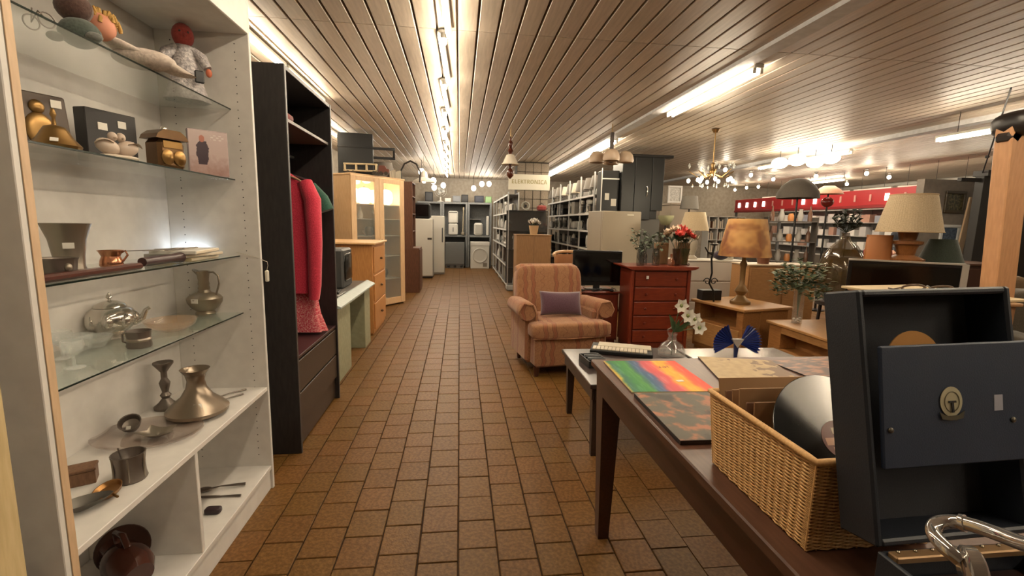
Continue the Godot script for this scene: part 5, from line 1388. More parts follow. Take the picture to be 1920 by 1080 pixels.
func build_armchair_corner() -> void:
	var fab := chair_fabric()
	var t := T("armchair", "upholstered brick-orange striped armchair with rolled arms", "armchair", Vector3(1.03, 0, -4.62), 9)
	var legm := mat(lin(0.06, 0.02, 0.012), 0.35)
	add(t, "seat_base", G.new().box(Vector3(0, 0.24, 0.02), Vector3(0.74, 0.29, 0.72), 0.02), fab)
	add(t, "seat_cushion", G.new().ball(Vector3(0, 0.455, 0.02), Vector3(0.285, 0.08, 0.36), 0.3, 32, 14).ball(Vector3(0, 0.453, 0.315), Vector3(0.415, 0.078, 0.12), 0.35, 32, 14), fab)
	add(t, "seat_piping", G.new().tube([Vector3(-0.40, 0.385, 0.40), Vector3(0, 0.385, 0.437), Vector3(0.40, 0.385, 0.40)], 0.007, 8), fab)
	for s in [-1.0, 1.0]:
		var ax := G.new()
		ax.slab(Vector3(s * 0.29, 0.1, -0.36), Vector3(s * 0.42, 0.62, 0.22), 0.03)
		ax.at(Vector3(s * 0.405, 0.62, 0)).tube([Vector3(-s * 0.03, -0.02, -0.38), Vector3(-s * 0.02, -0.005, -0.2), Vector3(0, 0, 0.1), Vector3(s * 0.012, 0, 0.235), Vector3(s * 0.012, 0, 0.25)], [0.08, 0.085, 0.092, 0.095, 0.085], 24)
		add(t, "armrest", ax, fab)
		add(t, "arm_scroll", G.new().at(Vector3(s * 0.415, 0.62, 0.25)).tube([Vector3(s * 0.055, -0.07, 0), Vector3(s * 0.087, 0, 0), Vector3(s * 0.04, 0.078, 0), Vector3(-s * 0.05, 0.066, 0), Vector3(-s * 0.088, -0.02, 0), Vector3(-s * 0.09, -0.24, -0.01)], 0.011, 8), fab)
		add(t, "leg", G.new().lathe(Vector3(s * 0.34, 0, 0.33), V([[0, 0], [0.022, 0], [0.034, 0.1], [0, 0.1]]), 12), legm)
		add(t, "leg", G.new().lathe(Vector3(s * 0.33, 0, -0.3), V([[0, 0], [0.02, 0], [0.03, 0.1], [0, 0.1]]), 12), legm)
	var bk := G.new()
	bk.at(Vector3(0, 0.40, -0.24), Vector3(-11, 0, 0)).ball(Vector3(0, 0.27, -0.04), Vector3(0.375, 0.36, 0.105), 0.28, 36, 18)
	add(t, "backrest", bk, fab)
	add(t, "back_roll", G.new().at(Vector3(0, 0.40, -0.24), Vector3(-11, 0, 0)).tube([Vector3(-0.355, 0.565, -0.075), Vector3(-0.3, 0.572, -0.075), Vector3(0.3, 0.572, -0.075), Vector3(0.355, 0.565, -0.075)], [0.06, 0.082, 0.082, 0.06], 20), fab)
	t = T("throw_cushion", "plum purple oblong cushion propped on the armchair seat", "cushion", Vector3(1.04, 0.535, -4.575), 9)
	var cu := G.new()
	cu.at(Vector3(-0.01, 0.13, 0.02), Vector3(-18, 0, -2)).patch(20, 14, func(u: float, v: float) -> Vector3:
		var a := u * 2 - 1
		var b := v * 2 - 1
		var puff := pow((1 - a * a) * (1 - b * b), 0.45)
		return Vector3(a * 0.225 * (1 - 0.05 * (1 - b * b)), b * 0.125 * (1 - 0.08 * (1 - a * a)), 0.075 * puff))
	cu.patch(20, 14, func(u: float, v: float) -> Vector3:
		var a := 1 - u * 2
		var b := v * 2 - 1
		var puff := pow((1 - a * a) * (1 - b * b), 0.45)
		return Vector3(a * 0.225 * (1 - 0.05 * (1 - b * b)), b * 0.125 * (1 - 0.08 * (1 - a * a)), -0.06 * puff))
	add(t, "cover", cu, cloth("plum", lin(0.085, 0.03, 0.05), 0.9))
	add(t, "fringe", G.new().at(Vector3(-0.01, 0.13, 0.02), Vector3(-18, 0, -2)).tube([Vector3(0.222, -0.12, 0), Vector3(0.214, 0, 0), Vector3(0.222, 0.12, 0)], 0.006, 6), mat(lin(0.35, 0.2, 0.18), 0.9))
	# low red desk and the flat television
	var red := grain("redwood", lin(0.11, 0.015, 0.006), lin(0.15, 0.022, 0.009), 0.32, Vector3(3, 0.5, 3), 0.03, 0.0, 0.25)
	t = T("red_desk", "low mahogany red cabinet behind the armchair carrying a television", "cabinet", Vector3(1.75, 0, -5.62))
	add(t, "body", G.new().slab(Vector3(-0.42, 0.05, -0.22), Vector3(0.20, 0.64, 0.22), 0.004), red)
	add(t, "top", G.new().slab(Vector3(-0.44, 0.64, -0.24), Vector3(0.22, 0.662, 0.25), 0.005), red)
	add(t, "plinth", G.new().slab(Vector3(-0.40, 0, -0.2), Vector3(0.18, 0.05, 0.2), 0.002), red)
	for k in 2:
		add(t, "door", G.new().slab(Vector3(-0.41 + k * 0.305, 0.07, 0.22), Vector3(-0.115 + k * 0.305, 0.62, 0.236), 0.004), red)
	t = T("television", "black flat screen television on the red cabinet", "television", Vector3(1.72, 0.662, -5.6), -4)
	add(t, "bezel", G.new().box(Vector3(0, 0.27, 0), Vector3(0.62, 0.44, 0.05), 0.008), mat(Color(0.03, 0.03, 0.032), 0.3))
	add(t, "screen", G.new().box(Vector3(0, 0.28, 0.026), Vector3(0.57, 0.37, 0.003), 0.001), mat(Color(0.015, 0.015, 0.017), 0.08))
	add(t, "stand", G.new().box(Vector3(0, 0.035, 0), Vector3(0.08, 0.07, 0.05), 0.006).box(Vector3(0, 0.008, 0.02), Vector3(0.3, 0.016, 0.2), 0.005), mat(Color(0.04, 0.04, 0.042), 0.3))
	for i in 3:
		t = T("remote_control", ["black remote control beside the television foot", "dark coiled cable heap in front of the television", "silver dark gadget in front of the television"][i], "gadget", Vector3([1.45, 1.66, 1.86][i], 0.662, -5.42), 40.0 * i)
		add(t, "body", G.new().ball(Vector3(0, 0.014, 0), Vector3(0.06, 0.014, 0.025), 0.5), mat(Color(0.06, 0.06, 0.06), 0.4))
		add(t, "cable", G.new().tube([Vector3(0.05, 0.012, 0), Vector3(0.09, 0.03, 0.02), Vector3(0.06, 0.02, 0.06), Vector3(-0.02, 0.012, 0.05)], 0.005, 6), mat(Color(0.1, 0.1, 0.1), 0.5))
	# rounded cane chair behind
	t = T("cane_chair", "round-backed pale wooden chair behind the armchair", "chair", Vector3(1.62, 0, -6.6))
	var bent := []
	for i in 13:
		var a := PI * i / 12.0
		bent.append(Vector3(cos(a) * 0.26, 1.02 + 0.04 * sin(a), 0.1 - sin(a) * 0.34))
	var cw := mat(lin(0.46, 0.27, 0.13), 0.45)
	add(t, "top_rail", G.new().tube(bent, 0.022, 10), cw)
	add(t, "backrest", G.new().patch(14, 3, func(u: float, v: float) -> Vector3:
		var a := PI * u
		return Vector3(cos(a) * 0.255, 0.62 + 0.4 * v, 0.1 - sin(a) * 0.33)), mat(lin(0.30, 0.13, 0.05), 0.6))
	add(t, "seat", G.new().cyl(Vector3(0, 0.44, 0), 0.25, 0.04, 24), cw)
	for a in [0.7, 2.4, 3.9, 5.5]:
		add(t, "leg", G.new().rod(Vector3(cos(a) * 0.24, 0, sin(a) * 0.24), Vector3(cos(a) * 0.2, 0.45, sin(a) * 0.2), 0.016, 8), cw)
	# red chest of drawers
	t = T("chest_of_drawers", "tall mahogany red chest of five drawers beside the armchair", "chest of drawers", Vector3(2.33, 0, -5.3))
	var red2 := grain("redwood2", lin(0.15, 0.020, 0.007), lin(0.195, 0.030, 0.010), 0.35, Vector3(0.5, 3, 3), 0.03, 0.0, 0.25)
	add(t, "body", G.new().slab(Vector3(-0.33, 0.06, -0.22), Vector3(0.35, 0.97, 0.2), 0.004), red)
	add(t, "top", G.new().at(Vector3.ZERO).prism(V([[-0.42, 1.005], [0.44, 1.005], [0.44, 0.992], [0.40, 0.972], [0.36, 0.965], [-0.34, 0.965], [-0.38, 0.972], [-0.42, 0.992]]), -0.24, 0.26), red2)
	for s in [-1.0, 1.0]:
		add(t, "corner_post", G.new().slab(Vector3(0.01 + s * 0.345 - 0.02, 0, 0.17), Vector3(0.01 + s * 0.345 + 0.02, 0.965, 0.225), 0.01), red2)
	add(t, "plinth", G.new().slab(Vector3(-0.32, 0, -0.2), Vector3(0.34, 0.09, 0.21), 0.004), red)
	for k in 5:
		var ya: float = [0.77, 0.60, 0.43, 0.26, 0.10][k]
		var yb: float = [0.945, 0.755, 0.585, 0.415, 0.245][k]
		var dr := add(t, "drawer", G.new().slab(Vector3(-0.305, ya, 0.2), Vector3(0.325, yb, 0.218), 0.006), red2)
		for s in [-0.17, 0.19]:
			add(dr, "knob", G.new().at(Vector3(s, (ya + yb) / 2, 0.218), Vector3(90, 0, 0)).lathe(Vector3.ZERO, V([[0, 0], [0.008, 0], [0.008, 0.012], [0.016, 0.018], [0.012, 0.026], [0, 0.028]]), 12), red)
	add(t, "price_sticker", G.new().box(Vector3(-0.17, 0.88, 0.248), Vector3(0.03, 0.035, 0.002), 0.0005), mat(Color(0.85, 0.83, 0.78), 0.7))
	# vases and roses on the chest
	var grn := mat(lin(0.025, 0.05, 0.018), 0.6)
	var Y := 1.005
	t = T("rose_vase", "dark amber glass vase with coral and cream roses on the chest", "vase with flowers", Vector3(2.60, Y, -5.28))
	add(t, "vase", G.new().lathe(Vector3.ZERO, V([[0, 0], [0.045, 0], [0.05, 0.02], [0.042, 0.1], [0.05, 0.2], [0.046, 0.2], [0.036, 0.1], [0, 0.02]]), 20), pane("amber", Color(0.25, 0.1, 0.03), 0.45, 0.03))
	flowers(t, Vector3(0.0, 0.36, 0), 0.16, 9, 0.056, mat(lin(0.62, 0.08, 0.06), 0.6), grn, Vector3(0, 0.15, 0), mat(lin(0.72, 0.56, 0.42), 0.6))
	t = T("amber_flask", "small round amber glass flask beside the roses", "flask", Vector3(2.50, Y, -5.2))
	add(t, "bulb", G.new().lathe(Vector3.ZERO, V([[0, 0], [0.03, 0], [0.045, 0.035], [0.035, 0.07], [0.012, 0.09], [0.014, 0.14], [0.01, 0.14], [0, 0.1]]), 18), pane("amber2", Color(0.6, 0.28, 0.04), 0.45, 0.03))
	t = T("wine_cork_ball", "small dark glass ball ornament on the chest", "ornament", Vector3(2.70, Y, -5.17))
	add(t, "ball", G.new().ball(Vector3(0, 0.02, 0), Vector3.ONE * 0.02), pane("amber", Color(0.25, 0.1, 0.03), 0.45, 0.03))
	t = T("wooden_magazine_box", "upright brown wooden box behind the roses", "box", Vector3(2.62, Y, -5.46))
	add(t, "side", G.new().slab(Vector3(-0.21, 0, -0.05), Vector3(-0.06, 0.26, 0.05), 0.004), grain("tanwood", lin(0.22, 0.115, 0.045), lin(0.26, 0.14, 0.058), 0.5, Vector3(3, 0.5, 3), 0.03))
	add(t, "side", G.new().at(Vector3(0.12, 0, 0), Vector3(0, 0, -4)).slab(Vector3(-0.08, 0, -0.05), Vector3(0.08, 0.27, 0.05), 0.004), grain("tanwood", lin(0.22, 0.115, 0.045), lin(0.26, 0.14, 0.058), 0.5, Vector3(3, 0.5, 3), 0.03))
	for i in 3:
		t = T("ivy_glass", ["tall dark glass with trailing ivy on the chest", "clear goblet vase with green sprigs on the chest", "smoky glass jar with grey leaves on the chest"][i], "vase with plant", Vector3([2.22, 2.33, 2.12][i], Y, [-5.35, -5.25, -5.2][i]))
		add(t, "glass", G.new().lathe(Vector3.ZERO, V([[0, 0], [0.045, 0], [0.05, 0.1 + 0.05 * i], [0.03, 0.16 + 0.04 * i], [0.026, 0.16 + 0.04 * i], [0.045, 0.1], [0, 0.01]]), 18), pane("smoky", Color(0.2, 0.2, 0.18), 0.3, 0.03))
		for k in 10:
			var a := k * 2.4 + i
			var tip := Vector3(cos(a) * (0.07 + 0.012 * k), 0.24 + 0.02 * k - 0.012 * i, sin(a) * 0.08)
			add(t, "stem", G.new().tube([Vector3(0, 0.1, 0), tip * Vector3(0.6, 0.9, 0.6), tip], 0.002, 5), grn)
			var lf := G.new()
			for j in 3:
				lf.leaf(tip - Vector3(0, 0.03 * j, 0), tip + Vector3(cos(a + j * 2) * 0.055, 0.01 - 0.02 * j, sin(a + j * 2) * 0.055), 0.02, Vector3.UP, 0.15)
			add(t, "leaf", lf, mat(lin(0.07, 0.095, 0.055), 0.6))
	t = T("calla_vase", "green glass vase with pale calla blossom at the chest end", "vase with flowers", Vector3(2.74, Y, -5.34))
	add(t, "vase", G.new().lathe(Vector3.ZERO, V([[0, 0], [0.035, 0], [0.03, 0.05], [0.045, 0.14], [0.06, 0.2], [0.055, 0.2], [0.04, 0.14], [0, 0.03]]), 18), pane("greenglass", Color(0.25, 0.28, 0.15), 0.4, 0.03))
	flowers(t, Vector3(0.02, 0.33, 0), 0.09, 5, 0.06, mat(lin(0.5, 0.44, 0.33), 0.6), grn, Vector3(0, 0.16, 0))

# ---------------------------------------------------------------- tables in front
func leg4(t: Node3D, x0: float, x1: float, z0: float, z1: float, h: float, a: float, b: float, m: Material) -> void:
	for x in [x0, x1]:
		for z in [z0, z1]:
			var g := G.new()
			g.flat()
			var lo := []
			var hi := []
			for q in [Vector2(-1, -1), Vector2(1, -1), Vector2(1, 1), Vector2(-1, 1)]:
				lo.append(Vector3(x + q.x * b / 2, 0, z + q.y * b / 2))
				hi.append(Vector3(x + q.x * a / 2, h, z + q.y * a / 2))
			for k in 4:
				g.outq(lo[k], lo[(k + 1) % 4], hi[(k + 1) % 4], hi[k], Vector3(x, h / 2, z))
			g.quad(lo[0], lo[1], lo[2], lo[3])
			add(t, "leg", g, m)
func sleeve(label: String, p: Vector3, s: Vector2, th: float, turn: float, img: Image, edge: Color, rough := 0.3, sub := "") -> Node3D:
	var t := T("record_sleeve", label, "record sleeve", p, turn)
	add(t, "card", G.new().box(Vector3(0, th / 2, 0), Vector3(s.x, th, s.y), 0.001), mat(edge, 0.5))
	add(t, "cover_print", G.new().quaduv(Vector3(-s.x / 2, th + 0.0006, s.y / 2), Vector3(s.x / 2, th + 0.0006, s.y / 2), Vector3(s.x / 2, th + 0.0006, -s.y / 2), Vector3(-s.x / 2, th + 0.0006, -s.y / 2)), printed(img, rough))
	return t
func build_front_tables() -> void:
	var mah := grain("mahogany", lin(0.038, 0.012, 0.007), lin(0.055, 0.018, 0.010), 0.35, Vector3(4, 4, 0.5), 0.03, 0.0, 0.3)
	var mtop := grain("mahoganytop", lin(0.075, 0.032, 0.018), lin(0.10, 0.044, 0.025), 0.42, Vector3(4, 4, 0.5), 0.03)
	var H := 0.85
	var t := T("display_table", "large dark mahogany table with tapered legs holding records", "table", Vector3(1.38, 0, -1.2))
	var o := -t.position
	add(t, "tabletop", G.new().slab(o + Vector3(0.61, H - 0.03, -2.01), o + Vector3(2.15, H, -0.12), 0.004), mtop)
	for x in [0.645, 2.1]:
		add(t, "apron", G.new().slab(o + Vector3(x - 0.012, H - 0.14, -1.98), o + Vector3(x + 0.012, H - 0.03, -0.15), 0.003), mah)
	for z in [-1.975, -0.16]:
		add(t, "apron", G.new().slab(o + Vector3(0.66, H - 0.14, z - 0.012), o + Vector3(2.09, H - 0.03, z + 0.012), 0.003), mah)
	leg4(t, 0.68 + o.x, 2.08 + o.x, -1.94 + o.z, -0.19 + o.z, H - 0.03, 0.095, 0.05, mah)
	# low coffee table beyond it
	var blk := grain("blackwood", lin(0.022, 0.012, 0.009), lin(0.04, 0.022, 0.016), 0.42, Vector3(4, 4, 0.5), 0.03, 0.0, 0.3)
	t = T("coffee_table", "low dark wooden coffee table in front of the armchair", "coffee table", Vector3(1.25, 0, -3.03))
	o = -t.position
	add(t, "tabletop", G.new().slab(o + Vector3(0.80, 0.47, -3.43), o + Vector3(1.70, 0.5, -2.62), 0.004), blk)
	for x in [0.83, 1.67]:
		add(t, "apron", G.new().slab(o + Vector3(x - 0.01, 0.39, -3.40), o + Vector3(x + 0.01, 0.47, -2.65), 0.002), blk)
	for z in [-3.40, -2.65]:
		add(t, "apron", G.new().slab(o + Vector3(0.84, 0.39, z - 0.01), o + Vector3(1.66, 0.47, z + 0.01), 0.002), blk)
	leg4(t, 0.86 + o.x, 1.64 + o.x, -3.36 + o.z, -2.70 + o.z, 0.47, 0.06, 0.038, blk)
	t = T("side_table", "low side table with silvery top beside the coffee table", "side table", Vector3(2.15, 0, -3.1))
	add(t, "tabletop", G.new().slab(Vector3(-0.42, 0.47, -0.3), Vector3(0.42, 0.5, 0.3), 0.004), mat(lin(0.36, 0.33, 0.31), 0.25, 0.6))
	leg4(t, -0.38, 0.38, -0.26, 0.26, 0.47, 0.05, 0.04, blk)
	# keyboard on the coffee table
	t = T("toy_keyboard", "flat cream electronic keyboard in black tray on the coffee table", "keyboard", PY(1165, 660, 0.5), -22)
	add(t, "tray", G.new().box(Vector3(0, 0.015, 0), Vector3(0.46, 0.03, 0.24), 0.005), mat(Color(0.06, 0.055, 0.05), 0.5))
	add(t, "panel", G.new().box(Vector3(0.02, 0.035, -0.05), Vector3(0.40, 0.012, 0.12), 0.003), mat(lin(0.50, 0.44, 0.33), 0.5))
	for k in 14:
		add(t, "key", G.new().box(Vector3(-0.20 + k * 0.029, 0.034, 0.06), Vector3(0.026, 0.01, 0.09), 0.002), mat(lin(0.54, 0.47, 0.36), 0.4))
	t = T("cassette_box", "small open black cassette box at the coffee table edge", "box", PY(1112, 682, 0.5), 5)
	add(t, "tray", G.new().slab(Vector3(-0.07, 0, -0.1), Vector3(0.07, 0.006, 0.1), 0.001), mat(Color(0.05, 0.045, 0.045), 0.4))
	for s in [-1.0, 1.0]:
		add(t, "rim", G.new().slab(Vector3(s * 0.07, 0, -0.1), Vector3(s * 0.064, 0.05, 0.1), 0.001), mat(Color(0.05, 0.045, 0.045), 0.4))
		add(t, "rim", G.new().slab(Vector3(-0.064, 0, s * 0.1), Vector3(0.064, 0.05, s * 0.094), 0.001), mat(Color(0.05, 0.045, 0.045), 0.4))
	for k in 5:
		add(t, "cassette", G.new().box(Vector3(0, 0.032, -0.075 + k * 0.036), Vector3(0.11, 0.05, 0.014), 0.002), mat([Color(0.1, 0.1, 0.1), Color(0.3, 0.3, 0.32)][k % 2], 0.4))
	# glass vase with white orchids
	var vp := PY(1258, 670, 0.5)
	t = T("orchid_vase", "clear bulbous glass jug with white orchids on the low table", "vase with flowers", vp)
	var gl := pane("vaseglass", Color(0.8, 0.8, 0.78), 0.07, 0.02)
	add(t, "jug", G.new().lathe(Vector3.ZERO, V([[0, 0.0], [0.08, 0], [0.1, 0.02], [0.098, 0.06], [0.075, 0.10], [0.036, 0.13], [0.028, 0.16], [0.036, 0.185], [0.033, 0.185], [0.024, 0.16], [0.032, 0.128], [0.07, 0.098], [0.092, 0.06], [0.09, 0.02], [0, 0.008]]), 26), gl)
	add(t, "handle", G.new().tube([Vector3(-0.03, 0.18, 0), Vector3(-0.04, 0.21, 0), Vector3(-0.015, 0.228, 0), Vector3(0.015, 0.2, 0), Vector3(0.02, 0.17, 0)], 0.006, 8), gl)
	var whp := mat(lin(0.74, 0.70, 0.60), 0.6)
	var gg := mat(lin(0.05, 0.09, 0.03), 0.5)
	for i in 4:
		var c: Vector3 = [Vector3(0.03, 0.40, 0.03), Vector3(0.075, 0.33, 0.05), Vector3(0.14, 0.30, 0.03), Vector3(0.17, 0.24, 0.05)][i]
		var g := G.new()
		for k in 6:
			var a := TAU * k / 6 + i
			g.leaf(c, c + Vector3(cos(a), sin(a), 0.35) * 0.058, 0.026, Vector3(0, 0, 1), 0.15)
		add(t, "orchid", g, whp)
		add(t, "orchid_lip", G.new().ball(c + Vector3(0, 0, 0.016), Vector3(0.012, 0.014, 0.012), 1.0, 8, 6), mat(lin(0.25, 0.28, 0.1), 0.6))
		add(t, "stem", G.new().tube([Vector3(0, 0.02, 0), Vector3(0.0, 0.19, 0), c], 0.003, 5), gg)
	for i in 4:
		add(t, "leaf", G.new().leaf(Vector3(0.01, 0.2, 0), Vector3([-0.06, 0.12, 0.02, 0.08][i], [0.34, 0.30, 0.3, 0.25][i], 0.04), 0.02, Vector3(0, 0, 1), 0.12), gg)
	# blue fan-shaped glass ornament
	t = T("fan_ornament", "dark blue pleated double fan ornament with silver centre", "ornament", PY(1378, 676, 0.5), -4)
	for s in [-1.0, 1.0]:
		var g := G.new()
		for k in 12:
			var a0 := lerpf(-0.55, 1.25, k / 12.0)
			var a1 := lerpf(-0.55, 1.25, (k + 1) / 12.0)
			var am := (a0 + a1) / 2
			var r0 := Vector3(s * 0.02, 0.13, 0)
			var p0 := r0 + Vector3(s * cos(a0) * 0.15, sin(a0) * 0.14, 0)
			var p1 := r0 + Vector3(s * cos(a1) * 0.15, sin(a1) * 0.14, 0)
			var pm := r0 + Vector3(s * cos(am) * 0.165, sin(am) * 0.155, 0.015)
			g.flat()
			g.tri(r0, p0, pm)
			g.tri(r0, pm, p1)
		add(t, "fan", g, mat(lin(0.012, 0.022, 0.13), 0.25))
	add(t, "knot", G.new().prism(V([[-0.045, 0.165], [0.045, 0.165], [0.0, 0.10]]), -0.012, 0.02), mat(lin(0.55, 0.53, 0.5), 0.25, 0.5))
	add(t, "foot", G.new().lathe(Vector3.ZERO, V([[0, 0], [0.04, 0], [0.012, 0.02], [0.02, 0.13], [0, 0.13]]), 14), mat(lin(0.012, 0.02, 0.08), 0.25))
	# record sleeves on the table
	var N := 128
	var im := Image.create(N, N, false, Image.FORMAT_RGB8)
	var nz := FastNoiseLite.new()
	nz.frequency = 0.035
	nz.seed = 9
	var bands := [[0.0, Color(0.75, 0.62, 0.2)], [0.05, Color(0.1, 0.36, 0.3)], [0.13, Color(0.14, 0.46, 0.2)], [0.26, Color(0.2, 0.5, 0.18)], [0.34, Color(0.1, 0.3, 0.42)], [0.42, Color(0.24, 0.3, 0.46)], [0.48, Color(0.72, 0.26, 0.3)], [0.6, Color(0.8, 0.28, 0.28)], [0.68, Color(0.9, 0.62, 0.1)], [0.8, Color(0.9, 0.6, 0.08)], [0.86, Color(0.86, 0.32, 0.12)], [1.0, Color(0.8, 0.2, 0.14)]]
	for y in N:
		for x in N:
			var u := clampf(x / float(N) + nz.get_noise_2d(x * 0.6, y * 0.6) * 0.05, 0, 0.999)
			var c: Color = bands[-1][1]
			for k in bands.size() - 1:
				if u >= bands[k][0] and u < bands[k + 1][0]:
					c = bands[k][1].lerp(bands[k + 1][1], (u - bands[k][0]) / (bands[k + 1][0] - bands[k][0]))
			c = c.lightened(clampf(nz.get_noise_2d(x * 3, y * 0.5) * 0.25, 0, 0.2))
			if x > 84 and x < 104 and y > 24 and y < 34 and nz.get_noise_2d(x * 5, y * 5) > 0.1:
				c = Color(0.5, 0.2, 0.1)
			im.set_pixel(x, y, c)
	t = sleeve("record sleeve with rainbow stripes of green, red and yellow", Vector3(0.815, H, -1.765), Vector2(0.335, 0.385), 0.005, -2, im, Color(0.7, 0.65, 0.5), 0.6)
	sticker(t, Vector3(0.07, 0.0066, 0.08), Vector2(0.03, 0.018), 10, -90)
	im = Image.create(N, N, false, Image.FORMAT_RGB8)
	for y in N:
		for x in N:
			var v := nz.get_noise_2d(x * 0.9 + 50, y * 0.9) * 0.5 + 0.5
			var w := nz.get_noise_2d(x * 0.5 + 300, y * 0.5 + 90) * 0.5 + 0.5
			im.set_pixel(x, y, Color(0.32, 0.30, 0.25).lerp(Color(0.60, 0.38, 0.27), smoothstep(0.45, 0.7, v)).lerp(Color(0.2, 0.18, 0.15), smoothstep(0.6, 0.85, w)))
	sleeve("boxed record sleeve printed with grey and peach clouds", Vector3(0.80, H, -1.355), Vector2(0.335, 0.37), 0.014, -1, im, Color(0.10, 0.06, 0.05), 0.6)
	im = Image.create(N, N, false, Image.FORMAT_RGB8)
	for y in N:
		for x in N:
			var v := nz.get_noise_2d(x * 1.6 + 700, y * 1.6) * 0.5 + 0.5
			var c := Color(0.56, 0.46, 0.30).lerp(Color(0.68, 0.58, 0.40), v)
			if nz.get_noise_2d(x * 0.7 + 900, y * 0.7) + (x - 90) / 128.0 > 0.12:
				c = c.lerp(Color(0.36, 0.25, 0.15), 0.8)
			im.set_pixel(x, y, c)
	sleeve("cream record sleeve with ragged brown map-like print", Vector3(1.255, H, -1.81), Vector2(0.33, 0.34), 0.006, -14, im, Color(0.2, 0.13, 0.08), 0.55)
	im = Image.create(N, N, false, Image.FORMAT_RGB8)
	for y in N:
		for x in N:
			var v := nz.get_noise_2d(x * 0.8 + 1300, y * 2.2) * 0.5 + 0.5
			var c := Color(0.24, 0.14, 0.09).lerp(Color(0.52, 0.33, 0.19), smoothstep(0.35, 0.75, v))
			im.set_pixel(x, y, c)
	sleeve("glossy brown record sleeve lying behind the wicker basket", Vector3(1.62, H, -1.79), Vector2(0.33, 0.34), 0.005, 6, im, Color(0.15, 0.09, 0.06), 0.45)
	sleeve("glossy brown record sleeve between the basket and the blue case", Vector3(1.24, H, -1.42), Vector2(0.33, 0.33), 0.005, -8, im, Color(0.18, 0.1, 0.06), 0.45)
	# wicker basket with records
	var B := Vector3(0.80, H, -0.905)
	t = T("wicker_basket", "rectangular tan wicker basket full of shellac records", "basket", B)
	var wk := grain("wicker", lin(0.56, 0.31, 0.115), lin(0.74, 0.45, 0.19), 0.6, Vector3.ONE * 6, 0.05)
	var bw := 0.13
	var bl := 0.165
	var bh := 0.195
	var wg := G.new()
	var rows := 52
	var per := []
	for k in 12:
		per.append(Vector2(-bw, -bl).lerp(Vector2(bw, -bl), k / 12.0))
	for k in 16:
		per.append(Vector2(bw, -bl).lerp(Vector2(bw, bl), k / 16.0))
	for k in 12:
		per.append(Vector2(bw, bl).lerp(Vector2(-bw, bl), k / 12.0))
	for k in 16:
		per.append(Vector2(-bw, bl).lerp(Vector2(-bw, -bl), k / 16.0))
	for r in rows:
		var u := r / float(rows - 1)
		var pts := []
		for k in per.size() * 2:
			var a: Vector2 = per[k / 2]
			var b: Vector2 = per[(k / 2 + 1) % per.size()]
			var q := a.lerp(b, 0.5 * (k % 2)) * (1.0 + 0.10 * u)
			var wob := 0.0 if k % 2 == 1 else 0.0026 * (1.0 if (k / 2 + r) % 2 == 0 else -1.0)
			var nrm := Vector2(signf(q.x), 0) if absf(q.x) / bw > absf(q.y) / bl else Vector2(0, signf(q.y))
			q += nrm * wob
			pts.append(Vector3(q.x, 0.004 + u * (bh - 0.006), q.y))
		wg.tube(pts, 0.0023, 5, true)
	add(t, "weave", wg, wk).set_meta("kind", "stuff")
	var sk := G.new()
	for k in per.size():
		var q: Vector2 = per[k]
		sk.rod(Vector3(q.x, 0.002, q.y), Vector3(q.x * 1.10, bh, q.y * 1.10), 0.0024, 5)
	add(t, "stakes", sk, wk).set_meta("kind", "stuff")
	var rim := []
	for q in per:
		rim.append(Vector3(q.x * 1.11, bh, q.y * 1.11))
	add(t, "rim", G.new().tube(rim, 0.007, 8, true), wk)
	add(t, "bottom", G.new().slab(Vector3(-bw, 0.001, -bl), Vector3(bw, 0.008, bl), 0.002), wk)
	var bt := grain("basketliner", lin(0.22, 0.12, 0.05), lin(0.28, 0.16, 0.07), 0.8, Vector3.ONE * 3, 0.05)
	var lg := G.new()
	lg.flat()
	for k in 4:
		var c4: Array = [Vector2(-bw, -bl), Vector2(bw, -bl), Vector2(bw, bl), Vector2(-bw, bl)]
		var a: Vector2 = c4[k] * 0.975
		var b: Vector2 = c4[(k + 1) % 4] * 0.975
		lg.quad(Vector3(a.x, 0.008, a.y), Vector3(b.x, 0.008, b.y), Vector3(b.x * 1.09, bh - 0.004, b.y * 1.09), Vector3(a.x * 1.09, bh - 0.004, a.y * 1.09))
	add(t, "lining", lg, bt)
	for i in 6:
		var q := T("paper_sleeve", ["tan", "dark brown", "chestnut"][i % 3] + " paper record sleeve standing in the wicker basket", "record sleeve", B + Vector3(0.0, 0.009, -0.135 + i * 0.022), 0, "paper sleeves in the basket")
		add(q, "paper", G.new().at(Vector3.ZERO, Vector3(-13.0 + i * 2.0, 0, 0)).slab(Vector3(-0.122, 0, -0.002), Vector3(0.122, 0.225 - 0.012 * ((i * 2) % 3), 0.002), 0.0008), mat([lin(0.30, 0.165, 0.07), lin(0.15, 0.065, 0.03), lin(0.25, 0.13, 0.055)][i % 3], 0.7))
		add(q, "record_edge", G.new().at(Vector3.ZERO, Vector3(-13.0 + i * 2.0, 0, 0)).slab(Vector3(-0.115, 0.01, -0.0008), Vector3(0.118, 0.19, 0.0008), 0.0003), mat(Color(0.03, 0.03, 0.03), 0.2))
	var rc := PZ(1574, 824, -0.875)
	t = T("vinyl_record", "shiny black record with brown label sticking out of the basket", "record", rc)
	t.rotation_degrees = Vector3(-38, 0, 0)
	var vin := StandardMaterial3D.new()
	vin.albedo_color = Color(0.27, 0.265, 0.26)
	vin.roughness = 0.24
	vin.metallic = 1.0
	vin.metallic_specular = 0.9
	vin.anisotropy_enabled = true
	vin.anisotropy = -0.9
	var R := 0.148
	var dg := G.new()
	dg.smooth(1)
	var nn := 96
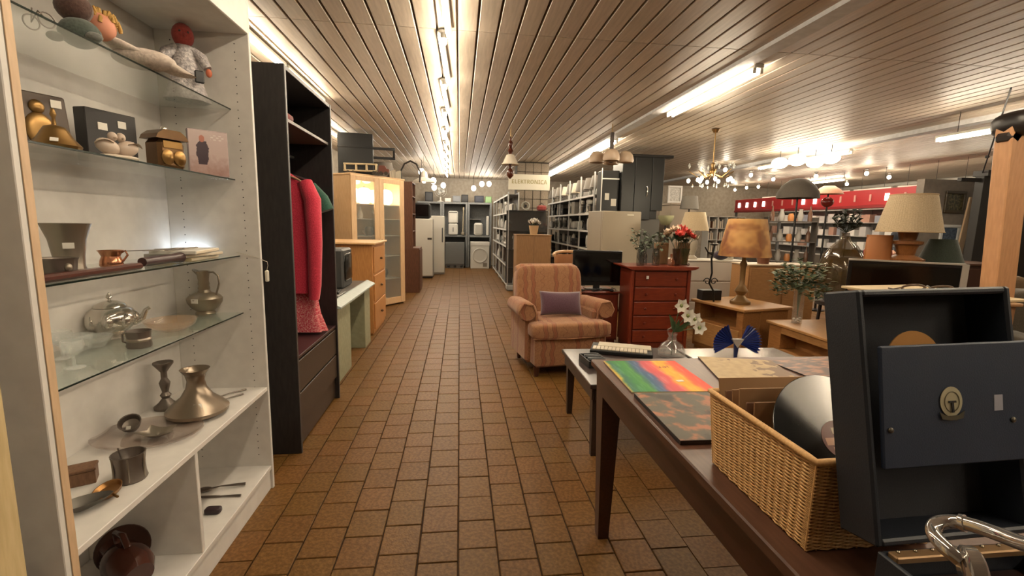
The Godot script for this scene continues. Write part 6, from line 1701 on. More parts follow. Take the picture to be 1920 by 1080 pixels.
	for k in nn:
		var a := TAU * k / nn
		var b := TAU * (k + 1) / nn
		for q in 3:
			var r0 := lerpf(0.04, R, q / 3.0)
			var r1 := lerpf(0.04, R, (q + 1) / 3.0)
			var A := Vector3(cos(a), sin(a), 0)
			var C := Vector3(cos(b), sin(b), 0)
			dg.triuv(A * r0, A * r1, C * r1, Vector2(k / float(nn), q / 3.0), Vector2(k / float(nn), (q + 1) / 3.0), Vector2((k + 1) / float(nn), (q + 1) / 3.0))
			dg.triuv(A * r0, C * r1, C * r0, Vector2(k / float(nn), q / 3.0), Vector2((k + 1) / float(nn), (q + 1) / 3.0), Vector2((k + 1) / float(nn), q / 3.0))
	add(t, "grooves", dg.mesh(true), vin)
	add(t, "disc", G.new().at(Vector3(0, 0, -0.0022), Vector3(90, 0, 0)).cyl(Vector3.ZERO, R, 0.0018, 64), mat(Color(0.03, 0.03, 0.03), 0.25))
	add(t, "edge", G.new().at(Vector3.ZERO, Vector3(90, 0, 0)).lathe(Vector3(0, -0.0024, 0), V([[R - 0.001, 0], [R + 0.0012, 0.001], [R - 0.001, 0.0024]]), 64), mat(Color(0.12, 0.115, 0.11), 0.2))
	add(t, "label", G.new().at(Vector3(0, 0, 0.0002), Vector3(90, 0, 0)).cyl(Vector3.ZERO, 0.041, 0.0008, 40), mat(lin(0.13, 0.045, 0.03), 0.4), "brown paper label")
	add(t, "label_band", G.new().slab(Vector3(-0.034, -0.012, 0.001), Vector3(0.034, 0.004, 0.0014), 0.0001).slab(Vector3(-0.022, -0.03, 0.001), Vector3(0.03, -0.016, 0.0014), 0.0001), mat(lin(0.42, 0.22, 0.13), 0.4))
	add(t, "label_mark", G.new().slab(Vector3(-0.012, 0.012, 0.001), Vector3(0.0, 0.026, 0.0014), 0.0001), mat(lin(0.5, 0.4, 0.26), 0.4))
	add(t, "spindle_hole", G.new().at(Vector3(0, 0, 0.0012), Vector3(90, 0, 0)).cyl(Vector3.ZERO, 0.0036, 0.0006, 12), mat(Color(0.02, 0.02, 0.02), 0.6))
	build_gramophone(H)

func build_gramophone(H: float) -> void:
	var navy := grain("navy", lin(0.010, 0.013, 0.020), lin(0.013, 0.017, 0.026), 0.5, Vector3.ONE * 9, 0.06, 0.012)
	var flapm := grain("navyflap", lin(0.017, 0.027, 0.052), lin(0.021, 0.032, 0.060), 0.5, Vector3.ONE * 9, 0.06, 0.012)
	var inner := grain("navyin", lin(0.020, 0.021, 0.026), lin(0.025, 0.026, 0.032), 0.75, Vector3.ONE * 9, 0.06, 0.012)
	var P := Vector3(0.683, H, -0.612)
	var t := T("gramophone_case", "open navy blue portable gramophone case with chrome tone arm", "gramophone", P)
	var W := 0.30
	var D := 0.40
	var bh := 0.10
	# base: a box open at the top
	for s in [0.0, W - 0.008]:
		add(t, "base_wall", G.new().slab(Vector3(s, 0, 0), Vector3(s + 0.008, bh, D), 0.002), navy)
	for s in [0.0, D - 0.008]:
		add(t, "base_wall", G.new().slab(Vector3(0.008, 0, s), Vector3(W - 0.008, bh, s + 0.008), 0.002), navy)
	add(t, "base_floor", G.new().slab(Vector3(0, 0, 0), Vector3(W, 0.006, D), 0.001), navy)
	add(t, "motor_board", G.new().slab(Vector3(0.009, 0.05, 0.009), Vector3(W - 0.009, 0.056, D - 0.009), 0.001), mat(lin(0.03, 0.012, 0.008), 0.3))
	add(t, "turntable", G.new().cyl(Vector3(0.16, 0.058, 0.22), 0.125, 0.014, 40), mat(lin(0.02, 0.012, 0.011), 0.9))
	add(t, "brass_rail", G.new().slab(Vector3(0.012, bh - 0.008, 0.006), Vector3(W - 0.012, bh + 0.004, 0.024), 0.002), mat(lin(0.28, 0.17, 0.08), 0.4, 0.5))
	for k in 9:
		add(t, "rivet", G.new().ball(Vector3(0.025 + k * 0.031, bh + 0.005, 0.012), Vector3.ONE * 0.003, 1.0, 8, 6), metal(Color(0.7, 0.66, 0.58), 0.25))
	# lid: hinged on the back edge, leaning back a little
	var lid := add(t, "lid", G.new().slab(Vector3(0, 0, -0.075), Vector3(W, 0.425, -0.068), 0.004), inner)
	lid.position = Vector3(0, bh + 0.004, 0.0)
	lid.rotation_degrees = Vector3(-12, 0, 1.5)
	for s in [0.0, W - 0.012]:
		add(lid, "lid_wall", G.new().slab(Vector3(s, 0, -0.075), Vector3(s + 0.012, 0.425, 0.0), 0.006), navy)
	for s in [0.0, 0.413]:
		add(lid, "lid_wall", G.new().slab(Vector3(0.010, s, -0.075), Vector3(W - 0.010, s + 0.012, 0.0), 0.005), navy)
	add(lid, "record_flap", G.new().at(Vector3(0.022, 0.125, -0.006), Vector3(3, 0, 0)).slab(Vector3(0, 0, 0), Vector3(W - 0.012, 0.205, 0.008), 0.003), flapm, "navy record-holder flap")
	add(lid, "flap_record", G.new().at(Vector3(0.108, 0.298, -0.012), Vector3(90, 0, 0)).cyl(Vector3.ZERO, 0.054, 0.002, 40), mat(lin(0.42, 0.20, 0.05), 0.35), "amber record peeping over the flap")
	# maker's emblem: cream oval with a black T over a bronze scroll
	add(lid, "emblem", G.new().at(Vector3(0.150, 0.232, 0.0085), Vector3(93, 0, 0)).lathe(Vector3.ZERO, V([[0, 0], [0.021, 0], [0.021, 0.001], [0.017, 0.0016], [0.0, 0.0016]]), 32, Vector2(1.0, 1.2)), mat(lin(0.42, 0.38, 0.25), 0.4))
	add(lid, "emblem_ring", G.new().at(Vector3(0.150, 0.232, 0.0088), Vector3(93, 0, 0)).lathe(Vector3.ZERO, V([[0.0135, 0.001], [0.0135, 0.0022], [0.0145, 0.0022], [0.0145, 0.001]]), 32, Vector2(1.0, 1.2)), mat(lin(0.14, 0.12, 0.07), 0.5))
	var tt := add(lid, "emblem_letter", text_mesh("T", 0.027, 0.001), mat(Color(0.05, 0.045, 0.04), 0.5))
	tt.position = Vector3(0.150, 0.2235, 0.0112)
	add(lid, "emblem_scroll", G.new().at(Vector3(0.150, 0.2075, 0.0085)).prism(V([[-0.024, 0.008], [-0.02, -0.004], [-0.006, -0.0065], [0.006, -0.0065], [0.02, -0.004], [0.024, 0.008], [0.012, 0.001], [-0.012, 0.001]]), 0, 0.0012), mat(lin(0.06, 0.05, 0.025), 0.5))
	add(lid, "price_label", G.new().at(Vector3(0.243, 0.2255, 0.0075), Vector3(3, 0, 0)).box(Vector3.ZERO, Vector3(0.017, 0.027, 0.001), 0.0003), mat(Color(0.62, 0.62, 0.66), 0.7))
	for q in [Vector3(0.035, 0.19, 0.007), Vector3(0.27, 0.195, 0.007)]:
		add(lid, "rivet", G.new().ball(q, Vector3(0.005, 0.005, 0.003), 1.0, 10, 6), metal(Color(0.4, 0.38, 0.34), 0.35))
	# chrome tone arm with sound box
	var ch := metal(Color(0.78, 0.76, 0.74), 0.08)
	var arm := []
	for q in [[1990, 1040, -0.36], [1920, 1020, -0.40], [1870, 1001, -0.43], [1820, 984, -0.455], [1785, 978, -0.47], [1760, 981, -0.475], [1750, 994, -0.47], [1758, 1012, -0.455], [1778, 1032, -0.44], [1800, 1050, -0.43]]:
		arm.append(PZ(q[0], q[1], q[2]) - P)
	var sm := []
	for i in arm.size() - 1:
		for k in 4:
			var u := k / 4.0
			var a: Vector3 = arm[maxi(i - 1, 0)]
			var d: Vector3 = arm[mini(i + 2, arm.size() - 1)]
			sm.append(arm[i].cubic_interpolate(arm[i + 1], a, d, u))
	sm.append(arm[-1])
	add(t, "tone_arm", G.new().tube(sm, 0.0085, 16), ch)
	add(t, "arm_collar", G.new().tube([sm[13], sm[14]], 0.0105, 16), ch)
	var sb: Vector3 = arm[-1]
	var sbx := G.new()
	sbx.at(sb + Vector3(0.012, -0.012, 0.006), Vector3(75, 0, -55)).lathe(Vector3(0, -0.009, 0), V([[0, 0], [0.024, 0], [0.028, 0.003], [0.028, 0.015], [0.024, 0.018], [0, 0.018]]), 28)
	add(t, "sound_box", sbx, ch)
	add(t, "needle_clamp", G.new().rod(sb + Vector3(0.012, -0.034, 0.006), sb + Vector3(0.006, -0.055, 0.01), 0.0022, 8), ch)
	add(t, "arm_post", G.new().rod(Vector3(arm[0].x, 0.056, arm[0].z), arm[0], 0.012, 14), ch)

# ---------------------------------------------------------------- right half of the shop
func standing_lamp(n: String, label: String, p: Vector3, h: float, shade: Array, sm: Material, pm: Material, base: Array) -> Node3D:
	var t := T(n, label, "lamp", p)
	add(t, "base", G.new().lathe(Vector3.ZERO, V(base), 24), pm)
	add(t, "shade", G.new().lathe(Vector3(0, h, 0), V(shade), 36), sm)
	return t
func cone_shade(r0: float, r1: float, h: float) -> Array:
	return [[r0, 0], [r1, h], [r1 - 0.004, h], [r0 - 0.004, 0.002], [r0, 0]]
func build_right_side() -> void:
	var oak := grain("oak", lin(0.26, 0.115, 0.035), lin(0.34, 0.16, 0.052), 0.4, Vector3(3, 3, 0.6), 0.03)
	var oak2 := grain("oaktop", lin(0.34, 0.175, 0.06), lin(0.42, 0.225, 0.085), 0.35, Vector3(3, 3, 0.6), 0.03)
	var stool_wood := mat(lin(0.018, 0.01, 0.007), 0.6)
	# corner television cabinet, open niche towards the aisle
	var t := T("oak_tv_cabinet", "oak cabinet with an open niche, carrying the amber parchment lamp", "cabinet", Vector3(3.05, 0, -4.55), 15)
	add(t, "back_body", G.new().slab(Vector3(0.25, 0.04, -0.72), Vector3(0.68, 0.57, 0), 0.004), oak)
	add(t, "front_lower", G.new().slab(Vector3(0.0, 0.04, -0.72), Vector3(0.25, 0.38, 0), 0.004), oak)
	for z in [-0.72, -0.09]:
		add(t, "niche_cheek", G.new().slab(Vector3(0.0, 0.38, z), Vector3(0.25, 0.57, z + 0.09), 0.003), oak)
	add(t, "niche_back", G.new().slab(Vector3(0.235, 0.38, -0.63), Vector3(0.249, 0.57, -0.09), 0.001), oak)
	add(t, "drawer", G.new().slab(Vector3(-0.014, 0.08, -0.68), Vector3(0, 0.35, -0.04), 0.005), oak2)
	add(t, "top", G.new().slab(Vector3(-0.04, 0.57, -0.75), Vector3(0.71, 0.60, 0.04), 0.006), oak2)
	add(t, "plinth", G.new().slab(Vector3(0.02, 0, -0.7), Vector3(0.66, 0.04, -0.02), 0.002), oak)
	var TA := t.transform
	var parch := StandardMaterial3D.new()
	parch.albedo_texture = noise_tex(lin(0.20, 0.06, 0.018), lin(0.66, 0.40, 0.15), 0.008, 3, 256, 91, lin(0.52, 0.26, 0.075))
	parch.uv1_triplanar = true
	parch.uv1_scale = Vector3.ONE * 1.7
	parch.roughness = 0.6
	parch.backlight_enabled = true
	parch.backlight = Color(0.5, 0.32, 0.14)
	standing_lamp("parchment_lamp", "table lamp with marbled amber parchment shade on turned base", TA * Vector3(0.27, 0.60, -0.30), 0.55, cone_shade(0.28, 0.20, 0.42), parch, mat(lin(0.20, 0.115, 0.04), 0.35, 0.3),
		[[0, 0], [0.11, 0], [0.11, 0.03], [0.07, 0.06], [0.04, 0.10], [0.075, 0.15], [0.05, 0.19], [0.028, 0.23], [0.03, 0.42], [0.04, 0.46], [0.022, 0.5], [0.022, 0.62], [0, 0.62]])
	t = T("iron_candle_stand", "tall black wrought iron candle stand with curls", "candle stand", TA * Vector3(0.0, 0.60, -0.50))
	var iron := mat(Color(0.03, 0.03, 0.03), 0.45)
	add(t, "stem", G.new().tube([Vector3(0.06, 0, 0), Vector3(0.05, 0.12, 0), Vector3(-0.02, 0.22, 0.01), Vector3(0.01, 0.34, 0), Vector3(-0.01, 0.5, 0), Vector3(0.01, 0.66, 0)], 0.011, 8), iron)
	for s in [-1.0, 1.0]:
		var c := []
		for k in 14:
			var a := k * 0.5
			c.append(Vector3(s * (0.012 + cos(a) * (0.045 - k * 0.0022) + 0.03), 0.24 + sin(a) * (0.045 - k * 0.0022), 0))
		add(t, "curl", G.new().tube(c, 0.006, 6), iron)
	add(t, "drip_pan", G.new().lathe(Vector3(0.01, 0.66, 0), V([[0, 0], [0.02, 0], [0.06, 0.015], [0.058, 0.02], [0.02, 0.008], [0, 0.008]]), 18), iron)
	add(t, "side_arm", G.new().tube([Vector3(0, 0.55, 0), Vector3(-0.06, 0.58, 0), Vector3(-0.1, 0.64, 0)], 0.008, 6), iron)
	t = T("black_speaker", "flat black box at the back edge of the oak cabinet", "box", TA * Vector3(0.10, 0.60, -0.64))
	add(t, "case", G.new().box(Vector3(0.03, 0.06, 0), Vector3(0.24, 0.12, 0.14), 0.005), mat(Color(0.05, 0.045, 0.05), 0.4))
	add(t, "lid_line", G.new().box(Vector3(0.03, 0.10, 0), Vector3(0.243, 0.004, 0.143), 0.001), mat(Color(0.12, 0.11, 0.11), 0.4))
	# low oak cabinet with the big television
	t = T("low_oak_cabinet", "long low oak cabinet under the big television", "cabinet", Vector3(3.27, 0, -3.85))
	add(t, "body", G.new().slab(Vector3(0.22, 0.04, -0.6), Vector3(1.15, 0.47, 0.75), 0.004), oak)
	add(t, "front_lower", G.new().slab(Vector3(0.02, 0.04, -0.6), Vector3(0.22, 0.24, 0.75), 0.004), oak)
	add(t, "niche_cheek", G.new().slab(Vector3(0.02, 0.24, -0.6), Vector3(0.22, 0.47, -0.42), 0.003), oak)
	add(t, "front_rail", G.new().slab(Vector3(0.02, 0.40, -0.42), Vector3(0.22, 0.47, 0.75), 0.003), oak2)
	add(t, "niche_back", G.new().slab(Vector3(0.20, 0.24, -0.42), Vector3(0.219, 0.40, 0.75), 0.001), oak)
	add(t, "top", G.new().slab(Vector3(0, 0.47, -0.64), Vector3(1.2, 0.5, 0.8), 0.006), oak2)
	add(t, "plinth", G.new().slab(Vector3(0.05, 0, -0.55), Vector3(1.1, 0.04, 0.7), 0.002), oak)
	var tl := Vector3(3.66, 0.5, -3.95)
	var tr := Vector3(4.30, 0.5, -3.45)
	var dv := tr - tl
	t = T("large_television", "large black television with silver frame on the low oak cabinet", "television", (tl + tr) / 2, rad_to_deg(atan2(-dv.z, dv.x)))
	var tw := dv.length() / 2
	add(t, "panel", G.new().slab(Vector3(-tw, 0.08, -0.03), Vector3(tw, 0.70, 0.02), 0.006), mat(Color(0.025, 0.022, 0.022), 0.3))
	add(t, "screen", G.new().slab(Vector3(-tw + 0.03, 0.12, 0.02), Vector3(tw - 0.03, 0.665, 0.024), 0.001), mat(Color(0.018, 0.014, 0.013), 0.12))
	add(t, "frame", G.new().slab(Vector3(-tw, 0.69, -0.02), Vector3(tw, 0.705, 0.03), 0.002).slab(Vector3(tw - 0.025, 0.08, 0.0), Vector3(tw + 0.02, 0.70, 0.03), 0.002), mat(lin(0.5, 0.48, 0.44), 0.3, 0.5))
	add(t, "stand", G.new().slab(Vector3(-0.18, 0, -0.1), Vector3(0.18, 0.02, 0.1), 0.004).slab(Vector3(-0.05, 0.02, -0.03), Vector3(0.05, 0.1, 0.0), 0.003), mat(Color(0.04, 0.04, 0.04), 0.3))
	# glass cylinder with white-green flowers and pebbles
	var vp := Vector3(3.50, 0.5, -4.33)
	t = T("flower_cylinder", "tall clear glass vase with white-green blossoms and pebbles", "vase with flowers", vp)
	add(t, "glass", G.new().lathe(Vector3.ZERO, V([[0, 0], [0.05, 0], [0.05, 0.01], [0.05, 0.34], [0.046, 0.34], [0.046, 0.012], [0, 0.012]]), 24), pane("vaseglass", Color(0.8, 0.8, 0.78), 0.07, 0.02))
	for k in 9:
		add(t, "pebble", G.new().ball(Vector3(cos(k * 2.4) * 0.028, 0.024 + 0.014 * (k / 4), sin(k * 2.4) * 0.028), Vector3(0.016, 0.011, 0.014), 1.0, 8, 6), mat(lin(0.5, 0.44, 0.36), 0.5))
	var gg := mat(lin(0.085, 0.12, 0.06), 0.6)
	for k in 42:
		var a := k * 2.39996
		var d := 0.05 + 0.22 * sqrt(k / 42.0)
		var tip := Vector3(cos(a) * d, 0.62 - d * 0.75 + 0.10 * sin(k * 1.7), sin(a) * d * 0.8)
		add(t, "stem", G.new().tube([Vector3(0, 0.06, 0), Vector3(cos(a) * 0.02, 0.36, sin(a) * 0.02), tip], 0.0025, 5), gg)
		var lf := G.new()
		for j in 5:
			var b := a + j * 1.3
			lf.leaf(tip - Vector3(0, 0.02 * j, 0), tip + Vector3(cos(b) * 0.085, 0.02 - 0.02 * j, sin(b) * 0.085), 0.03, Vector3.UP, 0.15)
		add(t, "leaf", lf, gg)
		if k % 2 == 0:
			var fl := G.new()
			for j in 5:
				fl.leaf(tip, tip + Vector3(cos(j * 1.26) * 0.035, 0.03, sin(j * 1.26) * 0.035), 0.016, Vector3.UP, 0.25)
			add(t, "blossom", fl, mat(lin(0.46, 0.46, 0.34), 0.6))
	# white dresser, brown sideboard and what they carry
	t = T("white_dresser", "low white dresser behind the parchment lamp", "dresser", Vector3(3.70, 0, -6.6))
	add(t, "body", G.new().slab(Vector3(-0.52, 0.04, -0.22), Vector3(0.54, 0.965, 0.2), 0.004), mat(lin(0.50, 0.46, 0.40), 0.45))
	add(t, "top", G.new().slab(Vector3(-0.54, 0.965, -0.24), Vector3(0.56, 0.985, 0.22), 0.004), mat(lin(0.58, 0.54, 0.47), 0.4))
	for k in 3:
		add(t, "drawer", G.new().slab(Vector3(-0.5, 0.08 + k * 0.3, 0.2), Vector3(0.52, 0.36 + k * 0.3, 0.214), 0.004), mat(lin(0.52, 0.48, 0.42), 0.45))
	add(t, "plinth", G.new().slab(Vector3(-0.5, 0, -0.2), Vector3(0.52, 0.04, 0.18), 0.002), mat(lin(0.4, 0.37, 0.32), 0.5))
	var cream := cloth("lampcream", lin(0.56, 0.44, 0.27), 0.3, 0.05)
	standing_lamp("beige_lamp", "table lamp with plain beige tapered shade on the white dresser", Vector3(3.50, 0.985, -6.6), 0.43, cone_shade(0.21, 0.145, 0.27), cream, mat(lin(0.3, 0.26, 0.2), 0.3), [[0, 0], [0.08, 0], [0.07, 0.03], [0.03, 0.06], [0.06, 0.16], [0.065, 0.26], [0.02, 0.36], [0.014, 0.46], [0, 0.46]])
	standing_lamp("porcelain_lamp", "small white porcelain jar with wide collar on the white dresser", Vector3(4.1, 0.985, -6.6), 0.0, [[0, 0], [0.05, 0], [0.055, 0.06], [0.03, 0.12], [0.06, 0.16], [0.055, 0.16], [0, 0.1]], mat(lin(0.62, 0.57, 0.48), 0.3), mat(lin(0.62, 0.57, 0.48), 0.3), [[0, 0.0], [0.056, 0.0], [0.056, 0.006], [0, 0.006]])
	t = T("dark_figurine", "dark violet plush figure lying on the white dresser", "figurine", Vector3(3.9, 0.985, -6.5))
	add(t, "body", G.new().ball(Vector3(0, 0.07, 0), Vector3(0.12, 0.07, 0.08)), cloth("violet", lin(0.02, 0.012, 0.025)))
	add(t, "head", G.new().ball(Vector3(0.13, 0.1, 0.02), Vector3(0.06, 0.06, 0.055)), cloth("violet", lin(0.02, 0.012, 0.025)))
	var a5 := PZ(1405, 497, -5.75)
	var b5 := PZ(1532, 500, -5.75)
	t = T("tan_sideboard", "tan wooden sideboard behind the flower vase", "sideboard", Vector3((a5.x + b5.x) / 2, 0, -5.95))
	var hw := (b5.x - a5.x) / 2
	var tan := grain("tan2", lin(0.30, 0.15, 0.055), lin(0.36, 0.185, 0.07), 0.45, Vector3(0.6, 3, 3), 0.03)
	add(t, "body", G.new().slab(Vector3(-hw, 0.04, -0.2), Vector3(hw, 0.965, 0.2), 0.004), tan)
	add(t, "top", G.new().slab(Vector3(-hw - 0.01, 0.965, -0.21), Vector3(hw + 0.01, 0.985, 0.215), 0.004), mat(lin(0.48, 0.38, 0.26), 0.4))
	add(t, "plinth", G.new().slab(Vector3(-hw + 0.02, 0, -0.18), Vector3(hw - 0.02, 0.04, 0.18), 0.002), tan)
	for k in 2:
		add(t, "door", G.new().slab(Vector3(-hw + 0.02 + k * hw, 0.07, 0.2), Vector3(-0.01 + k * hw, 0.94, 0.214), 0.004), tan)
	t = T("red_lacquer_lamp", "brown leather-look vase lamp standing on the tan sideboard", "lamp", Vector3(a5.x + 0.30, 0.985, -5.9))
	add(t, "vase", G.new().lathe(Vector3.ZERO, V([[0, 0], [0.07, 0], [0.09, 0.1], [0.07, 0.2], [0.04, 0.26], [0, 0.26]]), 20), mat(lin(0.13, 0.045, 0.02), 0.35))
	add(t, "neck", G.new().cyl(Vector3(0, 0.26, 0), 0.012, 0.1, 10), iron)
	# demijohn on a stool with dark sprigs
	t = T("wooden_stool", "small dark wooden stool under the amber bottle", "stool", Vector3(4.30, 0, -4.72))
	add(t, "seat", G.new().cyl(Vector3(0, 0.62, 0), 0.22, 0.04, 24), stool_wood)
	for k in 4:
		add(t, "leg", G.new().rod(Vector3(cos(k * 1.57 + 0.7) * 0.2, 0, sin(k * 1.57 + 0.7) * 0.2), Vector3(cos(k * 1.57 + 0.7) * 0.16, 0.62, sin(k * 1.57 + 0.7) * 0.16), 0.018, 8), stool_wood)
	t = T("demijohn", "big olive-amber glass demijohn bottle holding dark sprigs", "bottle", Vector3(4.30, 0.661, -4.72))
	add(t, "bottle", G.new().lathe(Vector3.ZERO, V([[0, 0.01], [0.14, 0], [0.2, 0.06], [0.235, 0.2], [0.235, 0.36], [0.2, 0.52], [0.12, 0.64], [0.05, 0.70], [0.04, 0.76], [0.048, 0.78], [0.036, 0.78], [0.032, 0.70], [0.1, 0.63], [0.18, 0.52], [0.222, 0.36], [0.222, 0.2], [0.19, 0.07], [0, 0.03]]), 32), pane("olive", Color(0.30, 0.22, 0.05), 0.34, 0.02))
	for k in 14:
		var a := k * 2.4
		var tip := Vector3(cos(a) * 0.16, 0.93 + 0.08 * sin(k * 1.3), sin(a) * 0.12)
		add(t, "sprig", G.new().tube([Vector3(0, 0.5, 0), Vector3(0, 0.78, 0), tip], 0.004, 5), mat(lin(0.02, 0.025, 0.015), 0.7))
		var lf := G.new()
		for j in 6:
			var c := Vector3(0, 0.8, 0).lerp(tip, 0.3 + 0.14 * j)
			lf.leaf(c, c + Vector3(cos(a + j * 2.0), 0.4, sin(a + j * 2.0)) * 0.07, 0.022, Vector3.UP, 0.15)
		add(t, "leaf", lf, mat(lin(0.025, 0.035, 0.025), 0.6))
	# cream pleated lamp on a dark sideboard behind the television
	t = T("dark_sideboard", "dark brown sideboard behind the big television", "sideboard", Vector3(4.95, 0, -4.35))
	add(t, "body", G.new().slab(Vector3(-0.38, 0.0, -0.3), Vector3(0.72, 1.13, 0.22), 0.004), mat(lin(0.035, 0.014, 0.009), 0.4))
	add(t, "top", G.new().slab(Vector3(-0.40, 1.13, -0.32), Vector3(0.74, 1.155, 0.24), 0.005), mat(lin(0.06, 0.024, 0.014), 0.35))
	for k in 2:
		add(t, "door", G.new().slab(Vector3(-0.36 + k * 0.54, 0.05, 0.22), Vector3(0.16 + k * 0.54, 1.1, 0.234), 0.004), mat(lin(0.045, 0.018, 0.011), 0.4))
	var lp := PZ(1704, 430, -4.3)
	var pleat := cloth("pleat", lin(0.58, 0.45, 0.28), 0.3, 0.05)
	t = T("cream_lamp", "large cream pleated lampshade on a turned wooden lamp", "lamp", Vector3(lp.x, 1.155, -4.3))
	add(t, "base", G.new().lathe(Vector3.ZERO, V([[0, 0], [0.16, 0], [0.165, 0.03], [0.13, 0.045], [0.075, 0.07], [0.085, 0.13], [0.10, 0.17], [0.135, 0.185], [0.135, 0.215], [0.07, 0.225], [0.085, 0.3], [0.06, 0.34], [0.02, 0.36], [0.02, 0.5], [0, 0.5]]), 28), grain("turned", lin(0.20, 0.075, 0.022), lin(0.28, 0.115, 0.036), 0.3, Vector3(4, 1, 4), 0.03))
	var rs := []
	for i in 2:
		var ra := []
		for k in 144:
			var g := TAU * k / 144
			var r: float = [0.275, 0.19][i] * (1.0 + 0.012 * (1.0 if k % 2 == 0 else -1.0))
			ra.append(Vector3(cos(g) * r, [0.31, 0.685][i], sin(g) * r))
		rs.append(ra)
	var sg := G.new()
	sg.smooth(3)
	for k in 144:
		sg.quad(rs[0][k], rs[1][k], rs[1][(k + 1) % 144], rs[0][(k + 1) % 144])
	add(t, "shade", sg, pleat)
	for i in 2:
		var ra: Array = rs[i].duplicate()
		add(t, "shade_trim", G.new().tube(ra, 0.006, 6, true), mat(lin(0.5, 0.36, 0.2), 0.7))
	t = T("wooden_canister", "smooth orange wooden canister beside the cream lamp", "canister", Vector3(lp.x - 0.20, 1.155, -4.42))
	add(t, "drum", G.new().cyl(Vector3.ZERO, 0.12, 0.25, 28, 0.11), mat(lin(0.34, 0.125, 0.035), 0.4))
	add(t, "lid", G.new().cyl(Vector3(0, 0.25, 0), 0.114, 0.02, 28), mat(lin(0.30, 0.11, 0.03), 0.4))
	t = T("conical_lampshade", "dark green conical lampshade standing beside the cream lamp", "lampshade", Vector3(lp.x + 0.36, 1.155, -4.25))
	add(t, "shade", G.new().lathe(Vector3.ZERO, V(cone_shade(0.19, 0.11, 0.24)), 28), cloth("darkgreen", lin(0.02, 0.03, 0.018)))
	add(t, "trim", G.new().lathe(Vector3.ZERO, V([[0.185, 0], [0.193, 0.004], [0.185, 0.01]]), 28), mat(lin(0.06, 0.06, 0.03), 0.6))
	# crate-like cabinet with cream board, pliers
	t = T("plywood_cabinet", "plain wooden cabinet behind the blue gramophone case", "cabinet", Vector3(2.98, 0, -2.62))
	add(t, "body", G.new().slab(Vector3(-0.24, 0, -0.28), Vector3(0.24, 1.05, 0.34), 0.004), grain("ply", lin(0.22, 0.10, 0.04), lin(0.28, 0.14, 0.06), 0.5, Vector3(3, 0.6, 3), 0.03))
	add(t, "top", G.new().slab(Vector3(-0.26, 1.05, -0.30), Vector3(0.26, 1.07, 0.36), 0.004), grain("ply2", lin(0.30, 0.15, 0.06), lin(0.36, 0.19, 0.08), 0.5, Vector3(3, 0.6, 3), 0.03))
	add(t, "door", G.new().slab(Vector3(-0.254, 0.06, -0.25), Vector3(-0.24, 1.0, 0.31), 0.003), grain("ply", lin(0.22, 0.10, 0.04), lin(0.28, 0.14, 0.06), 0.5, Vector3(3, 0.6, 3), 0.03))
	one("cream_board", "thin cream board lying on the plain wooden cabinet", "board", Vector3(2.99, 1.07, -2.6), G.new().box(Vector3(0, 0.008, 0), Vector3(0.62, 0.016, 0.66), 0.003), mat(lin(0.55, 0.42, 0.24), 0.6), 8)
	t = T("spectacles", "pair of old wire spectacles on the cream board", "spectacles", Vector3(2.93, 1.086, -2.55), -20)
	for s in [-1.0, 1.0]:
		var lp2 := []
		for k in 18:
			lp2.append(Vector3(s * 0.075 + cos(TAU * k / 18) * 0.06, 0.03 + sin(TAU * k / 18) * 0.022, sin(TAU * k / 18) * 0.03))
		add(t, "lens_rim", G.new().tube(lp2, 0.007, 7, true), mat(lin(0.06, 0.03, 0.015), 0.3))
		add(t, "temple", G.new().tube([Vector3(s * 0.135, 0.03, 0), Vector3(s * 0.15, 0.01, -0.06), Vector3(s * 0.14, 0.006, -0.14)], 0.005, 6), mat(lin(0.06, 0.03, 0.015), 0.3))
	add(t, "bridge", G.new().tube([Vector3(-0.02, 0.03, 0), Vector3(0, 0.045, 0), Vector3(0.02, 0.03, 0)], 0.006, 6), mat(lin(0.3, 0.28, 0.25), 0.3))
	# pale post with black cap
	t = T("wooden_post", "tall pale orange wooden post with a padded black cap", "post", Vector3(3.60, 0, -2.62))
	var pm2 := grain("postwood", lin(0.42, 0.215, 0.10), lin(0.49, 0.26, 0.125), 0.5, Vector3(3, 0.5, 3), 0.03)
	add(t, "post", G.new().at(Vector3.ZERO, Vector3(0, 0, 4)).slab(Vector3(-0.07, 0.012, -0.05), Vector3(0.08, 2.14, 0.05), 0.006), pm2)
	add(t, "foot", G.new().slab(Vector3(-0.2, 0, -0.18), Vector3(0.2, 0.03, 0.18), 0.004), pm2)
	add(t, "cap", G.new().at(Vector3(-0.06, 2.16, 0), Vector3(0, 0, 8)).ball(Vector3(0, 0, 0), Vector3(0.17, 0.085, 0.13), 0.7), mat(lin(0.012, 0.009, 0.008), 0.4))
	add(t, "cap_flap", G.new().at(Vector3(-0.165, 2.09, 0), Vector3(0, 0, -32)).box(Vector3.ZERO, Vector3(0.09, 0.14, 0.10), 0.02), mat(lin(0.02, 0.014, 0.012), 0.4))
	build_far_right()

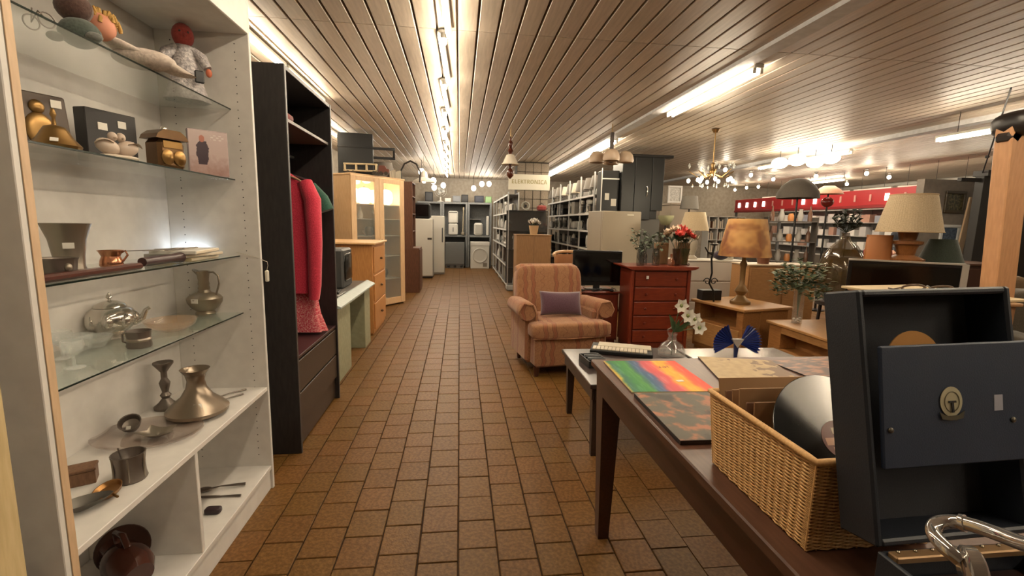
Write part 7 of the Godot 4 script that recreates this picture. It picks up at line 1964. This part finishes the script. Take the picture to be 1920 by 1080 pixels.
func sofa(label: String, p: Vector3, w: float, turn: float, m: Material) -> void:
	var t := T("armchair", label, "armchair", p, turn)
	add(t, "seat", G.new().ball(Vector3(0, 0.34, 0.05), Vector3(w / 2, 0.14, 0.4), 0.3, 24, 10), m)
	add(t, "backrest", G.new().ball(Vector3(0, 0.62, -0.32), Vector3(w / 2, 0.36, 0.13), 0.3, 24, 10), m)
	for s in [-1.0, 1.0]:
		add(t, "armrest", G.new().ball(Vector3(s * w / 2, 0.38, 0), Vector3(0.1, 0.24, 0.42), 0.35, 18, 10), m)
		add(t, "leg", G.new().slab(Vector3(s * w * 0.4 - 0.03, 0, 0.25), Vector3(s * w * 0.4 + 0.03, 0.22, 0.31), 0.003), mat(lin(0.03, 0.02, 0.015), 0.5))
		add(t, "leg", G.new().slab(Vector3(s * w * 0.4 - 0.03, 0, -0.31), Vector3(s * w * 0.4 + 0.03, 0.3, -0.25), 0.003), mat(lin(0.03, 0.02, 0.015), 0.5))
func framed(label: String, p: Vector3, s: Vector2, turn: float, fm: Material, a: Color, b: Color, sd: int) -> void:
	var t := T("framed_picture", label, "picture", p, turn)
	var g := G.new()
	var w := 0.045
	g.slab(Vector3(-s.x / 2, -s.y / 2, 0), Vector3(s.x / 2, -s.y / 2 + w, 0.03), 0.006)
	g.slab(Vector3(-s.x / 2, s.y / 2 - w, 0), Vector3(s.x / 2, s.y / 2, 0.03), 0.006)
	g.slab(Vector3(-s.x / 2, -s.y / 2 + w, 0), Vector3(-s.x / 2 + w, s.y / 2 - w, 0.03), 0.006)
	g.slab(Vector3(s.x / 2 - w, -s.y / 2 + w, 0), Vector3(s.x / 2, s.y / 2 - w, 0.03), 0.006)
	add(t, "frame", g, fm)
	add(t, "canvas", G.new().slab(Vector3(-s.x / 2 + w, -s.y / 2 + w, 0.004), Vector3(s.x / 2 - w, s.y / 2 - w, 0.012), 0.001), grain("canvas%d" % sd, a, b, 0.5, Vector3.ONE * 2.0, 0.02, 0, 0, sd))
func build_far_right() -> void:
	# partition with pictures
	var gw := grain("partition", lin(0.17, 0.145, 0.12), lin(0.20, 0.17, 0.14), 0.8, Vector3.ONE, 0.02)
	var pa := S("wall_partition", G.new().plain(Vector3(7.15, 0, -6.62), Vector3(8.1, 2.28, -6.5)), gw)
	pa.set_meta("kind", "structure")
	framed("dark landscape painting in gilt frame hanging on the grey partition", PZ(1789, 379, -6.5), Vector2(0.36, 0.34), 0, mat(lin(0.05, 0.035, 0.015), 0.4), lin(0.02, 0.02, 0.01), lin(0.14, 0.11, 0.05), 61)
	framed("white-framed blue picture hanging on the grey partition", PZ(1777, 449, -6.5), Vector2(0.34, 0.46), -2, mat(lin(0.6, 0.6, 0.58), 0.4), lin(0.03, 0.045, 0.075), lin(0.09, 0.12, 0.17), 62)
	var pk := one("leaning_plank", "pale wooden plank leaning upright against the grey partition", "plank", Vector3(7.62, 0, -6.32), G.new().at(Vector3.ZERO, Vector3(3, 0, -2)).slab(Vector3(-0.05, 0.005, -0.025), Vector3(0.05, 2.0, 0.0), 0.004), mat(lin(0.42, 0.3, 0.19), 0.6))
	pk.rotation_degrees.y = 0
	var t := T("black_backdrop", "tall black display panel with curtain arm beside the grey partition", "display panel", Vector3(7.75, 0, -6.0))
	add(t, "panel", G.new().slab(Vector3(-0.27, 0, -0.06), Vector3(0.9, 2.28, 0.06), 0.004), mat(lin(0.018, 0.016, 0.014), 0.6))
	add(t, "header", G.new().at(Vector3.ZERO).prism(V([[-0.27, 2.28], [0.12, 2.28], [0.12, 2.36], [-0.27, 2.36]]), -0.1, 0.1), mat(lin(0.025, 0.022, 0.02), 0.6))
	add(t, "arm", G.new().slab(Vector3(-0.6, 2.2, -0.03), Vector3(-0.27, 2.25, 0.03), 0.004), mat(lin(0.015, 0.013, 0.012), 0.6))
	sofa("dark maroon leather armchair below the grey partition", Vector3(6.95, 0, -5.5), 0.7, 20, mat(lin(0.022, 0.008, 0.008), 0.4))
	sofa("mustard brown upholstered armchair behind the pale wooden post", Vector3(6.25, 0, -4.45), 0.7, -10, cloth("mustard", lin(0.13, 0.07, 0.022)))
	sofa("olive brown velvet armchair beyond the pale wooden post", Vector3(5.1, 0, -3.15), 0.72, -25, cloth("olivebrown", lin(0.055, 0.04, 0.022)))
	t = T("goods_shelf", "metal shelf with colourful boxes beyond the pale wooden post", "shelf", Vector3(7.6, 0, -4.3), -60)
	for y in [0.3, 0.8, 1.3, 1.75]:
		add(t, "board", G.new().slab(Vector3(-0.5, y, -0.2), Vector3(0.5, y + 0.02, 0.2), 0.002), mat(lin(0.4, 0.4, 0.4), 0.4))
	for x in [-0.5, 0.47]:
		add(t, "side", G.new().slab(Vector3(x, 0, -0.2), Vector3(x + 0.03, 1.9, 0.2), 0.002), mat(lin(0.3, 0.3, 0.3), 0.4))
	var gt := t.transform
	for k in 12:
		var b := T("boxed_game", "colourful boxed game on the metal shelf beyond the post", "box", gt * Vector3(-0.38 + 0.24 * (k % 4), [0.32, 0.82, 1.32][k / 4], 0.02), -60, "boxed games")
		var c: Color = [lin(0.1, 0.3, 0.4), lin(0.5, 0.12, 0.08), lin(0.5, 0.48, 0.42), lin(0.08, 0.18, 0.3)][(k * 3 + k / 4) % 4]
		add(b, "carton", G.new().box(Vector3(0, 0.13, 0), Vector3(0.2, 0.26, 0.2), 0.003), mat(c, 0.5))
		add(b, "label", G.new().box(Vector3(0, 0.15, 0.101), Vector3(0.15, 0.08, 0.002), 0.0005), mat(c.lightened(0.5), 0.5))
	# stand with the red fascia
	t = T("red_fascia_stand", "long sales stand with red fascia and small white lights", "sales stand", Vector3(9.0, 0, -11.1))
	var redm := mat(lin(0.42, 0.03, 0.035), 0.3)
	add(t, "fascia", G.new().slab(Vector3(-0.04, 2.02, -3.25), Vector3(0.04, 2.36, 3.25), 0.006), redm)
	add(t, "fascia_trim", G.new().slab(Vector3(-0.06, 1.96, -3.25), Vector3(0.3, 2.02, 3.25), 0.004), mat(lin(0.25, 0.02, 0.022), 0.4))
	for z in [-3.2, -1.1, 1.1, 3.2]:
		add(t, "post", G.new().slab(Vector3(-0.03, 0, z - 0.03), Vector3(0.03, 1.96, z + 0.03), 0.003), mat(lin(0.1, 0.1, 0.1), 0.4))
	for k in 16:
		var lit := k in [0, 1, 2, 3, 7, 8, 9, 13, 15]
		add(t, "fascia_light", G.new().box(Vector3(-0.05, 2.18, -3.0 + k * 0.40), Vector3(0.025, 0.15, 0.10 if lit else 0.05), 0.008), glow("fascialit", Color(1, 0.95, 0.88), 5.0) if lit else mat(lin(0.62, 0.3, 0.26), 0.4))
	add(t, "counter", G.new().slab(Vector3(-0.15, 0, -3.2), Vector3(0.25, 0.85, 3.2), 0.004), mat(lin(0.10, 0.085, 0.07), 0.6))
	var sp := T("stock_shelving", "long grey shelving full of pale boxes behind the red-fascia stand", "shelving", Vector3(10.6, 0, -11.1))
	for y in [0.5, 0.95, 1.3, 1.65, 2.0]:
		add(sp, "shelf", G.new().slab(Vector3(-0.2, y, -3.6), Vector3(0.2, y + 0.02, 3.6), 0.002), mat(lin(0.35, 0.34, 0.32), 0.5))
	for k in 7:
		add(sp, "upright", G.new().slab(Vector3(0.17, 0, -3.6 + k * 1.19), Vector3(0.2, 2.3, -3.56 + k * 1.19), 0.002), mat(lin(0.2, 0.2, 0.19), 0.5))
	add(sp, "back_panel", G.new().slab(Vector3(0.2, 0, -3.6), Vector3(0.22, 2.35, 3.6), 0.002), mat(lin(0.26, 0.25, 0.235), 0.7))
	var bm := [mat(lin(0.62, 0.60, 0.56), 0.5), mat(lin(0.42, 0.41, 0.40), 0.5), mat(lin(0.34, 0.20, 0.15), 0.5), mat(lin(0.2, 0.22, 0.26), 0.5)]
	for li in 5:
		for k in 20:
			var hgt := 0.12 + 0.12 * absf(sin(k * 1.9 + li * 2.3))
			var ci: int = [0, 1, 0, 2, 0, 1, 3][(k * 3 + li * 5) % 7]
			var b := T("stock_box", [["white box", "grey box", "brown box", "blue-grey box"][ci], "on the", ["lowest", "second", "middle", "fourth", "highest"][li], "shelf behind the red-fascia stand"].reduce(func(x, y): return x + " " + y), "box", Vector3(10.55, [0.52, 0.97, 1.32, 1.67, 2.02][li], -14.5 + k * 0.355 + 0.04 * sin(k + li)), 0, "stock boxes behind the red-fascia stand")
			add(b, "carton", G.new().box(Vector3(0, hgt / 2, 0), Vector3(0.2, hgt, 0.16 + 0.1 * absf(cos(k * 2.2 + li))), 0.003), bm[ci])
	for k in 6:
		tube_light("shelf_light", "tube light under the red fascia shining on the boxes", Vector3(9.6, 2.45, -13.4 + k * 1.15), 1.0, 0, false, 0.45, 0.35)
	# white cube shelf with books
	t = T("cube_shelf", "white cube shelf with books at the far wall", "cube shelf", Vector3(8.18, 0, -13.6))
	var cw := mat(lin(0.62, 0.60, 0.55), 0.5)
	for k in 5:
		add(t, "upright", G.new().slab(Vector3(-0.6 + k * 0.295, 0, -0.18), Vector3(-0.58 + k * 0.295, 1.80, 0.18), 0.002), cw)
	for k in 6:
		add(t, "board", G.new().slab(Vector3(-0.58, k * 0.356, -0.18), Vector3(0.6, k * 0.356 + 0.02, 0.18), 0.002), cw)
	add(t, "back_panel", G.new().slab(Vector3(-0.6, 0, -0.19), Vector3(0.6, 1.8, -0.18), 0.001), mat(lin(0.25, 0.22, 0.19), 0.7))
	for r in 3:
		for c in 4:
			for k in 4:
				if (r * 7 + c * 3 + k) % 5 == 0:
					continue
				var h := 0.2 + 0.06 * absf(sin(r * 3 + c * 2 + k * 1.7))
				book("shelf_book", "upright book in the white cube shelf", Vector3(8.18 - 0.545 + c * 0.295 + k * 0.06, 0.356 * (r + 2) + 0.021, -13.55), Vector3(0.045, h, 0.16), [lin(0.22, 0.09, 0.05), lin(0.4, 0.36, 0.28), lin(0.12, 0.12, 0.14), lin(0.35, 0.2, 0.1)][(r + c * 2 + k) % 4], 0, "books in the cube shelf")
	# floor lamps against the fascia
	var ip := mat(Color(0.05, 0.045, 0.04), 0.4)
	var q := PZ(1495, 372, -7.0)
	t = T("dome_floor_lamp", "floor lamp with large dark grey dome shade", "floor lamp", Vector3(q.x, 0, -7.0))
	add(t, "base", G.new().lathe(Vector3.ZERO, V([[0, 0], [0.16, 0], [0.16, 0.02], [0.02, 0.04], [0.014, q.y + 0.05], [0, q.y + 0.05]]), 20), ip)
	add(t, "shade", G.new().lathe(Vector3(0, q.y, 0), V([[0.31, 0], [0.30, 0.09], [0.24, 0.2], [0.13, 0.29], [0.03, 0.32], [0.03, 0.31], [0.13, 0.28], [0.232, 0.19], [0.29, 0.09], [0.302, 0], [0.31, 0]]), 32), cloth("domegrey", lin(0.10, 0.085, 0.07)))
	q = PZ(1553, 364, -7.6)
	t = T("coral_floor_lamp", "floor lamp with coral shade and red glass body", "floor lamp", Vector3(q.x, 0, -7.6))
	add(t, "base", G.new().lathe(Vector3.ZERO, V([[0, 0], [0.15, 0], [0.15, 0.02], [0.02, 0.04], [0.014, q.y], [0, q.y]]), 20), ip)
	add(t, "glass_body", G.new().ball(Vector3(0, q.y - 0.14, 0), Vector3(0.10, 0.09, 0.10)), mat(lin(0.20, 0.02, 0.015), 0.15))
	add(t, "shade", G.new().lathe(Vector3(0, q.y, 0), V([[0.23, 0], [0.2, 0.06], [0.09, 0.14], [0.085, 0.14], [0.194, 0.06], [0.224, 0], [0.23, 0]]), 28), cloth("coral", lin(0.55, 0.26, 0.16)))
	# dark shelf of bottles and vases
	q = PZ(1478, 455, -8.6)
	t = T("bottle_shelf", "dark open shelf with brown bottles in front of the red-fascia stand", "shelf", Vector3(q.x, 0, -8.6), -20)
	for y in [0.4, 0.8, 1.2, 1.6]:
		add(t, "board", G.new().slab(Vector3(-0.45, y, -0.15), Vector3(0.45, y + 0.02, 0.15), 0.002), mat(lin(0.05, 0.04, 0.032), 0.6))
	for x in [-0.45, 0.43]:
		add(t, "side", G.new().slab(Vector3(x, 0, -0.15), Vector3(x + 0.02, 1.7, 0.15), 0.002), mat(lin(0.05, 0.04, 0.032), 0.6))
	var bt := t.transform
	for k in 15:
		var c: int = [0, 1, 2, 1, 0][k % 5]
		one("shelf_bottle", ["tall brown bottle on the dark open shelf", "grey vase on the dark open shelf", "orange jar on the dark open shelf"][c], ["bottle", "vase", "jar"][c], bt * Vector3(-0.34 + (k % 5) * 0.17, [0.82, 1.22, 1.62][k / 5], 0), G.new().lathe(Vector3.ZERO, V([[[0, 0], [0.04, 0], [0.04, 0.16], [0.014, 0.22], [0.014, 0.3], [0, 0.3]], [[0, 0], [0.04, 0], [0.06, 0.1], [0.03, 0.2], [0.04, 0.24], [0, 0.2]], [[0, 0], [0.05, 0], [0.06, 0.08], [0.04, 0.15], [0, 0.15]]][c]), 14), [mat(lin(0.10, 0.05, 0.03), 0.2), mat(lin(0.3, 0.28, 0.25), 0.4), mat(lin(0.4, 0.16, 0.05), 0.3)][c], 0, "bottles on the dark shelf")
	# pale tall panel, pictures and shade near the black wardrobe
	t = T("pale_screen", "tall pale beige wardrobe side past the black doors", "wardrobe", Vector3(5.05, 0, -10.4))
	add(t, "body", G.new().slab(Vector3(-0.28, 0, -0.3), Vector3(0.3, 1.95, 0.3), 0.004), mat(lin(0.28, 0.225, 0.165), 0.55))
	add(t, "cornice", G.new().slab(Vector3(-0.3, 1.95, -0.32), Vector3(0.32, 2.0, 0.32), 0.01), mat(lin(0.3, 0.24, 0.18), 0.55))
	framed("white-mounted drawing propped on the pale wardrobe", Vector3(4.95, 2.2, -10.35), Vector2(0.34, 0.4), 0, mat(lin(0.55, 0.53, 0.5), 0.5), lin(0.3, 0.28, 0.25), lin(0.5, 0.48, 0.44), 63)
	q = PZ(1292, 392, -8.4)
	t = T("drum_lamp", "grey drum-shaded lamp on the tall stand behind the beige lamp", "lamp", Vector3(q.x, 0, -8.4))
	add(t, "base", G.new().lathe(Vector3.ZERO, V([[0, 0], [0.15, 0], [0.15, 0.02], [0.02, 0.04], [0.014, q.y], [0, q.y]]), 20), ip)
	add(t, "shade", G.new().lathe(Vector3(0, q.y, 0), V(cone_shade(0.17, 0.14, 0.24)), 28), cloth("greydrum", lin(0.26, 0.24, 0.21)))
	t = T("small_green_lamp", "small lamp with mossy green bowl shade behind the roses", "lamp", Vector3(3.3, 0.0, -7.15))
	add(t, "base", G.new().lathe(Vector3.ZERO, V([[0, 0], [0.13, 0], [0.13, 0.02], [0.02, 0.04], [0.014, 1.5], [0, 1.5]]), 20), ip)
	add(t, "shade", G.new().lathe(Vector3(0, 1.48, 0), V([[0.02, 0], [0.07, 0.02], [0.12, 0.12], [0.125, 0.16], [0.12, 0.16], [0.06, 0.03], [0.02, 0.01]]), 24), mat(lin(0.24, 0.24, 0.14), 0.5))
	build_person()
	pass

# ---------------------------------------------------------------- the person behind the stand: one smooth skin over a skeleton
func build_person() -> void:
	var t := T("person", "person in dark navy jumper and grey trousers standing behind the stand", "person", Vector3(9.9, 0, -9.3), -35)
	var skin := mat(lin(0.45, 0.24, 0.16), 0.6)
	var bones := [ # a, b, ra, rb
		[Vector3(0, 0.95, 0), Vector3(0, 1.18, 0.02), 0.145, 0.13], [Vector3(0, 1.18, 0.02), Vector3(0, 1.38, 0.03), 0.14, 0.12],
		[Vector3(-0.15, 1.40, 0.02), Vector3(0.15, 1.40, 0.02), 0.07, 0.07], [Vector3(0, 1.40, 0.03), Vector3(0, 1.5, 0.05), 0.055, 0.05],
		[Vector3(-0.17, 1.39, 0.02), Vector3(-0.25, 1.13, 0.0), 0.06, 0.046], [Vector3(-0.25, 1.13, 0.0), Vector3(-0.2, 1.02, 0.2), 0.046, 0.036],
		[Vector3(0.17, 1.39, 0.02), Vector3(0.25, 1.13, 0.0), 0.06, 0.046], [Vector3(0.25, 1.13, 0.0), Vector3(0.2, 1.02, 0.2), 0.046, 0.036],
		[Vector3(-0.09, 0.93, 0), Vector3(-0.10, 0.5, 0.02), 0.095, 0.065], [Vector3(-0.10, 0.5, 0.02), Vector3(-0.10, 0.09, 0), 0.06, 0.045],
		[Vector3(0.09, 0.93, 0), Vector3(0.10, 0.5, 0.02), 0.095, 0.065], [Vector3(0.10, 0.5, 0.02), Vector3(0.10, 0.09, 0), 0.06, 0.045],
		[Vector3(-0.10, 0.045, -0.03), Vector3(-0.11, 0.035, 0.16), 0.045, 0.035], [Vector3(0.10, 0.045, -0.03), Vector3(0.11, 0.035, 0.16), 0.045, 0.035]]
	add(t, "body", nets(bones, 0.028, 0.05), cloth("navyjumper", lin(0.016, 0.019, 0.028)))
	var hg := G.new()
	hg.ball(Vector3(0, 1.62, 0.06), Vector3(0.075, 0.11, 0.092), 1.0, 20, 14).ball(Vector3(0, 1.61, 0.155), Vector3(0.012, 0.02, 0.014), 1.0, 8, 6)
	for s in [-1.0, 1.0]:
		hg.ball(Vector3(s * 0.076, 1.615, 0.05), Vector3(0.012, 0.028, 0.018), 1.0, 8, 6)
	add(t, "head", hg, skin)
	add(t, "hair", G.new().ball(Vector3(0, 1.66, 0.04), Vector3(0.085, 0.085, 0.098), 1.0, 18, 10), mat(lin(0.06, 0.03, 0.02), 0.7))
	for s in [-1.0, 1.0]:
		add(t, "eye", G.new().ball(Vector3(s * 0.028, 1.625, 0.143), Vector3(0.009, 0.006, 0.006), 1.0, 8, 6), mat(Color(0.08, 0.06, 0.05), 0.3))
		var hb := [[Vector3(s * 0.20, 1.02, 0.2), Vector3(s * 0.19, 1.0, 0.27), 0.03, 0.026]]
		for k in 4:
			hb.append([Vector3(s * 0.19 + (k - 1.5) * 0.017, 1.0, 0.27), Vector3(s * 0.19 + (k - 1.5) * 0.02, 0.985, 0.325), 0.009, 0.008])
			hb.append([Vector3(s * 0.19 + (k - 1.5) * 0.02, 0.985, 0.325), Vector3(s * 0.19 + (k - 1.5) * 0.019, 0.955, 0.345 - 0.006 * absf(k - 1.3)), 0.008, 0.007])
		hb.append([Vector3(s * 0.17, 1.0, 0.24), Vector3(s * 0.145, 0.985, 0.285), 0.011, 0.009])
		add(t, "hand", nets(hb, 0.006, 0.006), skin)
	add(t, "mouth", G.new().ball(Vector3(0, 1.565, 0.142), Vector3(0.02, 0.005, 0.006), 1.0, 8, 6), mat(lin(0.3, 0.1, 0.08), 0.5))
	one("red_bag", "red fabric bag lying on the stand counter beside the person", "bag", Vector3(9.0, 0.85, -9.0), G.new().ball(Vector3(0, 0.12, 0), Vector3(0.14, 0.13, 0.28), 0.5), cloth("redbag", lin(0.36, 0.02, 0.025)))

func nets(bones: Array, cell: float, blend: float) -> G:
	var lo := Vector3(9, 9, 9)
	var hi := -lo
	for b in bones:
		for e in 2:
			lo = lo.min(b[e] - Vector3.ONE * (b[2 + e] + cell * 2 + blend))
			hi = hi.max(b[e] + Vector3.ONE * (b[2 + e] + cell * 2 + blend))
	var n := Vector3i(((hi - lo) / cell).ceil()) + Vector3i.ONE
	var f := PackedFloat32Array()
	f.resize(n.x * n.y * n.z)
	f.fill(1.0)
	var id := func(x: int, y: int, z: int) -> int: return (z * n.y + y) * n.x + x
	for b in bones:
		var pad: float = maxf(b[2], b[3]) + blend + cell * 2
		var l0 := Vector3i(((b[0].min(b[1]) - Vector3.ONE * pad - lo) / cell).floor()).clamp(Vector3i.ZERO, n - Vector3i.ONE)
		var h0 := Vector3i(((b[0].max(b[1]) + Vector3.ONE * pad - lo) / cell).ceil()).clamp(Vector3i.ZERO, n - Vector3i.ONE)
		var ab: Vector3 = b[1] - b[0]
		var l2 := maxf(ab.length_squared(), 1e-9)
		for z in range(l0.z, h0.z + 1):
			for y in range(l0.y, h0.y + 1):
				for x in range(l0.x, h0.x + 1):
					var p := lo + Vector3(x, y, z) * cell
					var u := clampf((p - b[0]).dot(ab) / l2, 0, 1)
					var d: float = (p - b[0] - ab * u).length() - lerpf(b[2], b[3], u)
					var i: int = id.call(x, y, z)
					var e := f[i]
					var h := clampf(0.5 + 0.5 * (e - d) / blend, 0, 1)
					f[i] = lerpf(e, d, h) - blend * h * (1 - h) if e < 0.9 else d
	var vert := {}
	var g := G.new()
	g.smooth(1)
	for z in n.z - 1:
		for y in n.y - 1:
			for x in n.x - 1:
				var c := Vector3.ZERO
				var m := 0
				for e in [[0, 0, 0, 1, 0, 0], [0, 1, 0, 1, 1, 0], [0, 0, 1, 1, 0, 1], [0, 1, 1, 1, 1, 1], [0, 0, 0, 0, 1, 0], [1, 0, 0, 1, 1, 0], [0, 0, 1, 0, 1, 1], [1, 0, 1, 1, 1, 1], [0, 0, 0, 0, 0, 1], [1, 0, 0, 1, 0, 1], [0, 1, 0, 0, 1, 1], [1, 1, 0, 1, 1, 1]]:
					var a := f[id.call(x + e[0], y + e[1], z + e[2])]
					var b := f[id.call(x + e[3], y + e[4], z + e[5])]
					if (a < 0) != (b < 0):
						c += Vector3(x + e[0], y + e[1], z + e[2]).lerp(Vector3(x + e[3], y + e[4], z + e[5]), a / (a - b))
						m += 1
				if m > 0:
					vert[Vector3i(x, y, z)] = lo + c / m * cell
	for k in vert:
		var x: int = k.x
		var y: int = k.y
		var z: int = k.z
		var a := f[id.call(x, y, z)]
		for ax in 3:
			var q: Vector3i = k
			q[ax] += 1
			var b := f[id.call(q.x, q.y, q.z)]
			if (a < 0) == (b < 0):
				continue
			var u := Vector3i.ZERO
			var w := Vector3i.ZERO
			u[(ax + 1) % 3] = -1
			w[(ax + 2) % 3] = -1
			if not (vert.has(k + u) and vert.has(k + w) and vert.has(k + u + w)):
				continue
			if a < 0:
				g.quad(vert[k], vert[k + u], vert[k + u + w], vert[k + w])
			else:
				g.quad(vert[k], vert[k + w], vert[k + u + w], vert[k + u])
	return g

# ---------------------------------------------------------------- lamps that hang from the ceiling
func build_hanging() -> void:
	var dkw := mat(lin(0.07, 0.018, 0.010), 0.25)
	var opal := mat(lin(0.62, 0.56, 0.46), 0.25)
	var brass := metal(lin(0.35, 0.22, 0.09), 0.3)
	var t := T("turned_pendant", "hanging lamp of turned red-brown wood with white glass bell shade", "pendant lamp", Vector3(0.745, 0, -7.0))
	add(t, "chain", G.new().rod(Vector3(0, 2.74, 0), Vector3(0, 2.9, 0), 0.005, 6), brass)
	add(t, "upper_turning", G.new().lathe(Vector3(0, 2.47, 0), V([[0, 0], [0.03, 0.0], [0.03, 0.03], [0.045, 0.06], [0.02, 0.1], [0.035, 0.14], [0.035, 0.18], [0.012, 0.21], [0.02, 0.24], [0, 0.27]]), 18), dkw)
	add(t, "glass_shade", G.new().lathe(Vector3(0, 2.33, 0), V([[0.135, 0], [0.11, 0.03], [0.085, 0.09], [0.06, 0.14], [0.03, 0.15], [0.025, 0.145], [0.055, 0.13], [0.08, 0.085], [0.104, 0.03], [0.13, 0.0], [0.135, 0]]), 28), opal)
	add(t, "lower_turning", G.new().lathe(Vector3(0, 2.12, 0), V([[0, 0], [0.012, 0.01], [0.05, 0.05], [0.055, 0.1], [0.035, 0.14], [0.015, 0.16], [0.025, 0.24], [0, 0.26]]), 18), dkw)
	t = T("frosted_chandelier", "dark wooden hanging lamp with three frosted tulip glass shades", "chandelier", Vector3(2.16, 0, -6.6))
	add(t, "stem", G.new().slab(Vector3(-0.025, 2.36, -0.025), Vector3(0.025, 2.78, 0.025), 0.006), mat(lin(0.04, 0.022, 0.014), 0.5))
	add(t, "hook_rod", G.new().rod(Vector3(0, 2.78, 0), Vector3(0, 2.9, 0), 0.006, 6), brass)
	for k in 4:
		var a := k * PI / 2 + 0.3
		var d := Vector3(cos(a), 0, sin(a))
		add(t, "arm", G.new().tube([Vector3(0, 2.42, 0), d * 0.12 + Vector3(0, 2.40, 0), d * 0.2 + Vector3(0, 2.50, 0)], 0.01, 8), mat(lin(0.04, 0.022, 0.014), 0.5))
		add(t, "glass_shade", G.new().lathe(d * 0.2 + Vector3(0, 2.36, 0), V([[0.11, 0.0], [0.12, 0.03], [0.105, 0.10], [0.07, 0.15], [0.03, 0.16], [0.03, 0.155], [0.066, 0.142], [0.098, 0.098], [0.113, 0.03], [0.105, 0.0], [0.11, 0]]), 20), mat(lin(0.50, 0.38, 0.27), 0.35))
	# crystal chandelier with lit candle bulbs
	var cp := Vector3(3.72, 0, -6.6)
	t = T("crystal_chandelier", "brass and glass chandelier with lit candle bulbs and hanging prisms", "chandelier", cp)
	add(t, "rod", G.new().rod(Vector3(0, 2.3, 0), Vector3(0, 2.9, 0), 0.008, 8), brass)
	add(t, "ceiling_cup", G.new().lathe(Vector3(0, 2.84, 0), V([[0, 0], [0.03, 0.0], [0.06, 0.05], [0, 0.06]]), 16), brass)
	add(t, "hub", G.new().lathe(Vector3(0, 2.22, 0), V([[0, 0], [0.03, 0.02], [0.05, 0.07], [0.02, 0.12], [0.03, 0.18], [0, 0.2]]), 16), brass)
	var cry := pane("crystal", Color(0.9, 0.92, 0.9), 0.12, 0.03)
	for k in 10:
		var a := TAU * k / 10
		var d := Vector3(cos(a), 0, sin(a))
		var r := 0.33 if k % 2 == 0 else 0.22
		add(t, "arm", G.new().tube([Vector3(0, 2.27, 0), d * r * 0.55 + Vector3(0, 2.20, 0), d * r + Vector3(0, 2.30, 0)], 0.007, 6), brass)
		add(t, "candle_lamp", G.new().ball(d * r + Vector3(0, 2.38, 0), Vector3(0.016, 0.04, 0.016), 1.0, 10, 8), cry)
		add(t, "bulb_lamp", G.new().ball(d * r + Vector3(0, 2.16, 0), Vector3(0.024, 0.032, 0.024), 1.0, 10, 8), glow("chandbulb", Color(1, 0.93, 0.8), 22.0))
		add(t, "prism", G.new().lathe(d * r * 0.8 + Vector3(0, 2.05, 0), V([[0, 0], [0.014, 0.02], [0.0, 0.07]]), 6), cry)
	var om := OmniLight3D.new()
	om.name = "chandelier_glow"
	om.light_color = Color(1, 0.93, 0.8)
	om.light_energy = 0.8
	om.light_size = 0.15
	om.omni_range = 12
	om.omni_attenuation = 2
	om.shadow_enabled = true
	om.position = Vector3(0, 2.02, 0)
	t.add_child(om)
	# white enamel pendant in the aisle
	var q := PZ(795, 342, -10.0)
	t = T("enamel_pendant", "white enamel cone pendant lamp hanging beside the brown cupboard", "pendant lamp", Vector3(q.x, q.y, q.z))
	add(t, "shade", G.new().lathe(Vector3.ZERO, V([[0.23, 0], [0.22, 0.03], [0.09, 0.10], [0.06, 0.20], [0.03, 0.24], [0, 0.25], [0, 0.245], [0.05, 0.19], [0.08, 0.095], [0.21, 0.025], [0.225, 0], [0.23, 0]]), 28), mat(lin(0.64, 0.6, 0.54), 0.3))
	add(t, "cord", G.new().rod(Vector3(0, 0.25, 0), Vector3(0, 2.9 - q.y, 0), 0.005, 6), mat(Color(0.6, 0.58, 0.55), 0.5))
	add(t, "bulb_lamp", G.new().ball(Vector3(0, 0.03, 0), Vector3(0.04, 0.05, 0.04)), glow("pendbulb", Color(1, 0.93, 0.8), 14.0))
	# bare spots in the far right ceiling
	for b in [[1315, 335], [1360, 318], [1408, 328], [1422, 350], [1378, 356], [1398, 372], [1530, 330], [1588, 345], [1625, 325], [1667, 332], [1450, 336]]:
		var p := PY(b[0], b[1], 2.74)
		if p.z < -15.2 or p.x > 12.5:
			p = PZ(b[0], b[1], -14.0)
		p.y = 2.84
		spot_bulb("bare bright bulb on the ceiling above the red-fascia stand", p, 0.04, 34.0, "bulbs above the stand", 0.07)
	for b in [[1462, 306], [1495, 300], [1528, 304], [1558, 296]]:
		var p := PY(b[0], b[1], 2.68)
		t = T("opal_pendant", "large lit opal glass pendant hanging behind the dome floor lamp", "pendant lamp", p, 0, "opal pendants behind the dome lamp")
		add(t, "glowing_glass", G.new().ball(Vector3.ZERO, Vector3(0.14, 0.10, 0.14)), glow("opalglow", Color(1, 0.94, 0.84), 12.0))
		add(t, "cord", G.new().rod(Vector3(0, 0.09, 0), Vector3(0, 2.9 - p.y, 0), 0.006, 6), mat(Color(0.1, 0.1, 0.1), 0.5))
		var ol := OmniLight3D.new()
		ol.name = "pendant_glow"
		ol.light_color = Color(1, 0.94, 0.84)
		ol.light_energy = 0.4
		ol.light_size = 0.1
		ol.omni_range = 12
		ol.omni_attenuation = 2
		ol.shadow_enabled = true
		t.add_child(ol)
	t = T("ceiling_cable", "thin dark cable hanging slanted from the ceiling beside the hung tube light", "cable", Vector3(6.9, 2.9, -5.0))
	var c0 := PZ(1905, 110, -4.2) - t.position
	var c1 := PZ(1842, 325, -6.0) - t.position
	add(t, "cable", G.new().rod(Vector3(c0.x, minf(c0.y, 0.0), c0.z), c1, 0.008, 6), mat(Color(0.06, 0.05, 0.05), 0.6))
	add(t, "clip", G.new().ball(c0.lerp(c1, 0.8), Vector3.ONE * 0.025, 1.0, 8, 6), mat(Color(0.06, 0.05, 0.05), 0.6))
